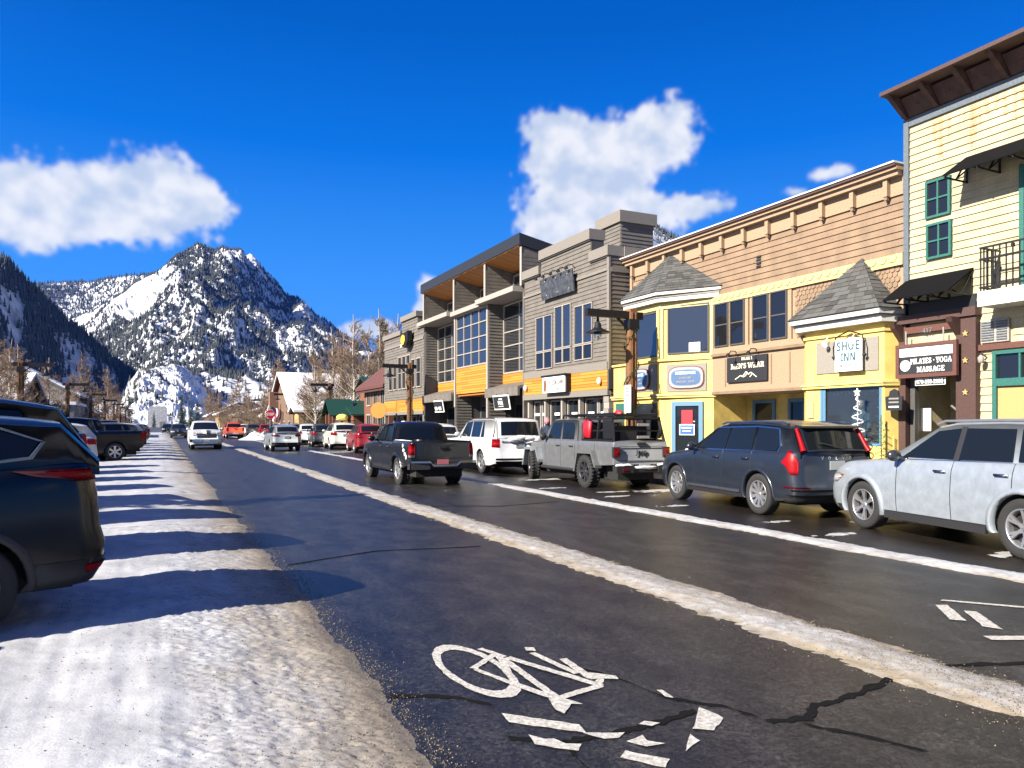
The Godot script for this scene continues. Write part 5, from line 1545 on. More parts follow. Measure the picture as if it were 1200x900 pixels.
# ================================================================ street lamps
func lamps():
	var spots := []
	for i in 9:
		spots.append([13.15, 19.0 + 22.4 * i, 1.0, "right"])
	for i in 9:
		spots.append([-7.1, 26.2 + 23.6 * i, -1.0, "left"])
	var names := ["first", "second", "third", "fourth", "fifth", "sixth", "seventh", "eighth", "ninth"]
	for i in spots.size():
		var s = spots[i]
		var sg: float = s[2]
		var right := i < 9
		var l := thing("street_lamp", "timber street lamp post with garland, %s from the camera on the %s side" % [names[i if right else i - 9], s[3]], "street lamp", W(s[0], 0.15 if right else 0.2, s[1]), 0.0, "timber street lamps along the street")
		if i > 0 and i != 9:
			var src: Node3D = get_node("street_lamp")
			for c in src.get_children():
				if c.name != "banner" and not c.name.begins_with("banner"):
					var q: Node3D = c.duplicate()
					l.add_child(q, true)
			if sg < 0: l.rotation.y = PI
			continue
		var po := ST()
		box(po, Vector3(0, 2.55, 0), Vector3(0.25, 5.1, 0.25))
		for k in 4:   # chamfer strips: the post is a worn octagon
			box(po, Vector3(0, 2.5, 0), Vector3(0.305, 4.98, 0.12), Basis(UP, PI / 4 + k * PI / 2))
		if i == 0:
			mi(l, "post", fin(po), M.timber)
			var cb := ST()
			box(cb, Vector3(-0.62, 4.9, 0), Vector3(2.0, 0.22, 0.16))
			box(cb, Vector3(0.0, 4.62, 0), Vector3(0.34, 0.3, 0.34))
			bar(cb, Vector3(-0.1, 4.45, 0), Vector3(-0.55, 4.82, 0), 0.06)
			mi(l, "crossbar", fin(cb), M.black_metal)
			var ln := ST(true)
			lathe(ln, [Vector2(0.0, 4.80), Vector2(0.03, 4.78), Vector2(0.05, 4.62), Vector2(0.10, 4.58), Vector2(0.11, 4.46), Vector2(0.2, 4.40), Vector2(0.36, 4.33), Vector2(0.37, 4.30), Vector2(0.14, 4.34), Vector2(0.12, 4.26), Vector2(0.1, 4.25)], 14, Vector3(-1.22, 0, 0))
			var lt := sub(l, "lantern")
			mi(lt, "hood", fin(ln), M.black_metal)
			var gl := ST(true)
			lathe(gl, [Vector2(0.10, 4.30), Vector2(0.115, 4.2), Vector2(0.08, 4.10), Vector2(0, 4.07)], 12, Vector3(-1.22, 0, 0))
			mi(lt, "globe", fin(gl), M.lamp_clear)
			var ga := ST()
			var pts := []
			for k in 60:
				var t := k / 59.0
				var a := t * TAU * 2.2 + 0.6
				pts.append(Vector3(cos(a) * 0.22, 4.55 - t * 2.6, sin(a) * 0.22))
			for p in pts:
				for k in 14:
					var v := Vector3(rng.randf_range(-1, 1), rng.randf_range(-1, 1), rng.randf_range(-1, 1)).normalized()
					var side := v.cross(UP).normalized() * 0.012
					tri(ga, p - side, p + side, p + v * rng.randf_range(0.06, 0.12))
			mi(l, "garland", fin(ga), M.garland)
			var bn := sub(l, "banner", W(13.15, 2.2, 19.0))
			bx(bn, "panel", mk(0.62, 0.55, 0.56, 0.7), 12.97, 12.99, 2.35, 2.9, 18.78, 19.14)
			bx(bn, "panel", mk(0.32, 0.50, 0.52, 0.7), 12.97, 12.99, 2.05, 2.346, 18.78, 19.14)
			for y in [2.8, 2.7, 2.58]:
				bx(bn, "text_line", M.letter_grey, 12.965, 12.97, y - 0.015, y + 0.015, 18.86, 19.06)
		else:
			for c in get_node("street_lamp").get_children():
				if not c.name.begins_with("banner"):
					l.add_child(c.duplicate(), true)
			l.rotation.y = PI

# ================================================================ trees
func limb(st, tw, a: Vector3, dir: Vector3, len: float, r: float, depth: int, up: float):
	var pts := [a]
	var p := a
	var q := dir
	var n := 4
	for i in n:
		q = (q + Vector3(rng.randf_range(-1, 1), rng.randf_range(-0.4, 1) * up, rng.randf_range(-1, 1)) * 0.16).normalized()
		p += q * len / n
		pts.append(p)
	tube(st if depth > 1 else tw, pts, maxf(r, 0.014), maxf(r * 0.5, 0.010), 5 if depth > 2 else 3)
	if depth <= 0: return
	for k in (7 if depth > 1 else 6):
		var t := rng.randf_range(0.2, 1.0)
		var i := clampi(int(t * n), 0, n - 1)
		var o: Vector3 = pts[i].lerp(pts[i + 1], fposmod(t * n, 1.0) if t < 1 else 1.0)
		var side := Vector3(rng.randf_range(-1, 1), rng.randf_range(0.0, 0.9), rng.randf_range(-1, 1)).normalized()
		limb(st, tw, o, (q * 0.5 + side).normalized(), len * rng.randf_range(0.32, 0.55), r * 0.42, depth - 1, up)

func bare_meshes(sd: int, h: float, brushy := false) -> Array:
	rng.seed = sd
	var st := ST(true)
	var tw := ST()
	var pts := []
	for i in 9:
		pts.append(Vector3(rng.randf_range(-1, 1) * 0.012 * h, h * i / 8.0, rng.randf_range(-1, 1) * 0.012 * h))
	pts[0] = Vector3(0, -0.1, 0)
	tube(st, pts, h * 0.014, h * 0.003, 6)
	for k in 44:
		var t := rng.randf_range(0.06 if brushy else 0.14, 0.93)
		var o: Vector3 = pts[clampi(int(t * 8), 0, 7)].lerp(pts[clampi(int(t * 8) + 1, 1, 8)], fposmod(t * 8, 1.0))
		var a := rng.randf() * TAU
		limb(tw if t > 0.5 else st, tw, o, Vector3(cos(a), rng.randf_range(0.3, 1.1), sin(a)).normalized(), h * (0.36 if brushy else 0.30) * (1.12 - t), h * 0.004, 2, 0.7)
	return [fin(st), fin(tw)]

func spruce_mesh(sd: int, h: float, wide := 0.2) -> Array:
	rng.seed = sd
	var tr := ST(true)
	tube(tr, [Vector3(0, -0.1, 0), Vector3(0, h * 0.98, 0)], h * 0.014, 0.01, 6)
	var st := ST()
	var tiers := int(h * 3.2)
	for i in tiers:
		var t := float(i) / tiers
		var y := h * (0.06 + 0.94 * t)
		var L := h * wide * pow(1.0 - t, 0.85) + 0.12
		for k in int(6 + 7 * (1.0 - t)):
			var a := rng.randf() * TAU
			var l := L * rng.randf_range(0.6, 1.1)
			var dir := Vector3(cos(a), -0.28 + 0.3 * t, sin(a))
			var side := Vector3(-sin(a), 0, cos(a))
			for f in 7:   # needle fronds hanging on the bough
				var s := (f + 1) / 7.0
				var p := Vector3(0, y + rng.randf_range(-0.1, 0.1), 0) + dir * l * s
				var w := 0.16 * (1.25 - s) * minf(1.0, h / 10.0) + 0.06
				tri(st, p - dir * l * 0.16, p + side * w + Vector3(0, -0.12, 0), p + dir * 0.14)
				tri(st, p - dir * l * 0.16, p - side * w + Vector3(0, -0.12, 0), p + dir * 0.14)
	return [fin(tr), fin(st)]

func plant(called: String, label: String, meshes: Array, tm: Material, cm: Material, at: Vector3, s: float, turn: float, group: String, category := "tree"):
	var o := thing(called, label, category, at, turn, group)
	o.scale = Vector3.ONE * s
	mi(o, "trunk", meshes[0], tm)
	mi(o, "crown", meshes[1], cm)

func build_trees():
	var asp := [bare_meshes(101, 12.0), bare_meshes(102, 13.0), bare_meshes(103, 11.0), bare_meshes(104, 8.0, true)]
	var spr := [spruce_mesh(201, 14.0, 0.19), spruce_mesh(202, 9.0, 0.24)]
	rng.seed = 77
	# aspens before the snow-roofed hall
	var right := [[16.5, 69.0, 1.0, 0], [15.0, 71.5, 0.85, 1], [18.6, 72.0, 1.05, 2], [13.9, 74.5, 0.85, 2], [17.0, 76.0, 0.95, 0], [20.5, 75.0, 1.05, 1], [22.5, 79.0, 1.1, 0], [14.6, 79.5, 0.7, 1], [25.0, 86.0, 1.15, 2], [21.0, 70.0, 0.95, 2], [23.5, 72.5, 1.0, 1], [27.5, 80.0, 1.1, 0], [27.0, 90.0, 1.2, 1], [30.0, 96.0, 1.2, 2], [18.0, 67.5, 0.6, 3], [13.6, 77.0, 0.55, 3]]
	for i in right.size():
		var r = right[i]
		plant("aspen_tree", "bare pale trunked aspen in the grove before the snow roofed hall", asp[r[3]], M.aspen, M.twig, W(r[0], 0.0, r[1]), r[2], rng.randf() * 360, "bare aspens before the snow roofed hall")
	plant("spruce_tree", "tall dark spruce rising above the bare aspens", spr[0], M.twig, M.spruce, W(21.6, 0, 89.5 - 12.0), 0.94, 0, "")
	plant("spruce_tree", "small spruce beside the snow roofed hall", spr[1], M.twig, M.spruce, W(13.4, 0, 80.8), 0.45, 0, "")
	# brown bare trees farther down on the right
	for i in 15:
		var r = [[12.4, 99.5, 0.55], [12.2, 106.5, 0.6], [12.0, 117.0, 0.6], [11.4, 127.0, 0.65], [11.2, 136.0, 0.6], [10.9, 148.0, 0.7], [10.8, 160.0, 0.7], [10.6, 185.0, 0.8], [14.5, 104.0, 0.9], [15.5, 108.5, 1.0], [18.0, 128.0, 1.1], [13.0, 131.0, 0.8], [15.0, 162.0, 1.0], [12.5, 192.0, 0.9], [13.5, 240.0, 1.2]][i]
		plant("bare_tree", "bare brown tree between the far shops on the right", asp[3 if i % 2 else 0], M.twig, M.twig, W(r[0], 0, r[1]), r[2], rng.randf() * 360, "bare trees among the far shops")
	for i in 8:
		var r = [[7.5, 300.0, 0.9], [11.0, 310.0, 1.0], [14.0, 330.0, 0.8], [9.0, 345.0, 0.8], [-9.5, 280.0, 1.0], [-14.0, 300.0, 1.1], [18.0, 320.0, 1.1], [-2.5, 405.0, 0.55]][i]
		plant("far_spruce_tree", "dark conifer standing near the far end of the street" if i < 7 else "small conifer in front of the pale end block", spr[i % 2] if i < 7 else spr[0], M.twig, M.spruce, W(r[0], 0, r[1]), r[2], rng.randf() * 360, "conifers at the end of the street")
	# left side
	for i in 9:
		var r = [[-7.9, 47.6, 0.55, 0], [-7.7, 50.5, 0.5, 1], [-8.0, 86.0, 0.7, 3], [-8.2, 104.0, 0.9, 3], [-7.8, 119.0, 0.9, 3], [-8.4, 150.0, 1.0, 0], [-8.0, 156.0, 1.0, 3], [-8.2, 190.0, 1.1, 3], [-10.0, 122.0, 1.0, 0]][i]
		plant("left_bare_tree", "bare pale tree standing on the left side of the street", asp[r[3]], M.aspen if i < 2 else M.twig, M.twig, W(r[0], 0.1, r[1]), r[2], rng.randf() * 360, "bare trees along the left side")
	plant("left_spruce_tree", "spruce with sweeping boughs cut by the left edge", spr[1], M.twig, M.spruce, W(-7.7, 0.1, 36.5), 0.62, 40, "")
	plant("shade_spruce_tree", "spruce outside the left edge whose shadow crosses the snow lane", spr[1], M.twig, M.spruce, W(-8.6, 0.1, 15.2), 0.93, 0, "")
	for i in 6:
		var r = [[-9.5, 53.5, 0.62, 1], [-8.7, 57.0, 0.6, 2], [-8.9, 61.5, 0.6, 0], [-8.3, 72.0, 0.55, 1], [-8.2, 79.5, 0.5, 3], [-8.5, 93.0, 0.6, 3]][i]
		plant("roadside_aspen_tree", "bare aspen at the far left before the dark lodge", asp[r[3]], M.aspen, M.twig, W(r[0], 0.1, r[1]), r[2], rng.randf() * 360, "bare aspens before the left lodge")

# ================================================================ vehicles: lofted bodies; s runs from the front bumper to the rear, x to the right
func prof(a: Array, x: float) -> float:
	if x <= a[0][0]: return a[0][1]
	for i in a.size() - 1:
		if x <= a[i + 1][0]:
			return lerpf(a[i][1], a[i + 1][1], (x - a[i][0]) / (a[i + 1][0] - a[i][0]))
	return a[-1][1]

func L3(c, s: float, y: float, x: float) -> Vector3:
	return Vector3(x, y, s - c.fo - c.wb / 2.0)

func half(c, s: float, y: float) -> float:
	var t := prof(c.top, s)
	return prof(c.wid, s) * prof(c.sect, clampf((y - 0.25) / (t - 0.25), 0, 1))

func lean(c, s: float, y: float) -> float:
	return s + prof(c.rear, y) * smoothstep(c.L - 0.6, c.L, s) + prof(c.front, y) * (1.0 - smoothstep(0.0, 0.6, s))

func floor_at(c, s: float) -> float:
	var b := prof(c.bot, s)
	for ax in [c.fo, c.fo + c.wb]:
		var q: float = absf(s - ax)
		if q < c.ar:
			b = maxf(b, c.wr + sqrt(c.ar * c.ar - q * q) * (c.get("arch_y", 1.0)))
	return b

const LV := [0.0, 0.06, 0.13, 0.24, 0.36, 0.5, 0.64, 0.76, 0.86, 0.94, 1.0]
func body_mesh(c, clad: bool) -> ArrayMesh:   # the lower shell; clad picks its plastic skirt
	var ss := []
	var n := int(c.L / 0.13)
	for i in n + 1: ss.append(c.L * i / n)
	for v in [0.02, 0.05, 0.09, c.L - 0.02, c.L - 0.05, c.L - 0.09, c.L - 0.2]: ss.append(v)
	for ax in [c.fo, c.fo + c.wb]:
		for k in 17:
			ss.append(ax - cos(PI * k / 16.0) * c.ar)
		ss.append(ax - c.ar - 0.004); ss.append(ax + c.ar + 0.004)
	var groove := {}
	for g in c.seams:
		for o in [-0.02, -0.0072, 0.0072, 0.02]: ss.append(g + o)
		for o in [-0.006, 0.006]:
			ss.append(g + o); groove[g + o] = true
	if c.has("bed"):
		for o in [c.bed[0], c.bed[0] + 0.004, c.bed[1], c.bed[1] - 0.004]: ss.append(o)
	ss.sort()
	var st := ST(true)
	var prev := []
	var rows := []
	for s in ss:
		var b := floor_at(c, s)
		var t := prof(c.top, s)
		b = minf(b, t - 0.06)
		var pts := []
		for k in LV.size():
			var y: float = maxf(b, lerpf(0.25, t, LV[k]))
			var hw := half(c, s, y)
			if groove.has(s) and y > 0.36 and y < t - 0.01: hw -= 0.012
			pts.append([lean(c, s, y), y, hw])
		var hw2 := half(c, s, t)
		var sl := lean(c, s, t)
		if c.has("bed") and s > c.bed[0] + 0.002 and s < c.bed[1] - 0.002:
			pts.append([sl, t + 0.003, hw2 - 0.03]); pts.append([sl, t, hw2 - 0.09]); pts.append([sl, c.bed[2], hw2 - 0.10]); pts.append([sl, c.bed[2], 0.0])
		else:
			var cr: float = c.get("crown", 0.04)
			pts.append([sl, t + cr * 0.25, hw2 * 0.94]); pts.append([sl, t + cr * 0.6, hw2 * 0.78]); pts.append([sl, t + cr * 0.9, hw2 * 0.4]); pts.append([sl, t + cr, 0.0])
		rows.append(pts)
	var cl: float = c.get("clad", 0.0)
	for i in rows.size() - 1:
		for k in rows[0].size() - 1:
			var a = rows[i][k]; var b2 = rows[i][k + 1]; var d = rows[i + 1][k]; var e = rows[i + 1][k + 1]
			var low: bool = LV[mini(k + 1, LV.size() - 1)] <= cl and k + 1 < LV.size()
			if (groove.has(ss[i]) or groove.has(ss[i + 1])) and k + 1 < LV.size(): low = true
			if low != clad: continue
			for sg in [-1.0, 1.0]:
				quad(st, L3(c, a[0], a[1], a[2] * sg), L3(c, b2[0], b2[1], b2[2] * sg), L3(c, e[0], e[1], e[2] * sg), L3(c, d[0], d[1], d[2] * sg))
	for q in [rows[0], rows[-1]]:   # end faces
		for k in LV.size() - 1:
			if (LV[k + 1] <= cl) != clad: continue
			var a = q[k]; var b3 = q[k + 1]
			quad(st, L3(c, a[0], a[1], -a[2]), L3(c, b3[0], b3[1], -b3[2]), L3(c, b3[0], b3[1], b3[2]), L3(c, a[0], a[1], a[2]))
		if not clad:
			for k in range(LV.size() - 1, q.size() - 1):
				var a = q[k]; var b4 = q[k + 1]
				quad(st, L3(c, a[0], a[1], -a[2]), L3(c, b4[0], b4[1], -b4[2]), L3(c, b4[0], b4[1], b4[2]), L3(c, a[0], a[1], a[2]))
	return fin(st)

# greenhouse: g.line is the side outline from cowl over the roof to the rear glass foot, g.wb / g.wr half widths at belt and roof
func gw(c, y: float, s := 0.0) -> float:
	var g = c.gh
	return lerpf(g.wb, g.wr, clampf((y - g.yb) / (g.yr - g.yb), 0, 1.0)) * (1.0 - 0.15 * smoothstep(c.L - 0.5, c.L, s))

func gpoint(c, t: float, k: float, off := 0.0) -> Vector3:   # t along the outline (index + fraction), k across -1..1
	var ln: Array = c.gh.line
	var i := clampi(int(t), 0, ln.size() - 2)
	var a := Vector2(ln[i][0], ln[i][1]).lerp(Vector2(ln[i + 1][0], ln[i + 1][1]), t - i)
	var dirv := (Vector2(ln[i + 1][0], ln[i + 1][1]) - Vector2(ln[i][0], ln[i][1])).normalized()
	var nrm := Vector2(dirv.y, -dirv.x)   # outward of the outline (front and up)
	if nrm.y < 0 and absf(dirv.x) > 0.2: nrm = -nrm
	if i == ln.size() - 2: nrm = Vector2(absf(dirv.y), absf(dirv.x))
	if i == 0: nrm = Vector2(-absf(dirv.y), absf(dirv.x))
	var bulge: float = c.gh.get("bulge", 0.06) * (1.0 - k * k)
	var edge: float = -0.035 * smoothstep(0.86, 1.0, absf(k))
	a += nrm * (bulge + edge + off)
	return L3(c, a.x, a.y, k * gw(c, a.y, a.x))

func greenhouse_mesh(c) -> ArrayMesh:
	var st := ST(true)
	var ln: Array = c.gh.line
	var ks := [-1.0, -0.96, -0.9, -0.7, -0.4, 0.0, 0.4, 0.7, 0.9, 0.96, 1.0]
	var ts := []
	for i in ln.size() - 1:
		for q in 3: ts.append(i + q / 3.0)
	ts.append(ln.size() - 1 - 0.0001)
	for i in ts.size() - 1:
		for k in ks.size() - 1:
			quad(st, gpoint(c, ts[i], ks[k]), gpoint(c, ts[i + 1], ks[k]), gpoint(c, ts[i + 1], ks[k + 1]), gpoint(c, ts[i], ks[k + 1]))
	for sg in [-1.0, 1.0]:   # sides, closed down to the belt
		var rim := []
		for t in ts: rim.append(gpoint(c, t, sg))
		for i in ts.size() - 1:
			var a: Vector3 = rim[i]; var b: Vector3 = rim[i + 1]
			var y0: float = c.gh.yb - 0.06
			var a0 := Vector3(sg * gw(c, y0, a.z + c.fo + c.wb / 2.0), y0, a.z)
			var b0 := Vector3(sg * gw(c, y0, b.z + c.fo + c.wb / 2.0), y0, b.z)
			quad(st, a, b, b0, a0)
	return fin(st)

func end_glass(c, seg: int, t0: float, t1: float, k0: float, off := 0.006) -> ArrayMesh:
	var st := ST(true)
	for i in 6:
		for k in 10:
			var ta := seg + lerpf(t0, t1, i / 6.0)
			var tb := seg + lerpf(t0, t1, (i + 1) / 6.0)
			var ka := lerpf(-k0, k0, k / 10.0)
			var kb := lerpf(-k0, k0, (k + 1) / 10.0)
			quad(st, gpoint(c, ta, ka, off), gpoint(c, tb, ka, off), gpoint(c, tb, kb, off), gpoint(c, ta, kb, off))
	return fin(st)

func side_pane(c, poly: Array, sg: float, off: float, m: Material, p, called: String):   # flat piece on the greenhouse side
	var st := ST()
	var pl := PackedVector2Array()
	for v in poly: pl.append(Vector2(v[0], v[1]))
	var ix := Geometry2D.triangulate_polygon(pl)
	var f := func(v: Vector2, o: float) -> Vector3: return L3(c, v.x, v.y, sg * (gw(c, v.y, v.x) + o))
	for i in range(0, ix.size(), 3):
		tri(st, f.call(pl[ix[i]], off), f.call(pl[ix[i + 1]], off), f.call(pl[ix[i + 2]], off))
	for i in pl.size():
		var j := (i + 1) % pl.size()
		quad(st, f.call(pl[i], off), f.call(pl[j], off), f.call(pl[j], -0.03), f.call(pl[i], -0.03))
	return mi(p, called, fin(st), m)

func wrap_path(c, y: float, at_rear: bool) -> Array:   # plan outline from the centre of an end round the corner and along the side
	var r := []
	var E: float = c.L if at_rear else 0.0
	var ws := half(c, E, y)
	for i in 7: r.append(Vector2(ws * i / 6.0, lean(c, E, y)))
	for q in [0.012, 0.025, 0.04, 0.06, 0.085, 0.12, 0.16, 0.2, 0.26, 0.33, 0.42, 0.55, 0.7, 0.9, 1.2]:
		var s: float = E - q if at_rear else q
		r.append(Vector2(half(c, s, y), lean(c, s, y)))
	return r

func wrap_patch(c, sg: float, at_rear: bool, ys: Array, p0: Array, p1: Array, off: float) -> ArrayMesh:   # a lamp or strip following the body round a corner
	var st := ST(true)
	var prev := []
	var depth := 0.02
	for j in ys.size():
		var path := wrap_path(c, ys[j], at_rear)
		var row := []
		for k in 9:
			var want := lerpf(p0[j], p1[j], k / 8.0)
			var d := 0.0
			var pt: Vector2 = path[0]
			var nr := Vector2(0, 1)
			for i in path.size() - 1:
				var l: float = path[i].distance_to(path[i + 1])
				if want <= d + l or i == path.size() - 2:
					pt = path[i].lerp(path[i + 1], clampf((want - d) / maxf(l, 0.0001), 0, 1.0))
					var e: Vector2 = (path[i + 1] - path[i]).normalized()
					nr = Vector2(-e.y, e.x) if at_rear else Vector2(e.y, -e.x)
					break
				d += l
			pt += nr * off
			row.append([L3(c, pt.y, ys[j], pt.x * sg), L3(c, pt.y - nr.y * depth, ys[j], (pt.x - nr.x * depth) * sg)])
		if j > 0:
			for k in 8:
				quad(st, prev[k][0], row[k][0], row[k + 1][0], prev[k + 1][0])
			for k in [0, 8]:
				quad(st, prev[k][0], row[k][0], row[k][1], prev[k][1])
		if j == 0 or j == ys.size() - 1:
			for k in 8:
				quad(st, row[k][0], row[k + 1][0], row[k + 1][1], row[k][1])
		prev = row
	return fin(st)

var wheels := {}
func wheel(p, key: String, r: float, tw: float, spokes: int, rm: Material, at: Vector3, left: bool, steer := 0.0, twin := false, lug := false):
	var o := Node3D.new()
	o.name = "wheel"
	p.add_child(o, true)
	o.position = at
	o.rotation.y = (PI if left else 0.0) + steer
	if not wheels.has(key):
		var b := Basis(Vector3(0, 0, 1), -PI / 2)   # the lathe's y becomes +x
		var h := tw / 2
		var ty := ST(true)
		lathe(ty, [Vector2(r * 0.62, -h * 0.85), Vector2(r * 0.78, -h), Vector2(r * 0.93, -h * 0.97), Vector2(r * 0.985, -h * 0.8), Vector2(r, -h * 0.5), Vector2(r, h * 0.5), Vector2(r * 0.985, h * 0.8), Vector2(r * 0.93, h * 0.97), Vector2(r * 0.78, h), Vector2(r * 0.64, h * 0.85)], 40, Vector3.ZERO, b)
		if lug:
			for k in 28:
				var a := TAU * k / 28.0
				for sgn in [-1.0, 1.0]:
					box(ty, Vector3(sgn * h * 0.62, cos(a + sgn * 0.06) * r * 1.0, sin(a + sgn * 0.06) * r), Vector3(h * 0.62, 0.03, 0.045), Basis(Vector3.RIGHT, a))
		var rim := ST(true)
		lathe(rim, [Vector2(r * 0.655, h * 0.86), Vector2(r * 0.66, h * 0.93), Vector2(r * 0.62, h * 0.90), Vector2(r * 0.605, h * 0.5), Vector2(r * 0.59, -h * 0.6)], 40, Vector3.ZERO, b)
		lathe(rim, [Vector2(0, h * 0.72), Vector2(r * 0.08, h * 0.72), Vector2(r * 0.13, h * 0.62), Vector2(r * 0.15, h * 0.4)], 16, Vector3.ZERO, b)
		rim.set_smooth_group(-1)
		for k in spokes:
			for q in ([-1.0, 1.0] if twin else [0.0]):
				var a = TAU * k / spokes + q * 0.13
				var dir := Vector3(0, cos(a), sin(a))
				var sd := Vector3(0, -sin(a), cos(a))
				var w0: float = r * (0.05 if twin else 0.36 / spokes + 0.035)
				var w1: float = r * (0.045 if twin else 0.5 / spokes + 0.03)
				var A = dir * r * 0.1 - sd * q * r * 0.05 + Vector3(h * 0.66, 0, 0)
				var B = dir * r * 0.635 + sd * q * 0.0 + Vector3(h * 0.86, 0, 0)
				var back := Vector3(-h * 0.28, 0, 0)
				quad(rim, A - sd * w0, A + sd * w0, B + sd * w1, B - sd * w1)
				quad(rim, A - sd * w0, B - sd * w1, B - sd * w1 + back, A - sd * w0 + back)
				quad(rim, A + sd * w0, B + sd * w1, B + sd * w1 + back, A + sd * w0 + back)
		var dk := ST(true)
		lathe(dk, [Vector2(0, h * 0.05), Vector2(r * 0.6, h * 0.05)], 24, Vector3.ZERO, b)
		wheels[key] = [fin(ty), fin(rim), fin(dk)]
	mi(o, "tyre", wheels[key][0], M.tyre)
	mi(o, "rim", wheels[key][1], rm)
	mi(o, "brake_disc", wheels[key][2], M.under)

func arch_ring(c, ax: float, sg: float, r0: float, r1: float, out: float, inn := 0.06) -> ArrayMesh:   # wheel arch lip or flare
	var st := ST(true)
	var prev := []
	for k in 21:
		var a := lerpf(-0.35, PI + 0.35, k / 20.0)
		var row := []
		for q in [[r0, -inn], [r0, out], [(r0 + r1) / 2, out * 1.0], [r1, out * 0.55], [r1 + 0.01, -0.02]]:
			var s: float = ax - cos(a) * q[0]
			var y: float = maxf(c.wr + sin(a) * q[0] * c.get("arch_y", 1.0), prof(c.bot, clampf(s, 0, c.L)))
			row.append(L3(c, lean(c, clampf(s, 0.0, c.L), y), y, sg * (half(c, clampf(s, 0, c.L), y) + q[1])))
		if k > 0:
			for i in 4: quad(st, prev[i], row[i], row[i + 1], prev[i + 1])
		prev = row
	return fin(st)

func liner(c, ax: float, sg: float) -> ArrayMesh:   # dark wheel house
	var st := ST(true)
	for k in 16:
		var a0 := PI * k / 16.0
		var a1 := PI * (k + 1) / 16.0
		var f := func(a: float, o: float) -> Vector3:
			var s: float = ax - cos(a) * (c.ar + 0.012)
			var y: float = c.wr + sin(a) * (c.ar + 0.012) * c.get("arch_y", 1.0)
			return L3(c, s, y, sg * (half(c, s, y) - o))
		quad(st, f.call(a0, 0.015), f.call(a1, 0.015), f.call(a1, 0.42), f.call(a0, 0.42))
		tri(st, f.call(a0, 0.42), f.call(a1, 0.42), L3(c, ax, 0.2, sg * (c.W / 2 - 0.42)))
	return fin(st)

func lump(st, at: Vector3, s: Vector3, sd: int):   # an uneven heap of stuck snow
	var nn := FastNoiseLite.new()
	nn.seed = sd; nn.frequency = 1.1
	var f := func(i: int, k: int) -> Vector3:
		var a := -PI / 2 + PI * i / 8.0
		var b := TAU * k / 14.0
		var v := Vector3(cos(a) * cos(b), sin(a), cos(a) * sin(b))
		return at + v * s * (1.0 + 0.55 * nn.get_noise_3d(v.x * 1.6, v.y * 1.6, v.z * 1.6) + 0.3 * nn.get_noise_3d(v.x * 5.0, v.y * 5.0, v.z * 5.0))
	for i in 8:
		for k in 14:
			quad(st, f.call(i, k), f.call(i + 1, k), f.call(i + 1, (k + 1) % 14), f.call(i, (k + 1) % 14))

func lathe_ball(st, at: Vector3, s: Vector3):
	var pr := []
	for i in 7:
		var a := -PI / 2 + PI * i / 6.0
		pr.append(Vector2(cos(a), sin(a)))
	lathe(st, pr, 10, at, Basis.from_scale(s))

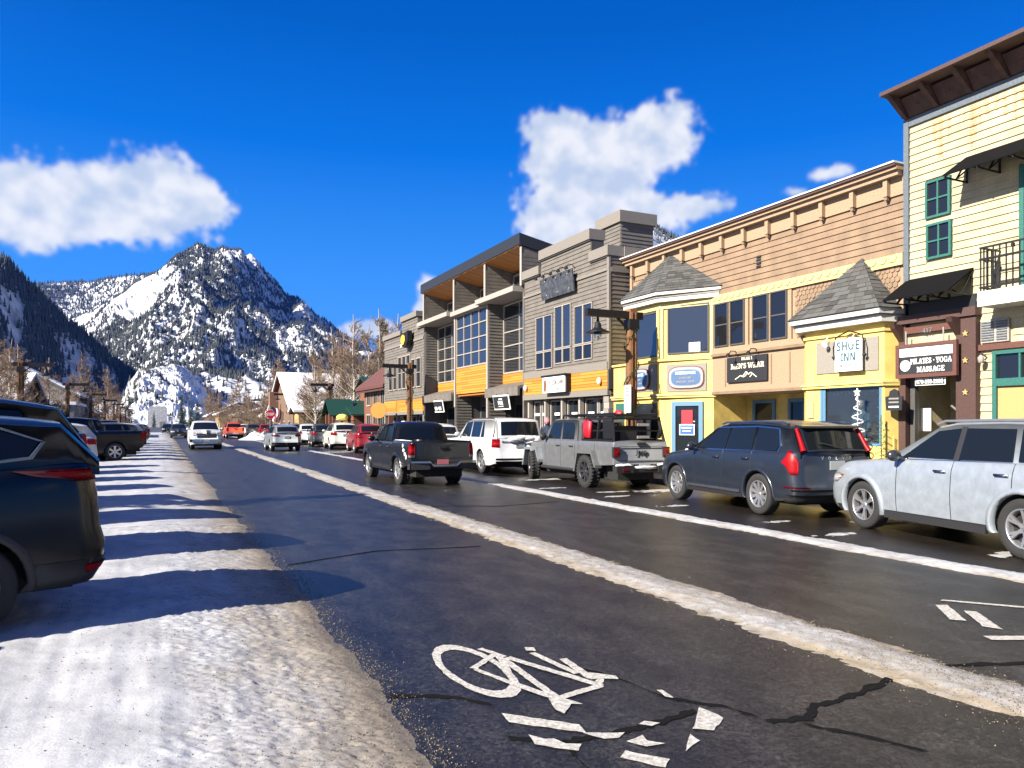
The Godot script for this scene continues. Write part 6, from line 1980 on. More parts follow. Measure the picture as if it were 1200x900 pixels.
func vehicle(called: String, label: String, category: String, c: Dictionary, at: Vector3, turn: float, group := "") -> Node3D:
	var o := thing(called, label, category, at, turn, group)
	mi(o, "body", body_mesh(c, false), c.paint)
	mi(o, "skirt", body_mesh(c, true), M.plastic)
	mi(o, "cabin", greenhouse_mesh(c), c.get("cabin_paint", c.paint))
	mi(o, "windscreen", end_glass(c, 0, 0.08, 0.93, 0.9), M.auto_glass)
	var last: int = c.gh.line.size() - 2
	mi(o, "rear_window", end_glass(c, last, c.get("rg0", 0.1), c.get("rg1", 0.86), c.get("rgk", 0.86)), M.auto_glass)
	for sg in [-1.0, 1.0]:
		for w in c.panes:
			side_pane(c, w, sg, 0.005, M.auto_glass, o, "side_window")
		if c.has("trim"):
			for w in c.trim: side_pane(c, w, sg, 0.009, c.get("trim_mat", M.chrome), o, "window_trim")
		for ax in [c.fo, c.fo + c.wb]:
			mi(o, "wheel_house", liner(c, ax, sg), M.under)
			mi(o, "wheel_arch", arch_ring(c, ax, sg, c.ar - 0.004, c.ar + c.get("flare_w", 0.05), c.get("flare", 0.012)), c.get("flare_mat", c.paint))
			wheel(o, c.wheel_key, c.wr, c.tw, c.spokes, c.rim, L3(c, ax, c.wr, sg * (c.W / 2 - c.tw / 2 - c.get("inset", 0.035))), sg < 0, c.get("steer", 0.0) if ax == c.fo else 0.0, c.get("twin", false), c.get("lug", false))
		for h in c.handles:
			var st := ST(true)
			var y: float = h[1]
			var hw := half(c, h[0], y) + 0.02
			box(st, L3(c, h[0], y, sg * hw), Vector3(0.03, 0.03, 0.2))
			mi(o, "door_handle", fin(st), c.get("handle_mat", c.paint))
		var ms := ST(true)
		var my: float = c.mirror[1]
		lathe_ball(ms, L3(c, c.mirror[0], my, sg * (half(c, c.mirror[0] + 0.3, my - 0.1) + 0.13)), Vector3(0.12, 0.09, 0.07))
		bar(ms, L3(c, c.mirror[0] + 0.06, my - 0.05, sg * (half(c, c.mirror[0] + 0.3, my - 0.1) - 0.06)), L3(c, c.mirror[0] + 0.02, my - 0.03, sg * (half(c, c.mirror[0] + 0.3, my - 0.1) + 0.1)), 0.05)
		mi(o, "mirror", fin(ms), c.get("mirror_mat", c.paint))
		for t in c.tail:   # ys, p0, p1, material
			mi(o, "tail_lamp", wrap_patch(c, sg, true, t[0], t[1], t[2], 0.012), t[3])
		for t in c.get("head", []):
			mi(o, t[4] if t.size() > 4 else "headlamp", wrap_patch(c, sg, false, t[0], t[1], t[2], 0.012), t[3])
		for t in c.get("strips", []):   # rear strips
			mi(o, t[4], wrap_patch(c, sg, true, t[0], t[1], t[2], t[5]), t[3])
	var un := ST()
	box(un, L3(c, c.L / 2, 0.42, 0), Vector3(c.W - 0.55, 0.34, c.L - 0.5))
	for ax in [c.fo, c.fo + c.wb]:
		bar(un, L3(c, ax, c.wr, -c.W / 2 + 0.2), L3(c, ax, c.wr, c.W / 2 - 0.2), 0.12)
	mi(o, "underbody", fin(un), M.under)
	if c.has("plate"):
		var ps := ST()
		box(ps, L3(c, lean(c, c.L, c.plate) + 0.012 + c.get("plate_out", 0.0), c.plate, 0), Vector3(0.32, 0.16, 0.012))
		mi(o, "number_plate", fin(ps), c.get("plate_mat", M.plate))
	return o

# base outlines
func suv(L, Wd, H, wb, fo, wr, pt: Material) -> Dictionary:
	var hb: float = H * 0.655
	var sA: float = fo + 0.42
	var b1: float = sA + 1.36
	var c1: float = sA + 2.22
	var w: float = Wd / 2.0
	return {L = L, W = Wd, H = H, wb = wb, fo = fo, wr = wr, tw = 0.235, ar = wr + 0.055, paint = pt, spokes = 10, rim = M.alloy, wheel_key = "w%s" % wr,
		top = [[0, H * 0.45], [0.06, H * 0.50], [0.2, H * 0.545], [0.6, H * 0.59], [sA, H * 0.635], [sA + 0.25, hb], [L * 0.75, hb + 0.03], [L - 0.15, hb + 0.05], [L, hb + 0.03]],
		wid = [[0, w * 0.62], [0.03, w * 0.76], [0.10, w * 0.87], [0.22, w * 0.935], [0.5, w * 0.985], [fo, w], [L - 0.9, w], [L - 0.45, w * 0.985], [L - 0.22, w * 0.955], [L - 0.10, w * 0.90], [L - 0.03, w * 0.80], [L, w * 0.70]],
		sect = [[0, 0.945], [0.1, 0.975], [0.3, 0.995], [0.52, 1.0], [0.72, 0.99], [0.88, 0.972], [1.0, 0.925]],
		bot = [[0, 0.30], [0.3, 0.24], [fo + wr + 0.1, 0.27], [fo + wb - wr - 0.1, 0.28], [L - 0.35, 0.32], [L, 0.40]],
		rear = [[0.3, -0.10], [0.45, -0.01], [0.62, 0.0], [0.72, -0.04], [1.0, -0.055], [1.2, -0.09]], front = [[0.25, 0.12], [0.4, 0.01], [0.6, 0.0], [0.8, 0.03], [1.0, 0.12]],
		gh = {yb = hb, yr = H, wb = w * 0.915, wr = w * 0.70, bulge = 0.05, line = [[sA - 0.04, H * 0.635], [sA + 0.92, H * 0.94], [sA + 1.25, H * 0.97], [sA + 2.0, H * 0.978], [L - 0.9, H * 0.965], [L - 0.36, H * 0.925], [L - 0.05, hb + 0.06]]},
		panes = [[[sA + 0.40, hb + 0.04], [sA + 0.96, H * 0.90], [b1, H * 0.925], [b1, hb + 0.04]], [[b1 + 0.09, hb + 0.04], [b1 + 0.09, H * 0.925], [c1, H * 0.922], [c1 + 0.06, hb + 0.05]], [[c1 + 0.15, hb + 0.055], [c1 + 0.09, H * 0.92], [L - 0.78, H * 0.905], [L - 0.56, hb + 0.10], [L - 0.62, hb + 0.06]]],
		seams = [sA + 0.36, b1 + 0.03, c1 + 0.13], handles = [[b1 - 0.16, hb - 0.13], [c1 - 0.02, hb - 0.12]], mirror = [sA + 0.42, hb + 0.06],
		tail = [[[hb - 0.22, hb - 0.12, hb - 0.02], [w * 0.62, w * 0.6, w * 0.64], [w * 0.9 + 0.26, w * 0.9 + 0.34, w * 0.9 + 0.22], M.tail]], plate = hb - 0.22, clad = 0.13, flare_mat = pt, front_face = hb}

func pickup(L, Wd, H, wb, fo, wr, cab: float, pt: Material) -> Dictionary:
	var c := suv(L, Wd, H, wb, fo, wr, pt)
	var hb: float = H * 0.66
	var sA: float = fo + 0.5
	var w: float = Wd / 2.0
	var b1: float = sA + 1.22
	c.top = [[0, H * 0.48], [0.05, H * 0.56], [0.2, H * 0.595], [0.7, H * 0.62], [sA, H * 0.645], [sA + 0.2, hb], [cab, hb], [cab + 0.05, hb + 0.03], [L, hb + 0.04]]
	c.gh = {yb = hb, yr = H, wb = w * 0.90, wr = w * 0.72, bulge = 0.04, line = [[sA - 0.03, H * 0.645], [sA + 0.82, H * 0.935], [sA + 1.15, H * 0.972], [sA + 1.7, H * 0.978], [cab - 0.25, H * 0.955], [cab - 0.12, H * 0.915], [cab, hb + 0.01]]}
	c.panes = [[[sA + 0.38, hb + 0.035], [sA + 0.86, H * 0.895], [b1, H * 0.925], [b1, hb + 0.035]], [[b1 + 0.1, hb + 0.035], [b1 + 0.1, H * 0.925], [cab - 0.36, H * 0.91], [cab - 0.22, hb + 0.05]]]
	c.seams = [sA + 0.34, b1 + 0.04, cab - 0.18, cab + 0.02]
	c.handles = [[b1 - 0.14, hb - 0.14], [cab - 0.33, hb - 0.14]]
	c.mirror = [sA + 0.4, hb + 0.08]
	c.bed = [cab + 0.06, L - 0.07, hb - 0.5]
	c.rear = [[0.3, -0.2], [0.5, -0.12], [0.62, -0.02], [0.75, 0.0], [1.3, -0.02]]
	c.wid = [[0, w * 0.70], [0.03, w * 0.82], [0.1, w * 0.91], [0.25, w * 0.965], [fo, w], [L - 0.3, w], [L - 0.06, w * 0.985], [L - 0.015, w * 0.96], [L, w * 0.93]]
	c.bot = [[0, 0.36], [0.3, 0.32], [fo + wr + 0.1, 0.34], [fo + wb - wr - 0.1, 0.36], [L - 0.5, 0.52], [L, 0.60]]
	c.sect = [[0, 0.95], [0.12, 0.985], [0.4, 1.0], [0.75, 0.99], [0.93, 0.97], [1.0, 0.935]]
	c.tail = [[[hb - 0.36, hb - 0.2, hb - 0.01], [w * 0.93 - 0.16, w * 0.93 - 0.16, w * 0.93 - 0.16], [w * 0.93 + 0.14, w * 0.93 + 0.13, w * 0.93 + 0.1], M.tail]]
	c.rg1 = 0.9
	c.clad = 0.0
	c.plate = 0.62
	c.tw = 0.27
	return c

func tailgate_details(o, c, bumper: Material, lower := 0.52):   # handle, bumper with step for a pickup
	var st := ST()
	var w: float = c.W / 2
	var y: float = lower + 0.06
	for sg in [-1.0, 1.0]:
		var pts := [[0.0, 0.14], [0.34, 0.14], [0.42, 0.16], [w * 0.97, 0.10], [w * 1.0, -0.02]]
		for i in pts.size() - 1:
			var a := L3(c, c.L + pts[i][1], y, sg * pts[i][0])
			var b := L3(c, c.L + pts[i + 1][1], y, sg * pts[i + 1][0])
			var hgt := 0.16 if i > 1 else 0.10
			bar(st, a, b, 0.10, hgt)
	mi(o, "rear_bumper", fin(st), bumper)
	var hs := ST()
	box(hs, L3(c, c.L + 0.012, prof(c.top, c.L) - 0.14, 0), Vector3(0.22, 0.07, 0.02))
	mi(o, "tailgate_handle", fin(hs), M.plastic)
	for sg in [-1.0, 1.0]:
		var cap := ST()
		box(cap, L3(c, (c.bed[0] + c.bed[1]) / 2, prof(c.top, c.L) + 0.012, sg * (c.W / 2 * 0.935 - 0.05)), Vector3(0.08, 0.02, c.bed[1] - c.bed[0]))
		mi(o, "bed_rail", fin(cap), M.plastic)

func front_face(o, c, grille_w: float, y0: float, y1: float, gm: Material, bumper: Material):
	var st := ST()
	for i in 6:
		var y := lerpf(y0, y1, (i + 0.5) / 6.0)
		box(st, L3(c, lean(c, 0, y) - 0.015, y, 0), Vector3(grille_w, (y1 - y0) / 6.0 * 0.6, 0.03))
	mi(o, "grille", fin(st), gm)
	if bumper == null: return
	var bs := ST()
	box(bs, L3(c, -0.02, y0 - 0.18, 0), Vector3(c.W * 0.84, 0.2, 0.12))
	for sg in [-1.0, 1.0]:
		bar(bs, L3(c, -0.02, y0 - 0.18, sg * c.W * 0.41), L3(c, 0.28, y0 - 0.18, sg * c.W * 0.49), 0.12, 0.2)
	mi(o, "front_bumper", fin(bs), bumper)
	var ps := ST()
	box(ps, L3(c, -0.09, y0 - 0.16, 0), Vector3(0.32, 0.16, 0.01))
	mi(o, "number_plate", fin(ps), M.plate)

func roof_rails(o, c, s0: float, s1: float, m: Material, lift := 0.04):
	for sg in [-1.0, 1.0]:
		var st := ST(true)
		var y: float = c.H * 0.955 + lift
		var x: float = c.gh.wr * 0.93
		tube(st, [L3(c, s0, y - lift, sg * x), L3(c, s0 + 0.15, y, sg * x), L3(c, (s0 + s1) / 2, y + 0.01, sg * x), L3(c, s1 - 0.15, y, sg * x), L3(c, s1, y - lift, sg * x)], 0.02, 0.02, 6)
		mi(o, "roof_rail", fin(st), m)

# ================================================================ the vehicles in the street
func traffic():
	M.p_navy = paint(0.014, 0.019, 0.029, 0.2, 0.36)
	M.p_silver = paint(0.335, 0.375, 0.415, 0.4, 0.38)
	M.p_grey = paint(0.125, 0.13, 0.135, 0.15, 0.4)
	M.p_white = paint(0.52, 0.53, 0.54, 0.0, 0.35)
	M.p_cream = paint(0.50, 0.50, 0.46, 0.0, 0.35)
	M.p_black = paint(0.005, 0.005, 0.006, 0.0, 0.3)
	M.p_black.metallic_specular = 0.3
	M.p_char = paint(0.006, 0.007, 0.009, 0.0, 0.34)
	M.p_char.metallic_specular = 0.32
	M.p_blackblue = paint(0.004, 0.005, 0.008, 0.0, 0.3)
	M.p_blackblue.metallic_specular = 0.3
	M.p_orange = paint(0.45, 0.06, 0.02, 0.1, 0.35)
	M.p_red = paint(0.22, 0.012, 0.015, 0.2, 0.3)
	M.p_steel = paint(0.30, 0.33, 0.35, 0.5, 0.34)
	M.p_dgrey = paint(0.04, 0.045, 0.05, 0.4, 0.34)
	navy_suv()
	silver_suv()
	grey_truck()
	white_suv()
	black_truck()
	black_crossover()
	rest()

func navy_suv():
	var c := suv(4.95, 1.93, 1.775, 2.98, 0.90, 0.385, M.p_navy)
	c.wheel_key = "navy"; c.spokes = 10; c.rim = M.alloy; c.tw = 0.26
	c.gh.line = [[1.34, 1.12], [2.26, 1.655], [2.62, 1.72], [3.4, 1.735], [4.15, 1.70], [4.64, 1.635], [4.90, 1.20]]
	c.panes = [[[1.80, 1.20], [2.36, 1.60], [2.74, 1.635], [2.74, 1.19]], [[2.80, 1.19], [2.80, 1.637], [3.58, 1.635], [3.62, 1.19]], [[3.70, 1.195], [3.67, 1.632], [4.26, 1.60], [4.40, 1.30], [4.36, 1.22]]]
	c.trim = [[[1.74, 1.165], [1.74, 1.185], [4.40, 1.205], [4.42, 1.185]], [[2.24, 1.605], [2.40, 1.64], [3.6, 1.662], [4.28, 1.622], [4.27, 1.605], [3.6, 1.64], [2.42, 1.62]], [[4.27, 1.605], [4.285, 1.622], [4.45, 1.30], [4.425, 1.29]], [[4.42, 1.185], [4.40, 1.21], [4.425, 1.29], [4.45, 1.30]]]
	c.tail = [[[0.80, 0.86, 0.95, 1.02, 1.08, 1.16, 1.22], [0.82, 0.80, 0.79, 0.79, 0.81, 0.85, 0.87], [0.93, 0.97, 1.03, 1.12, 1.04, 0.96, 0.95], M.tail]]
	c.strips = [[[0.505, 0.535], [0.1, 0.1], [0.95, 0.95], M.chrome, "bumper_strip", 0.010], [[0.56, 0.585], [0.62, 0.62], [1.12, 1.12], M.tail, "reflector", 0.008], [[0.30, 0.36, 0.44], [0.0, 0.0, 0.0], [1.0, 1.05, 1.05], M.plastic, "lower_bumper", 0.008]]
	c.rg0 = 0.14; c.rg1 = 0.92; c.rgk = 0.84
	c.plate = 0.96
	var o := vehicle("navy_suv", "dusty dark navy sport utility vehicle parked before the tan building", "car", c, W(11.25, 0.005, 11.88), -8.0)
	for sg in [-1.0, 1.0]:   # lamps run up the rear pillars
		var st := ST(true)
		var pts := []
		for t in [0.05, 0.3, 0.55, 0.8, 0.98]:
			pts.append(gpoint(c, 5 + t, sg * 0.95, 0.012))
		tube(st, pts, 0.035, 0.055, 6)
		mi(o, "pillar_lamp", fin(st), M.tail)
		var sk := ST()
		bar(sk, L3(c, 1.45, 0.40, sg * 0.955), L3(c, 3.35, 0.40, sg * 0.955), 0.03, 0.05)
		mi(o, "sill_strip", fin(sk), M.chrome)
	var sp := ST()
	box(sp, L3(c, 4.66, 1.655, 0), Vector3(1.24, 0.035, 0.22), Basis(Vector3.RIGHT, 0.12))
	mi(o, "spoiler", fin(sp), M.p_navy)
	var wi := ST()
	bar(wi, L3(c, 4.965, 1.26, 0.1), L3(c, 4.90, 1.36, -0.35), 0.02)
	mi(o, "wiper", fin(wi), M.plastic)
	roof_rails(o, c, 2.3, 4.4, M.chrome, 0.035)
	for i in 5:
		var lt := lettering(self, "letter", "VOLVO"[i], M.chrome, Vector3.ZERO, 0.055, 0)
		lt.get_parent().remove_child(lt)
		o.add_child(lt, true)
		lt.name = "badge_letter_%d" % i
		lt.position = L3(c, lean(c, c.L, 1.09) + 0.004, 1.09, -0.3 + i * 0.15)

func silver_suv():
	var c := suv(5.0, 1.96, 1.77, 2.90, 0.96, 0.385, M.p_silver)
	c.wheel_key = "silver"; c.spokes = 6; c.twin = true; c.tw = 0.25
	c.top[1] = [0.06, 0.90]; c.top[2] = [0.2, 0.99]; c.top[3] = [0.6, 1.07]
	c.head = [[[0.72, 0.80, 0.88], [0.55, 0.5, 0.52], [1.10, 1.22, 1.22], M.lamp_clear], [[0.78, 0.86], [1.10, 1.16], [1.2, 1.25], M.amber, "turn_lamp"], [[0.28, 0.34, 0.42], [0.0, 0.0, 0.0], [1.0, 1.0, 0.95], M.plastic, "lower_bumper"]]
	c.handle_mat = M.chrome
	c.mirror_mat = M.p_dgrey
	c.trim = [[[1.80, 1.160], [1.80, 1.178], [4.3, 1.20], [4.3, 1.182]]]
	c.flare = 0.03; c.flare_w = 0.07
	var o := vehicle("silver_suv", "dusty silver sport utility vehicle cut by the right edge", "car", c, W(10.94, 0.005, 6.79), -12.4)
	front_face(o, c, 0.9, 0.55, 0.78, M.plastic, null)
	roof_rails(o, c, 2.2, 4.3, M.alloy, 0.05)
	for sg in [-1.0, 1.0]:
		var sk := ST()
		bar(sk, L3(c, 1.5, 0.30, sg * 0.955), L3(c, 3.35, 0.30, sg * 0.955), 0.05, 0.10)
		mi(o, "sill_strip", fin(sk), M.plastic)
		side_pane(c, [[2.74, 1.18], [2.74, 1.66], [2.83, 1.66], [2.83, 1.18]], sg, 0.007, M.plastic, o, "door_pillar")

func grey_truck():
	var c := pickup(5.54, 1.64, 1.88, 3.49, 0.72, 0.425, 3.62, M.p_grey)
	var w := 0.82
	c.wheel_key = "lug"; c.spokes = 8; c.rim = M.dark_alloy; c.tw = 0.30; c.lug = true; c.inset = -0.14
	c.ar = 0.50
	c.top = [[0, 1.02], [0.04, 1.10], [0.3, 1.14], [1.3, 1.19], [1.45, 1.22], [3.6, 1.22], [3.66, 1.24], [5.54, 1.24]]
	c.wid = [[0, w * 0.72], [0.04, w * 0.76], [1.2, w * 0.93], [1.35, w], [5.46, w], [5.52, w * 0.99], [5.54, w * 0.97]]
	c.sect = [[0, 0.97], [0.1, 0.99], [0.4, 1.0], [0.85, 1.0], [0.96, 0.99], [1.0, 0.97]]
	c.bot = [[0, 0.55], [0.3, 0.5], [1.3, 0.46], [3.6, 0.46], [4.9, 0.62], [5.54, 0.66]]
	c.rear = [[0.3, 0.0], [1.3, -0.02]]
	c.front = [[0.3, 0.05], [1.2, 0.0]]
	c.gh = {yb = 1.22, yr = 1.88, wb = 0.80, wr = 0.71, bulge = 0.02, line = [[1.38, 1.2], [1.78, 1.78], [1.95, 1.84], [2.6, 1.85], [3.35, 1.85], [3.52, 1.80], [3.60, 1.23]]}
	c.panes = [[[1.66, 1.27], [1.93, 1.74], [2.50, 1.75], [2.50, 1.27]], [[2.62, 1.27], [2.62, 1.75], [3.24, 1.75], [3.34, 1.6], [3.34, 1.27]]]
	c.seams = [1.52, 2.56, 3.42, 3.64, 4.55]
	c.handles = [[2.40, 1.08], [3.22, 1.08]]
	c.handle_mat = M.plastic; c.mirror_mat = M.plastic
	c.mirror = [1.62, 1.32]
	c.tail = []
	c.bed = [3.68, 5.46, 0.75]
	c.plate = 0.60
	c.plate_out = 0.16
	c.steer = deg_to_rad(-17)
	var o := vehicle("grey_pickup_truck", "grey off-road pickup with black bed rack and red fuel can", "truck", c, W(11.32, 0.005, 18.8), -2.5)
	for sg in [-1.0, 1.0]:
		for ax in [c.fo, c.fo + c.wb]:   # squared fenders standing off the body
			var st := ST()
			var pl := [[-0.62, 0.40], [-0.44, 0.98], [0.40, 1.0], [0.62, 0.62], [0.62, 0.54], [0.54, 0.58], [0.36, 0.91], [-0.38, 0.90], [-0.54, 0.40]]
			var q := []
			for v in pl: q.append(Vector2(v[0], v[1]))
			prism(st, q, L3(c, ax, 0, sg * 0.76), Vector3(0, 0, 1), UP, Vector3(sg * 0.2, 0, 0))
			mi(o, "fender", fin(st), M.p_steel if ax < 2 else M.p_grey)
		var tl := sub(o, "tail_lamp")
		tl.position = L3(c, 5.54, 0.98, sg * 0.75)
		for q in [[Vector3(0.20, 0.26, 0.08), M.plastic, 0.0], [Vector3(0.16, 0.21, 0.02), M.tail_dark, 0.045], [Vector3(0.07, 0.08, 0.02), M.tail, 0.056]]:
			var bm := mi(tl, ["housing", "lens", "bulb_window"][tl.get_child_count()], CUBE, q[1], Vector3(0, 0, q[2]))
			bm.scale = q[0]
		var sl := ST(true)
		tube(sl, [L3(c, 1.35, 0.42, sg * 0.84), L3(c, 3.5, 0.42, sg * 0.84)], 0.05, 0.05)
		mi(o, "rock_rail", fin(sl), M.plastic)
		# snow lying on the bumper ends
		var sn := ST(true)
		lump(sn, L3(c, 5.70, 0.655, sg * 0.62), Vector3(0.26, 0.035, 0.09), int(sg) + 5)
		mi(o, "bumper_snow", fin(sn), M.roof_snow)
		var fl := ST()
		box(fl, L3(c, 5.785, 0.55, sg * 0.62), Vector3(0.15, 0.06, 0.03))
		mi(o, "reflector", fin(fl), M.tail_dark)
	var bs := ST()
	for sg in [-1.0, 1.0]:
		box(bs, L3(c, 5.68, 0.55, sg * 0.62), Vector3(0.5, 0.18, 0.2))
	box(bs, L3(c, 5.66, 0.52, 0), Vector3(0.74, 0.1, 0.16))
	mi(o, "rear_bumper", fin(bs), M.plastic)
	var ss := ST(true)
	lump(ss, L3(c, 5.70, 0.585, 0), Vector3(0.36, 0.05, 0.08), 9)
	mi(o, "bumper_snow", fin(ss), M.roof_snow)
	var hd := ST()
	box(hd, L3(c, 5.55, 1.19, 0), Vector3(0.26, 0.07, 0.03))
	mi(o, "tailgate_handle", fin(hd), M.plastic)
	var lt := lettering(self, "letter", "Jeep", M.plastic, Vector3.ZERO, 0.13, 0, false, 0.32)
	lt.get_parent().remove_child(lt)
	lt.name = "badge"
	o.add_child(lt, true)
	lt.position = L3(c, 5.548, 0.98, 0)
	for y in [0.76, 1.12]:
		var gr := ST()
		box(gr, L3(c, 5.545, y, 0), Vector3(1.3, 0.012, 0.012))
		mi(o, "tailgate_rib", fin(gr), M.p_dgrey)
	# bed rack
	var rk := sub(o, "bed_rack")
	var rs := ST()
	for sg in [-1.0, 1.0]:
		for q in [[3.78, 3.84], [4.62, 4.62], [5.44, 5.28]]:
			bar(rs, L3(c, q[0], 1.24, sg * 0.76), L3(c, q[1], 1.84, sg * 0.70), 0.06)
		bar(rs, L3(c, 3.8, 1.84, sg * 0.70), L3(c, 5.32, 1.84, sg * 0.70), 0.07)
		bar(rs, L3(c, 3.8, 1.52, sg * 0.735), L3(c, 5.38, 1.52, sg * 0.735), 0.035)
		bar(rs, L3(c, 3.8, 1.27, sg * 0.77), L3(c, 5.44, 1.27, sg * 0.77), 0.05)
	for s in [3.84, 4.2, 4.6, 5.0, 5.3]:
		bar(rs, L3(c, s, 1.85, -0.7), L3(c, s, 1.85, 0.7), 0.06)
	bar(rs, L3(c, 5.42, 1.52, -0.74), L3(c, 5.42, 1.52, 0.74), 0.03)
	mi(rk, "frame", fin(rs), M.black_metal)
	var top := ST()
	box(top, L3(c, 4.55, 1.93, 0), Vector3(1.3, 0.06, 1.5))
	box(top, L3(c, 3.0, 1.93, 0), Vector3(1.2, 0.05, 0.9))
	for sg in [-1.0, 1.0]:
		tube(top, [L3(c, 2.3, 1.86, sg * 0.6), L3(c, 2.4, 1.95, sg * 0.62), L3(c, 5.3, 1.97, sg * 0.64)], 0.025, 0.025)
	mi(rk, "platform", fin(top), M.black_metal)
	for sg in [-1.0, 1.0]:
		var pn := ST()
		box(pn, L3(c, 5.1, 1.56, sg * 0.735), Vector3(0.02, 0.48, 0.46))
		mi(rk, "side_panel", fin(pn), M.black_metal)
	var cargo := ST()
	box(cargo, L3(c, 4.5, 1.4, 0.1), Vector3(0.9, 0.5, 0.8))
	box(cargo, L3(c, 5.05, 1.3, -0.2), Vector3(0.5, 0.4, 0.4))
	mi(rk, "cargo_box", fin(cargo), M.plastic)
	for y in [1.36, 1.68]:
		var lab := ST()
		box(lab, L3(c, 5.44, y, 0.12), Vector3(0.36, 0.07, 0.02))
		mi(rk, "pale_strap", fin(lab), M.pale_trim)
	var can := ST(true)
	box(can, L3(c, 4.16, 1.55, -0.80), Vector3(0.10, 0.44, 0.36))
	tube(can, [L3(c, 4.05, 1.79, -0.8), L3(c, 4.1, 1.81, -0.8)], 0.04, 0.04)
	var cn := mi(o, "fuel_can", fin(can), M.red)
	cn.set_meta("label", "flat red fuel can on the side of the bed rack")
	var bag := ST(true)
	lump(bag, L3(c, 3.72, 2.0, 0.42), Vector3(0.10, 0.09, 0.2), 4)
	mi(rk, "red_bundle", fin(bag), M.red)

func white_suv():
	var c := suv(5.33, 2.03, 1.93, 3.11, 1.0, 0.40, M.p_white)
	var hb := 1.20
	c.wheel_key = "white"; c.spokes = 6; c.twin = true; c.tw = 0.27; c.clad = 0.06
	c.top = [[0, 1.0], [0.06, 1.08], [0.3, 1.14], [1.4, 1.19], [1.7, hb], [4.9, hb + 0.01], [5.33, hb + 0.01]]
	c.gh = {yb = hb, yr = 1.93, wb = 0.95, wr = 0.78, bulge = 0.04, line = [[1.42, 1.19], [2.2, 1.79], [2.6, 1.87], [3.6, 1.885], [4.6, 1.87], [5.08, 1.83], [5.27, hb + 0.03]]}
	c.panes = [[[1.86, 1.25], [2.3, 1.76], [2.86, 1.79], [2.86, 1.25]], [[2.98, 1.25], [2.98, 1.79], [3.86, 1.79], [3.86, 1.25]], [[3.98, 1.25], [3.98, 1.79], [5.0, 1.77], [5.06, 1.5], [5.06, 1.25]]]
	c.tail = [[[0.92, 1.05, 1.2], [0.74, 0.74, 0.74], [1.04, 1.04, 1.04], M.tail]]
	c.strips = [[[1.085, 1.13], [0.0, 0.0], [0.66, 0.66], M.chrome, "tailgate_bar", 0.016], [[0.5, 0.56], [0.0, 0.0], [0.9, 0.9], M.chrome, "bumper_strip", 0.012], [[0.36, 0.46], [0.0, 0.0], [0.85, 0.9], M.plastic, "lower_bumper", 0.012]]
	c.rear = [[0.3, -0.1], [0.45, 0.02], [0.62, 0.03], [0.7, -0.03], [1.25, -0.05]]
	c.plate = 0.98
	var o := vehicle("white_suv", "large white sport utility vehicle with snow on its tailgate", "car", c, W(11.05, 0.005, 24.95), -3.0)
	roof_rails(o, c, 2.3, 4.8, M.plastic, 0.05)
	for q in [[-0.2, 1.17, 0.28, 0.09, 0.07], [0.3, 1.20, 0.26, 0.11, 0.08], [0.05, 1.24, 0.3, 0.08, 0.07], [0.6, 1.16, 0.2, 0.12, 0.08], [0.72, 1.05, 0.14, 0.1, 0.07], [0.4, 1.08, 0.24, 0.06, 0.06]]:
		var st := ST(true)
		lump(st, L3(c, 5.29, q[1], q[0]), Vector3(q[2], q[3], q[4]), int(q[0] * 100))
		mi(o, "tailgate_snow", fin(st), M.roof_snow)

func black_truck():
	var c := pickup(5.39, 1.89, 1.79, 3.24, 0.92, 0.385, 3.62, M.p_char)
	c.wheel_key = "black"; c.spokes = 6; c.rim = M.alloy; c.tw = 0.27; c.lug = true
	c.flare = 0.045; c.flare_w = 0.09
	c.tail = [[[0.86, 1.0, 1.17], [0.80, 0.79, 0.79], [0.99, 1.0, 1.0], M.tail], [[0.80, 0.86], [0.80, 0.80], [0.98, 0.99], M.lamp_clear]]
	c.plate_mat = M.plate_red
	c.plate = 0.66; c.plate_out = 0.05
	c.handle_mat = M.plastic
	var o := vehicle("black_pickup_truck", "charcoal pickup truck driving away with chrome trimmed bumper", "truck", c, W(6.98, 0.0, 21.9), 0.0)
	tailgate_details(o, c, M.plastic, 0.50)
	var ch := ST()
	for sg in [-1.0, 1.0]:
		for q in [[[0.0, 0.22, 0.58], [0.34, 0.22, 0.58]], [[0.34, 0.22, 0.58], [0.44, 0.24, 0.68]], [[0.44, 0.24, 0.68], [0.93, 0.14, 0.68]]]:
			bar(ch, L3(c, c.L + q[0][1], q[0][2], sg * q[0][0]), L3(c, c.L + q[1][1], q[1][2], sg * q[1][0]), 0.03, 0.045)
	mi(o, "bumper_trim", fin(ch), M.chrome)
	for sg in [-1.0, 1.0]:
		var sn := ST(true)
		tube(sn, [L3(c, 3.75, 1.225, sg * 0.84), L3(c, 4.4, 1.24, sg * 0.84), L3(c, 5.3, 1.23, sg * 0.84)], 0.03, 0.022, 6)
		mi(o, "bed_rail_snow", fin(sn), M.roof_snow)
	for q in [[0.55, 1.75, 2.5, 0.14], [0.2, 1.76, 2.8, 0.08]]:
		var sn2 := ST(true)
		lathe_ball(sn2, L3(c, q[2], q[1] + 0.01, q[0] - 0.5), Vector3(q[3], 0.03, q[3]))
		mi(o, "roof_snow", fin(sn2), M.roof_snow)
	for q in [[4.85, 0.98, 0.05, 0.09], [4.98, 0.88, 0.06, 0.07], [4.75, 1.1, 0.06, 0.05], [5.1, 0.8, 0.07, 0.05]]:   # packed snow on the left quarter
		var sn3 := ST(true)
		lathe_ball(sn3, L3(c, q[0], q[1], -half(c, q[0], q[1]) - 0.005), Vector3(0.015, q[2], q[3]))
		mi(o, "wheel_snow", fin(sn3), M.roof_snow)

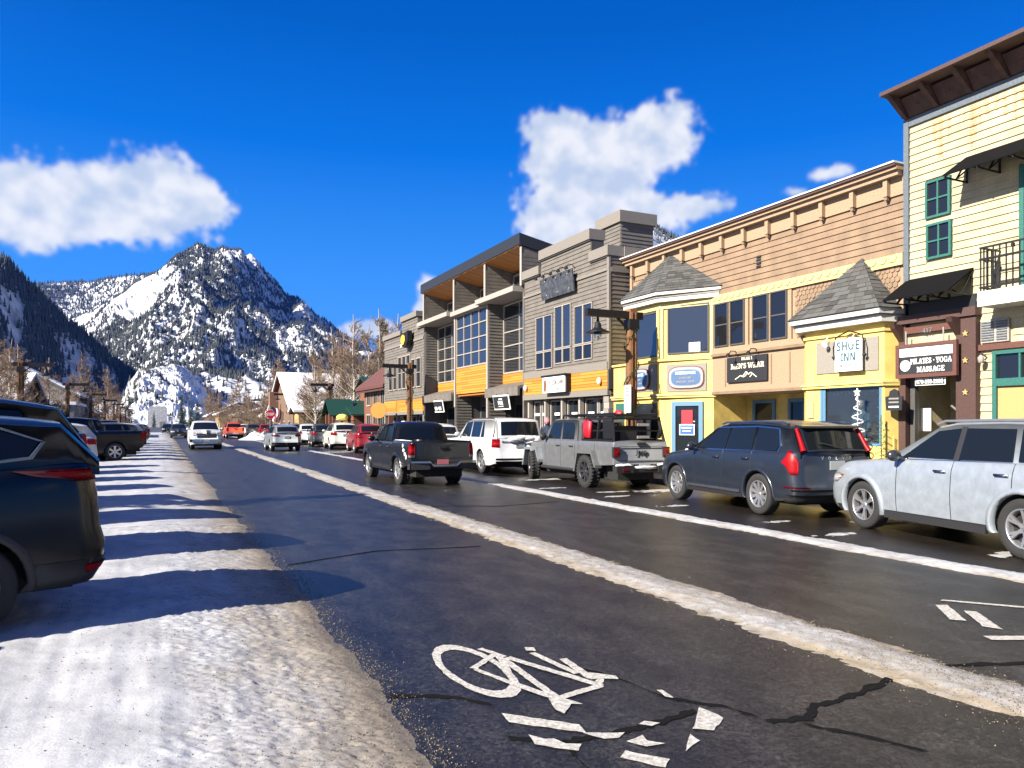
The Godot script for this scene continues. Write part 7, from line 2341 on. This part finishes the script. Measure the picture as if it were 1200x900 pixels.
func black_crossover():
	var c := suv(4.62, 1.855, 1.69, 2.66, 0.93, 0.36, M.p_blackblue)
	c.wheel_key = "cross"; c.spokes = 10; c.rim = M.dark_alloy
	c.gh.line[5] = [4.30, 1.60]
	c.gh.line[6] = [4.58, 1.30]
	c.top[6] = [3.0, 1.16]; c.top[7] = [4.2, 1.27]; c.top[8] = [4.62, 1.27]
	c.gh.line[4] = [3.75, 1.64]
	c.gh.yb = 1.24
	c.panes[2] = [[3.70, 1.29], [3.62, 1.56], [3.84, 1.55], [4.10, 1.46], [4.02, 1.35]]
	c.trim = [[[3.2, 1.23], [3.2, 1.255], [4.03, 1.345], [4.12, 1.455], [4.15, 1.46], [4.05, 1.325]], [[4.15, 1.46], [4.10, 1.465], [3.86, 1.555], [3.86, 1.575]]]
	c.trim_mat = M.blue_grey
	c.tail = [[[1.14, 1.19, 1.235], [0.52, 0.50, 0.50], [0.95, 1.22, 1.36], M.tail_dark], [[1.15, 1.19, 1.22], [0.60, 0.58, 0.6], [0.92, 1.08, 1.14], M.tail]]
	c.strips = [[[0.40, 0.45], [0.55, 0.55], [0.92, 0.95], M.tail, "reflector", 0.012], [[0.30, 0.38, 0.50], [0.0, 0.0, 0.0], [1.32, 1.32, 1.32], M.plastic, "lower_bumper", 0.010]]
	c.flare_mat = M.plastic; c.flare_w = 0.06; c.flare = 0.015
	c.rg1 = 0.8
	vehicle("black_crossover", "glossy black crossover parked nose to the left at left edge", "car", c, W(-2.86, 0.10, 7.02), 110.0)

func rest():
	# generic neighbours: kind, paint, place, turn, label
	var left := [
		["tall", M.p_black, 10.2, "tall black wagon parked directly behind the black crossover", -0.98],
		["tall", M.p_dgrey, 13.6, "dark grey wagon hidden behind the black crossover, third in the left row", -1.5],
		["suv", M.p_char, 16.9, "charcoal car in the left row beside the spruce shadow", -1.75],
		["suv", M.p_black, 20.2, "black car fifth in the left row", -2.0],
		["suv", M.p_steel, 23.5, "steel grey car sixth in the left row", -2.2],
		["truck", M.p_dgrey, 27.0, "dark grey pickup seventh in the left row", -2.4],
		["suv", M.p_white, 30.6, "white car with red tail lamp beside the dark pickup in the left row", -2.25],
		["truck", M.p_blackblue, 37.0, "dark blue pickup with bright wheel in the left row", -0.95],
		["truck", M.p_char, 41.2, "charcoal pickup behind the dark blue pickup in the left row", -0.9],
		["suv", M.p_dgrey, 45.2, "dark car behind the two pickups in the left row", -1.1],
		["suv", M.p_white, 50.0, "white car far along the left row", -1.0],
		["suv", M.p_black, 55.0, "black car far along the left row", -1.0],
		["truck", M.p_dgrey, 60.5, "dark pickup far along the left row", -1.0],
		["suv", M.p_steel, 66.0, "steel grey car near the far end of the left row", -1.0],
		["suv", M.p_black, 73.0, "black car near the far end of the left row", -1.0],
		["suv", M.p_white, 80.0, "white car at the far end of the left row", -1.0]]
	for v in left:
		var c: Dictionary
		if v[0] == "suv":
			c = suv(4.65, 1.86, 1.69, 2.7, 0.93, 0.36, v[1])
		elif v[0] == "tall":
			c = suv(5.2, 2.0, 1.96, 3.0, 1.0, 0.40, v[1])
			c.wheel_key = "tall"
		else:
			c = pickup(5.75, 2.0, 1.93, 3.6, 0.95, 0.41, 3.85, v[1])
			c.wheel_key = "truck"; c.spokes = 6; c.rim = M.alloy
		var back: float = c.L - c.fo - c.wb / 2.0
		var r := Vector2(cos(deg_to_rad(20.0)), sin(deg_to_rad(20.0)))   # towards the tail
		var dd: float = v[2] + 0.85
		vehicle("parked_car" if v[0] != "truck" else "parked_pickup", v[3], "car" if v[0] != "truck" else "truck", c, W(v[4] - r.x * back, 0.08, dd - r.y * back), 110.0, "vehicles parked on the left")
	var right := [
		["suv", M.p_white, 32.6, "white car parked ahead of the large white sport utility vehicle"],
		["suv", M.p_dgrey, 38.6, "dark grey car parked on the right beyond the white one"],
		["suv", M.p_red, 44.6, "dark red car parked on the right before the kayak carrier"],
		["kayak", M.p_cream, 51.6, "cream white off-road wagon carrying a yellow kayak"],
		["suv", M.p_dgrey, 58.0, "dark grey car parked just beyond the kayak carrier"],
		["suv", M.p_white, 64.2, "white car parked beyond the kayak carrier"],
		["suv", M.p_black, 70.5, "black car parked on the right before the snow roofed hall"],
		["suv", M.p_steel, 77.0, "steel grey car parked beside the aspen grove"],
		["suv", M.p_black, 84.0, "black car parked along the snow roofed hall"],
		["suv", M.p_red, 91.0, "red car parked far along the right side"],
		["suv", M.p_dgrey, 104.0, "dark car parked far along the right side"],
		["suv", M.p_white, 118.0, "white car parked farthest along the right side"]]
	for v in right:
		var c := suv(4.75, 1.88, 1.72, 2.78, 0.93, 0.37, v[1])
		if v[0] == "kayak":
			c = suv(4.83, 1.92, 1.8, 2.79, 0.92, 0.39, v[1])
			c.wheel_key = "kayakcar"; c.spokes = 6
		var o := vehicle("kerbside_car", v[3], "car", c, W(11.35, 0.005, v[2]), rng.randf_range(-9.0, -4.0), "cars parked along the right kerb")
		roof_rails(o, c, 2.2, 3.9, M.plastic, 0.05)
		if v[0] == "kayak":
			var k := thing("kayak", "yellow kayak tied on the roof of the cream wagon", "kayak", W(11.4, 1.90, 51.2), -6.0)
			var st := ST(true)
			var pr := []
			for i in 13:
				var t := i / 12.0
				pr.append(Vector2(0.38 * pow(sin(PI * clampf(t, 0.01, 0.99)), 0.7), (t - 0.5) * 3.3))
			lathe(st, pr, 12, Vector3(0, 0.27, 0), Basis(Vector3.RIGHT, PI / 2).scaled(Vector3(1, 0.62, 1)))
			mi(k, "hull", fin(st), mk(0.72, 0.62, 0.10, 0.4))
			var bs := ST()
			for z in [-0.6, 0.6]:
				bar(bs, Vector3(-0.7, 0.02, z), Vector3(0.7, 0.02, z), 0.05)
			mi(k, "rack_bar", fin(bs), M.plastic)
	# moving traffic
	var s := suv(4.6, 1.86, 1.66, 2.69, 0.92, 0.36, M.p_steel)
	s.wheel_key = "moving"
	s.tail = [[[0.93, 1.0, 1.06], [0.50, 0.46, 0.52], [1.02, 1.2, 1.1], M.tail_dark]]
	s.strips = [[[0.34, 0.44, 0.55], [0.0, 0.0, 0.0], [1.05, 1.1, 1.1], M.plastic, "lower_bumper", 0.012]]
	vehicle("silver_crossover", "silver crossover driving away in the right lane", "car", s, W(7.2, 0.0, 50.0), 0.0)
	var f := pickup(5.9, 2.03, 1.95, 3.68, 0.95, 0.41, 3.9, M.p_white)
	f.wheel_key = "truck"
	f.head = [[[0.92, 1.03, 1.14], [0.64, 0.64, 0.66], [1.02, 1.04, 1.0], M.lamp_clear]]
	var fo := vehicle("white_pickup_truck", "white pickup truck coming towards the camera in the left lane", "truck", f, W(2.85, 0.0, 56.2), 180.0)
	front_face(fo, f, 1.2, 0.78, 1.14, M.plastic, M.chrome)
	var g := pickup(5.9, 2.0, 1.93, 3.68, 0.95, 0.41, 3.9, M.p_orange)
	g.wheel_key = "truck"
	var go := vehicle("orange_pickup_truck", "orange red pickup truck driving away far down the right lane", "truck", g, W(8.0, 0.0, 95.0), 0.0)
	tailgate_details(go, g, M.chrome)
	for v in [[2.1, 100.0, M.p_dgrey, "dark car coming towards the camera behind the white pickup"], [1.3, 150.0, M.p_black, "farthest dark car coming along the left lane"], [7.6, 170.0, M.p_white, "farthest white car driving away in the right lane"]]:
		var h := suv(4.8, 1.9, 1.75, 2.8, 0.93, 0.38, v[2])
		h.head = [[[0.72, 0.8, 0.88], [0.5, 0.48, 0.5], [1.0, 1.1, 1.1], M.lamp_clear]]
		h.wheel_key = "parked"
		var ho := vehicle("distant_car", v[3], "car", h, W(v[0], 0.0, v[1]), 180.0 if v[0] < 4 else 0.0)
		if v[0] < 4: front_face(ho, h, 0.9, 0.55, 0.8, M.plastic, M.plastic)

# ================================================================ signs, people and small things
func figure_mesh(bones: Array, cell: float) -> ArrayMesh:   # tapered capsules joined smoothly, meshed as surface nets
	var lo := Vector3(9, 9, 9)
	var hi := -lo
	for b in bones:
		for k in 2:
			lo = lo.min(b[k] - Vector3.ONE * (b[2 + k] + 0.06))
			hi = hi.max(b[k] + Vector3.ONE * (b[2 + k] + 0.06))
	var n := Vector3i(((hi - lo) / cell).ceil())
	var sx := n.x + 1
	var sy := n.y + 1
	var f := PackedFloat32Array()
	f.resize(sx * sy * (n.z + 1))
	for z in n.z + 1:
		for y in sy:
			for x in sx:
				var p := lo + Vector3(x, y, z) * cell
				var acc := 0.0
				for b in bones:
					var ab: Vector3 = b[1] - b[0]
					var t := clampf((p - b[0]).dot(ab) / maxf(ab.length_squared(), 1e-6), 0, 1)
					var dd: float = p.distance_to(b[0] + ab * t) - lerpf(b[2], b[3], t)
					acc += exp(-dd * 55.0)
				f[(z * sy + y) * sx + x] = -log(maxf(acc, 1e-30)) / 55.0
	var idx := {}
	var vs := []
	var off := [0, 1, sx, sx + 1, sx * sy, sx * sy + 1, sx * sy + sx, sx * sy + sx + 1]
	for z in n.z:
		for y in n.y:
			for x in n.x:
				var k := (z * sy + y) * sx + x
				var m := 0
				for i in 8:
					if f[k + off[i]] < 0: m += 1
				if m == 0 or m == 8: continue
				var s := Vector3.ZERO
				var c := 0
				for e in [[0, 1], [2, 3], [4, 5], [6, 7], [0, 2], [1, 3], [4, 6], [5, 7], [0, 4], [1, 5], [2, 6], [3, 7]]:
					var a := f[k + off[e[0]]]
					var b := f[k + off[e[1]]]
					if (a < 0) != (b < 0):
						var t := a / (a - b)
						var pa := Vector3(e[0] & 1, (e[0] >> 1) & 1, e[0] >> 2)
						var pb := Vector3(e[1] & 1, (e[1] >> 1) & 1, e[1] >> 2)
						s += pa.lerp(pb, t)
						c += 1
				idx[k] = vs.size()
				vs.append(lo + (Vector3(x, y, z) + s / c) * cell)
	var st := ST(true)
	for k in idx:
		for ax in [[1, sx, sx * sy], [sx, 1, sx * sy], [sx * sy, 1, sx]]:
			if k + ax[0] >= f.size() or (f[k] < 0) == (f[k + ax[0]] < 0): continue
			if idx.has(k - ax[1]) and idx.has(k - ax[2]) and idx.has(k - ax[1] - ax[2]):
				quad(st, vs[idx[k]], vs[idx[k - ax[1]]], vs[idx[k - ax[1] - ax[2]]], vs[idx[k - ax[2]]])
	return fin(st)

func person_bones() -> Array:
	var b := []
	b.append([Vector3(0, 0.98, 0), Vector3(0, 1.22, 0), 0.15, 0.16])
	b.append([Vector3(-0.13, 1.36, 0), Vector3(0.13, 1.36, 0), 0.09, 0.09])
	b.append([Vector3(0, 1.22, 0), Vector3(0, 1.38, 0), 0.16, 0.12])
	b.append([Vector3(0, 1.42, 0), Vector3(0, 1.52, -0.01), 0.055, 0.055])
	b.append([Vector3(0, 1.56, -0.02), Vector3(0, 1.64, -0.01), 0.075, 0.085])
	b.append([Vector3(0, 1.58, -0.10), Vector3(0, 1.56, -0.115), 0.012, 0.016])   # nose
	for s in [-1.0, 1.0]:
		b.append([Vector3(s * 0.088, 1.59, 0), Vector3(s * 0.09, 1.61, 0), 0.015, 0.018])   # ears
		b.append([Vector3(s * 0.19, 1.37, 0), Vector3(s * 0.25, 1.10, 0.03), 0.062, 0.05])
		b.append([Vector3(s * 0.25, 1.10, 0.03), Vector3(s * 0.22, 0.88, -0.10), 0.048, 0.038])
		b.append([Vector3(s * 0.22, 0.87, -0.11), Vector3(s * 0.215, 0.80, -0.14), 0.036, 0.03])
		for q in 4:
			b.append([Vector3(s * (0.20 + q * 0.014), 0.79, -0.145), Vector3(s * (0.20 + q * 0.014), 0.735, -0.15 - 0.004 * q), 0.010, 0.008])
		b.append([Vector3(s * 0.195, 0.83, -0.14), Vector3(s * 0.18, 0.78, -0.165), 0.010, 0.009])
		b.append([Vector3(s * 0.09, 0.95, 0), Vector3(s * 0.11, 0.50, -0.01 + s * 0.04), 0.095, 0.062])
		b.append([Vector3(s * 0.11, 0.50, -0.01 + s * 0.04), Vector3(s * 0.11, 0.09, 0.03 + s * 0.08), 0.06, 0.042])
		b.append([Vector3(s * 0.11, 0.05, 0.05 + s * 0.08), Vector3(s * 0.12, 0.04, -0.12 + s * 0.08), 0.05, 0.04])
	return b

func street_things():
	var body := figure_mesh(person_bones(), 0.022)
	var p := thing("person", "person in dark blue jacket and pink hat on the pavement by the white vehicle", "person", W(13.2, 0.15, 24.6), 160.0)
	mi(p, "body", body, mk(0.03, 0.05, 0.10, 0.85, 0, T.grit, Vector3.ONE * 2.0))
	var face := ST(true)
	lathe_ball(face, Vector3(0, 1.58, -0.045), Vector3(0.072, 0.085, 0.06))
	mi(p, "face", fin(face), mk(0.55, 0.33, 0.24, 0.6))
	var hat := ST(true)
	lathe(hat, [Vector2(0.108, 1.61), Vector2(0.112, 1.66), Vector2(0.10, 1.71), Vector2(0.06, 1.755), Vector2(0.03, 1.77), Vector2(0.03, 1.80), Vector2(0, 1.82)], 14, Vector3(0, 0, -0.01))
	mi(p, "hat", fin(hat), mk(0.60, 0.16, 0.20, 0.9))
	var mq := thing("mannequin", "grey headed mannequin in blue clothes inside the shoe shop window", "mannequin", W(15.0, 0.55, 12.25), 80.0)
	mi(mq, "body", body, mk(0.02, 0.07, 0.11, 0.8))
	var hd := ST(true)
	lathe_ball(hd, Vector3(0, 1.61, 0), Vector3(0.1, 0.13, 0.12))
	mi(mq, "head", fin(hd), M.pale_trim)
	# stop sign and flags far down the right side
	var s := thing("stop_sign", "red octagonal stop sign far down the right side", "sign", W(10.1, 0.05, 78.0))
	var oc := []
	for k in 8:
		oc.append(Vector2(cos(TAU * (k + 0.5) / 8.0), sin(TAU * (k + 0.5) / 8.0)))
	for q in [[0.50, M.sign_white, 0.0], [0.465, M.red, 0.02]]:
		var st := ST()
		var pl := []
		for v in oc: pl.append(v * q[0])
		prism(st, pl, Vector3(0, 2.65, q[2]), Vector3.RIGHT, UP, Vector3(0, 0, 0.025))
		mi(s, "plate", fin(st), q[1])
	lettering(s, "letters", "STOP", M.letter_white, W(10.1, 2.70, 77.95), 0.3, 0, false, 0.72)
	bx(s, "post", M.pale_trim, 10.06, 10.14, 0.05, 2.5, 78.0, 78.08)
	var fl := thing("hanging_flag", "red white and blue flag hanging from a pole near the stop sign", "flag", W(11.4, 0.05, 84.0))
	var fs := [ST(true), ST(true), ST(true)]
	for i in 9:
		for k in 10:
			var f := func(a: float, b: float) -> Vector3:
				return Vector3((a - 4.5) * 0.13 + 0.10 * sin(b * 0.5), 3.6 - b * 0.15 - 0.04 * a, 0.08 * sin(a * 1.1 + b * 0.3))
			var m := 2 if i < 4 and k < 4 else (i % 2)
			quad(fs[m], f.call(i, k), f.call(i + 1, k), f.call(i + 1, k + 1), f.call(i, k + 1))
	mi(fl, "red_stripes", fin(fs[0]), mk(0.45, 0.02, 0.03, 0.8))
	mi(fl, "white_stripes", fin(fs[1]), M.sign_white)
	mi(fl, "blue_field", fin(fs[2]), M.navy)
	bx(fl, "pole", M.grey_dark, 11.95, 12.02, 0.05, 3.9, 83.98, 84.05)
	# string of lights along the yellow bay ledges
	var wst := ST(true)
	var pts := []
	for k in 40:
		var t := k / 39.0
		pts.append(W(14.10, 2.68 + 0.05 * absf(sin(t * 12.0)) * -1.0, lerpf(18.7, 21.5, t)))
	tube(wst, pts, 0.008, 0.008, 4)
	tag(mi(self, "light_string", fin(wst), M.black_metal), "thin dark light string sagging along the left yellow bay ledge", "light string")
	# a heap of ploughed snow beyond the crossing
	var n := FastNoiseLite.new()
	n.seed = 6; n.frequency = 0.9
	for q in [[9.6, 84.0, 2.0, 3.0, 0.9], [-5.4, 60.0, 1.6, 6.0, 0.7], [-5.5, 92.0, 1.6, 8.0, 0.8], [12.2, 112.0, 1.0, 5.0, 0.6], [-5.6, 130.0, 1.8, 12.0, 1.0]]:
		var g := func(i, j) -> Array:
			var u = i / 24.0 * 2.0 - 1.0
			var v = j / 24.0 * 2.0 - 1.0
			var X: float = q[0] + u * q[2]
			var d: float = q[1] + v * q[3]
			var h: float = q[4] * clampf(1.0 - sqrt(u * u + v * v), 0, 1) * (1.0 + 0.7 * n.get_noise_2d(X, d))
			return [W(X, h - 0.02 + 0.1 * (1.0 if q[0] < 0 else 0.0), d), Color(0.76, 0.76, 0.77)]
		var o := struct("snow_heap", grid_mesh(25, 25, g), M.snow)
		o.set_meta("label", "heap of ploughed snow at the roadside")
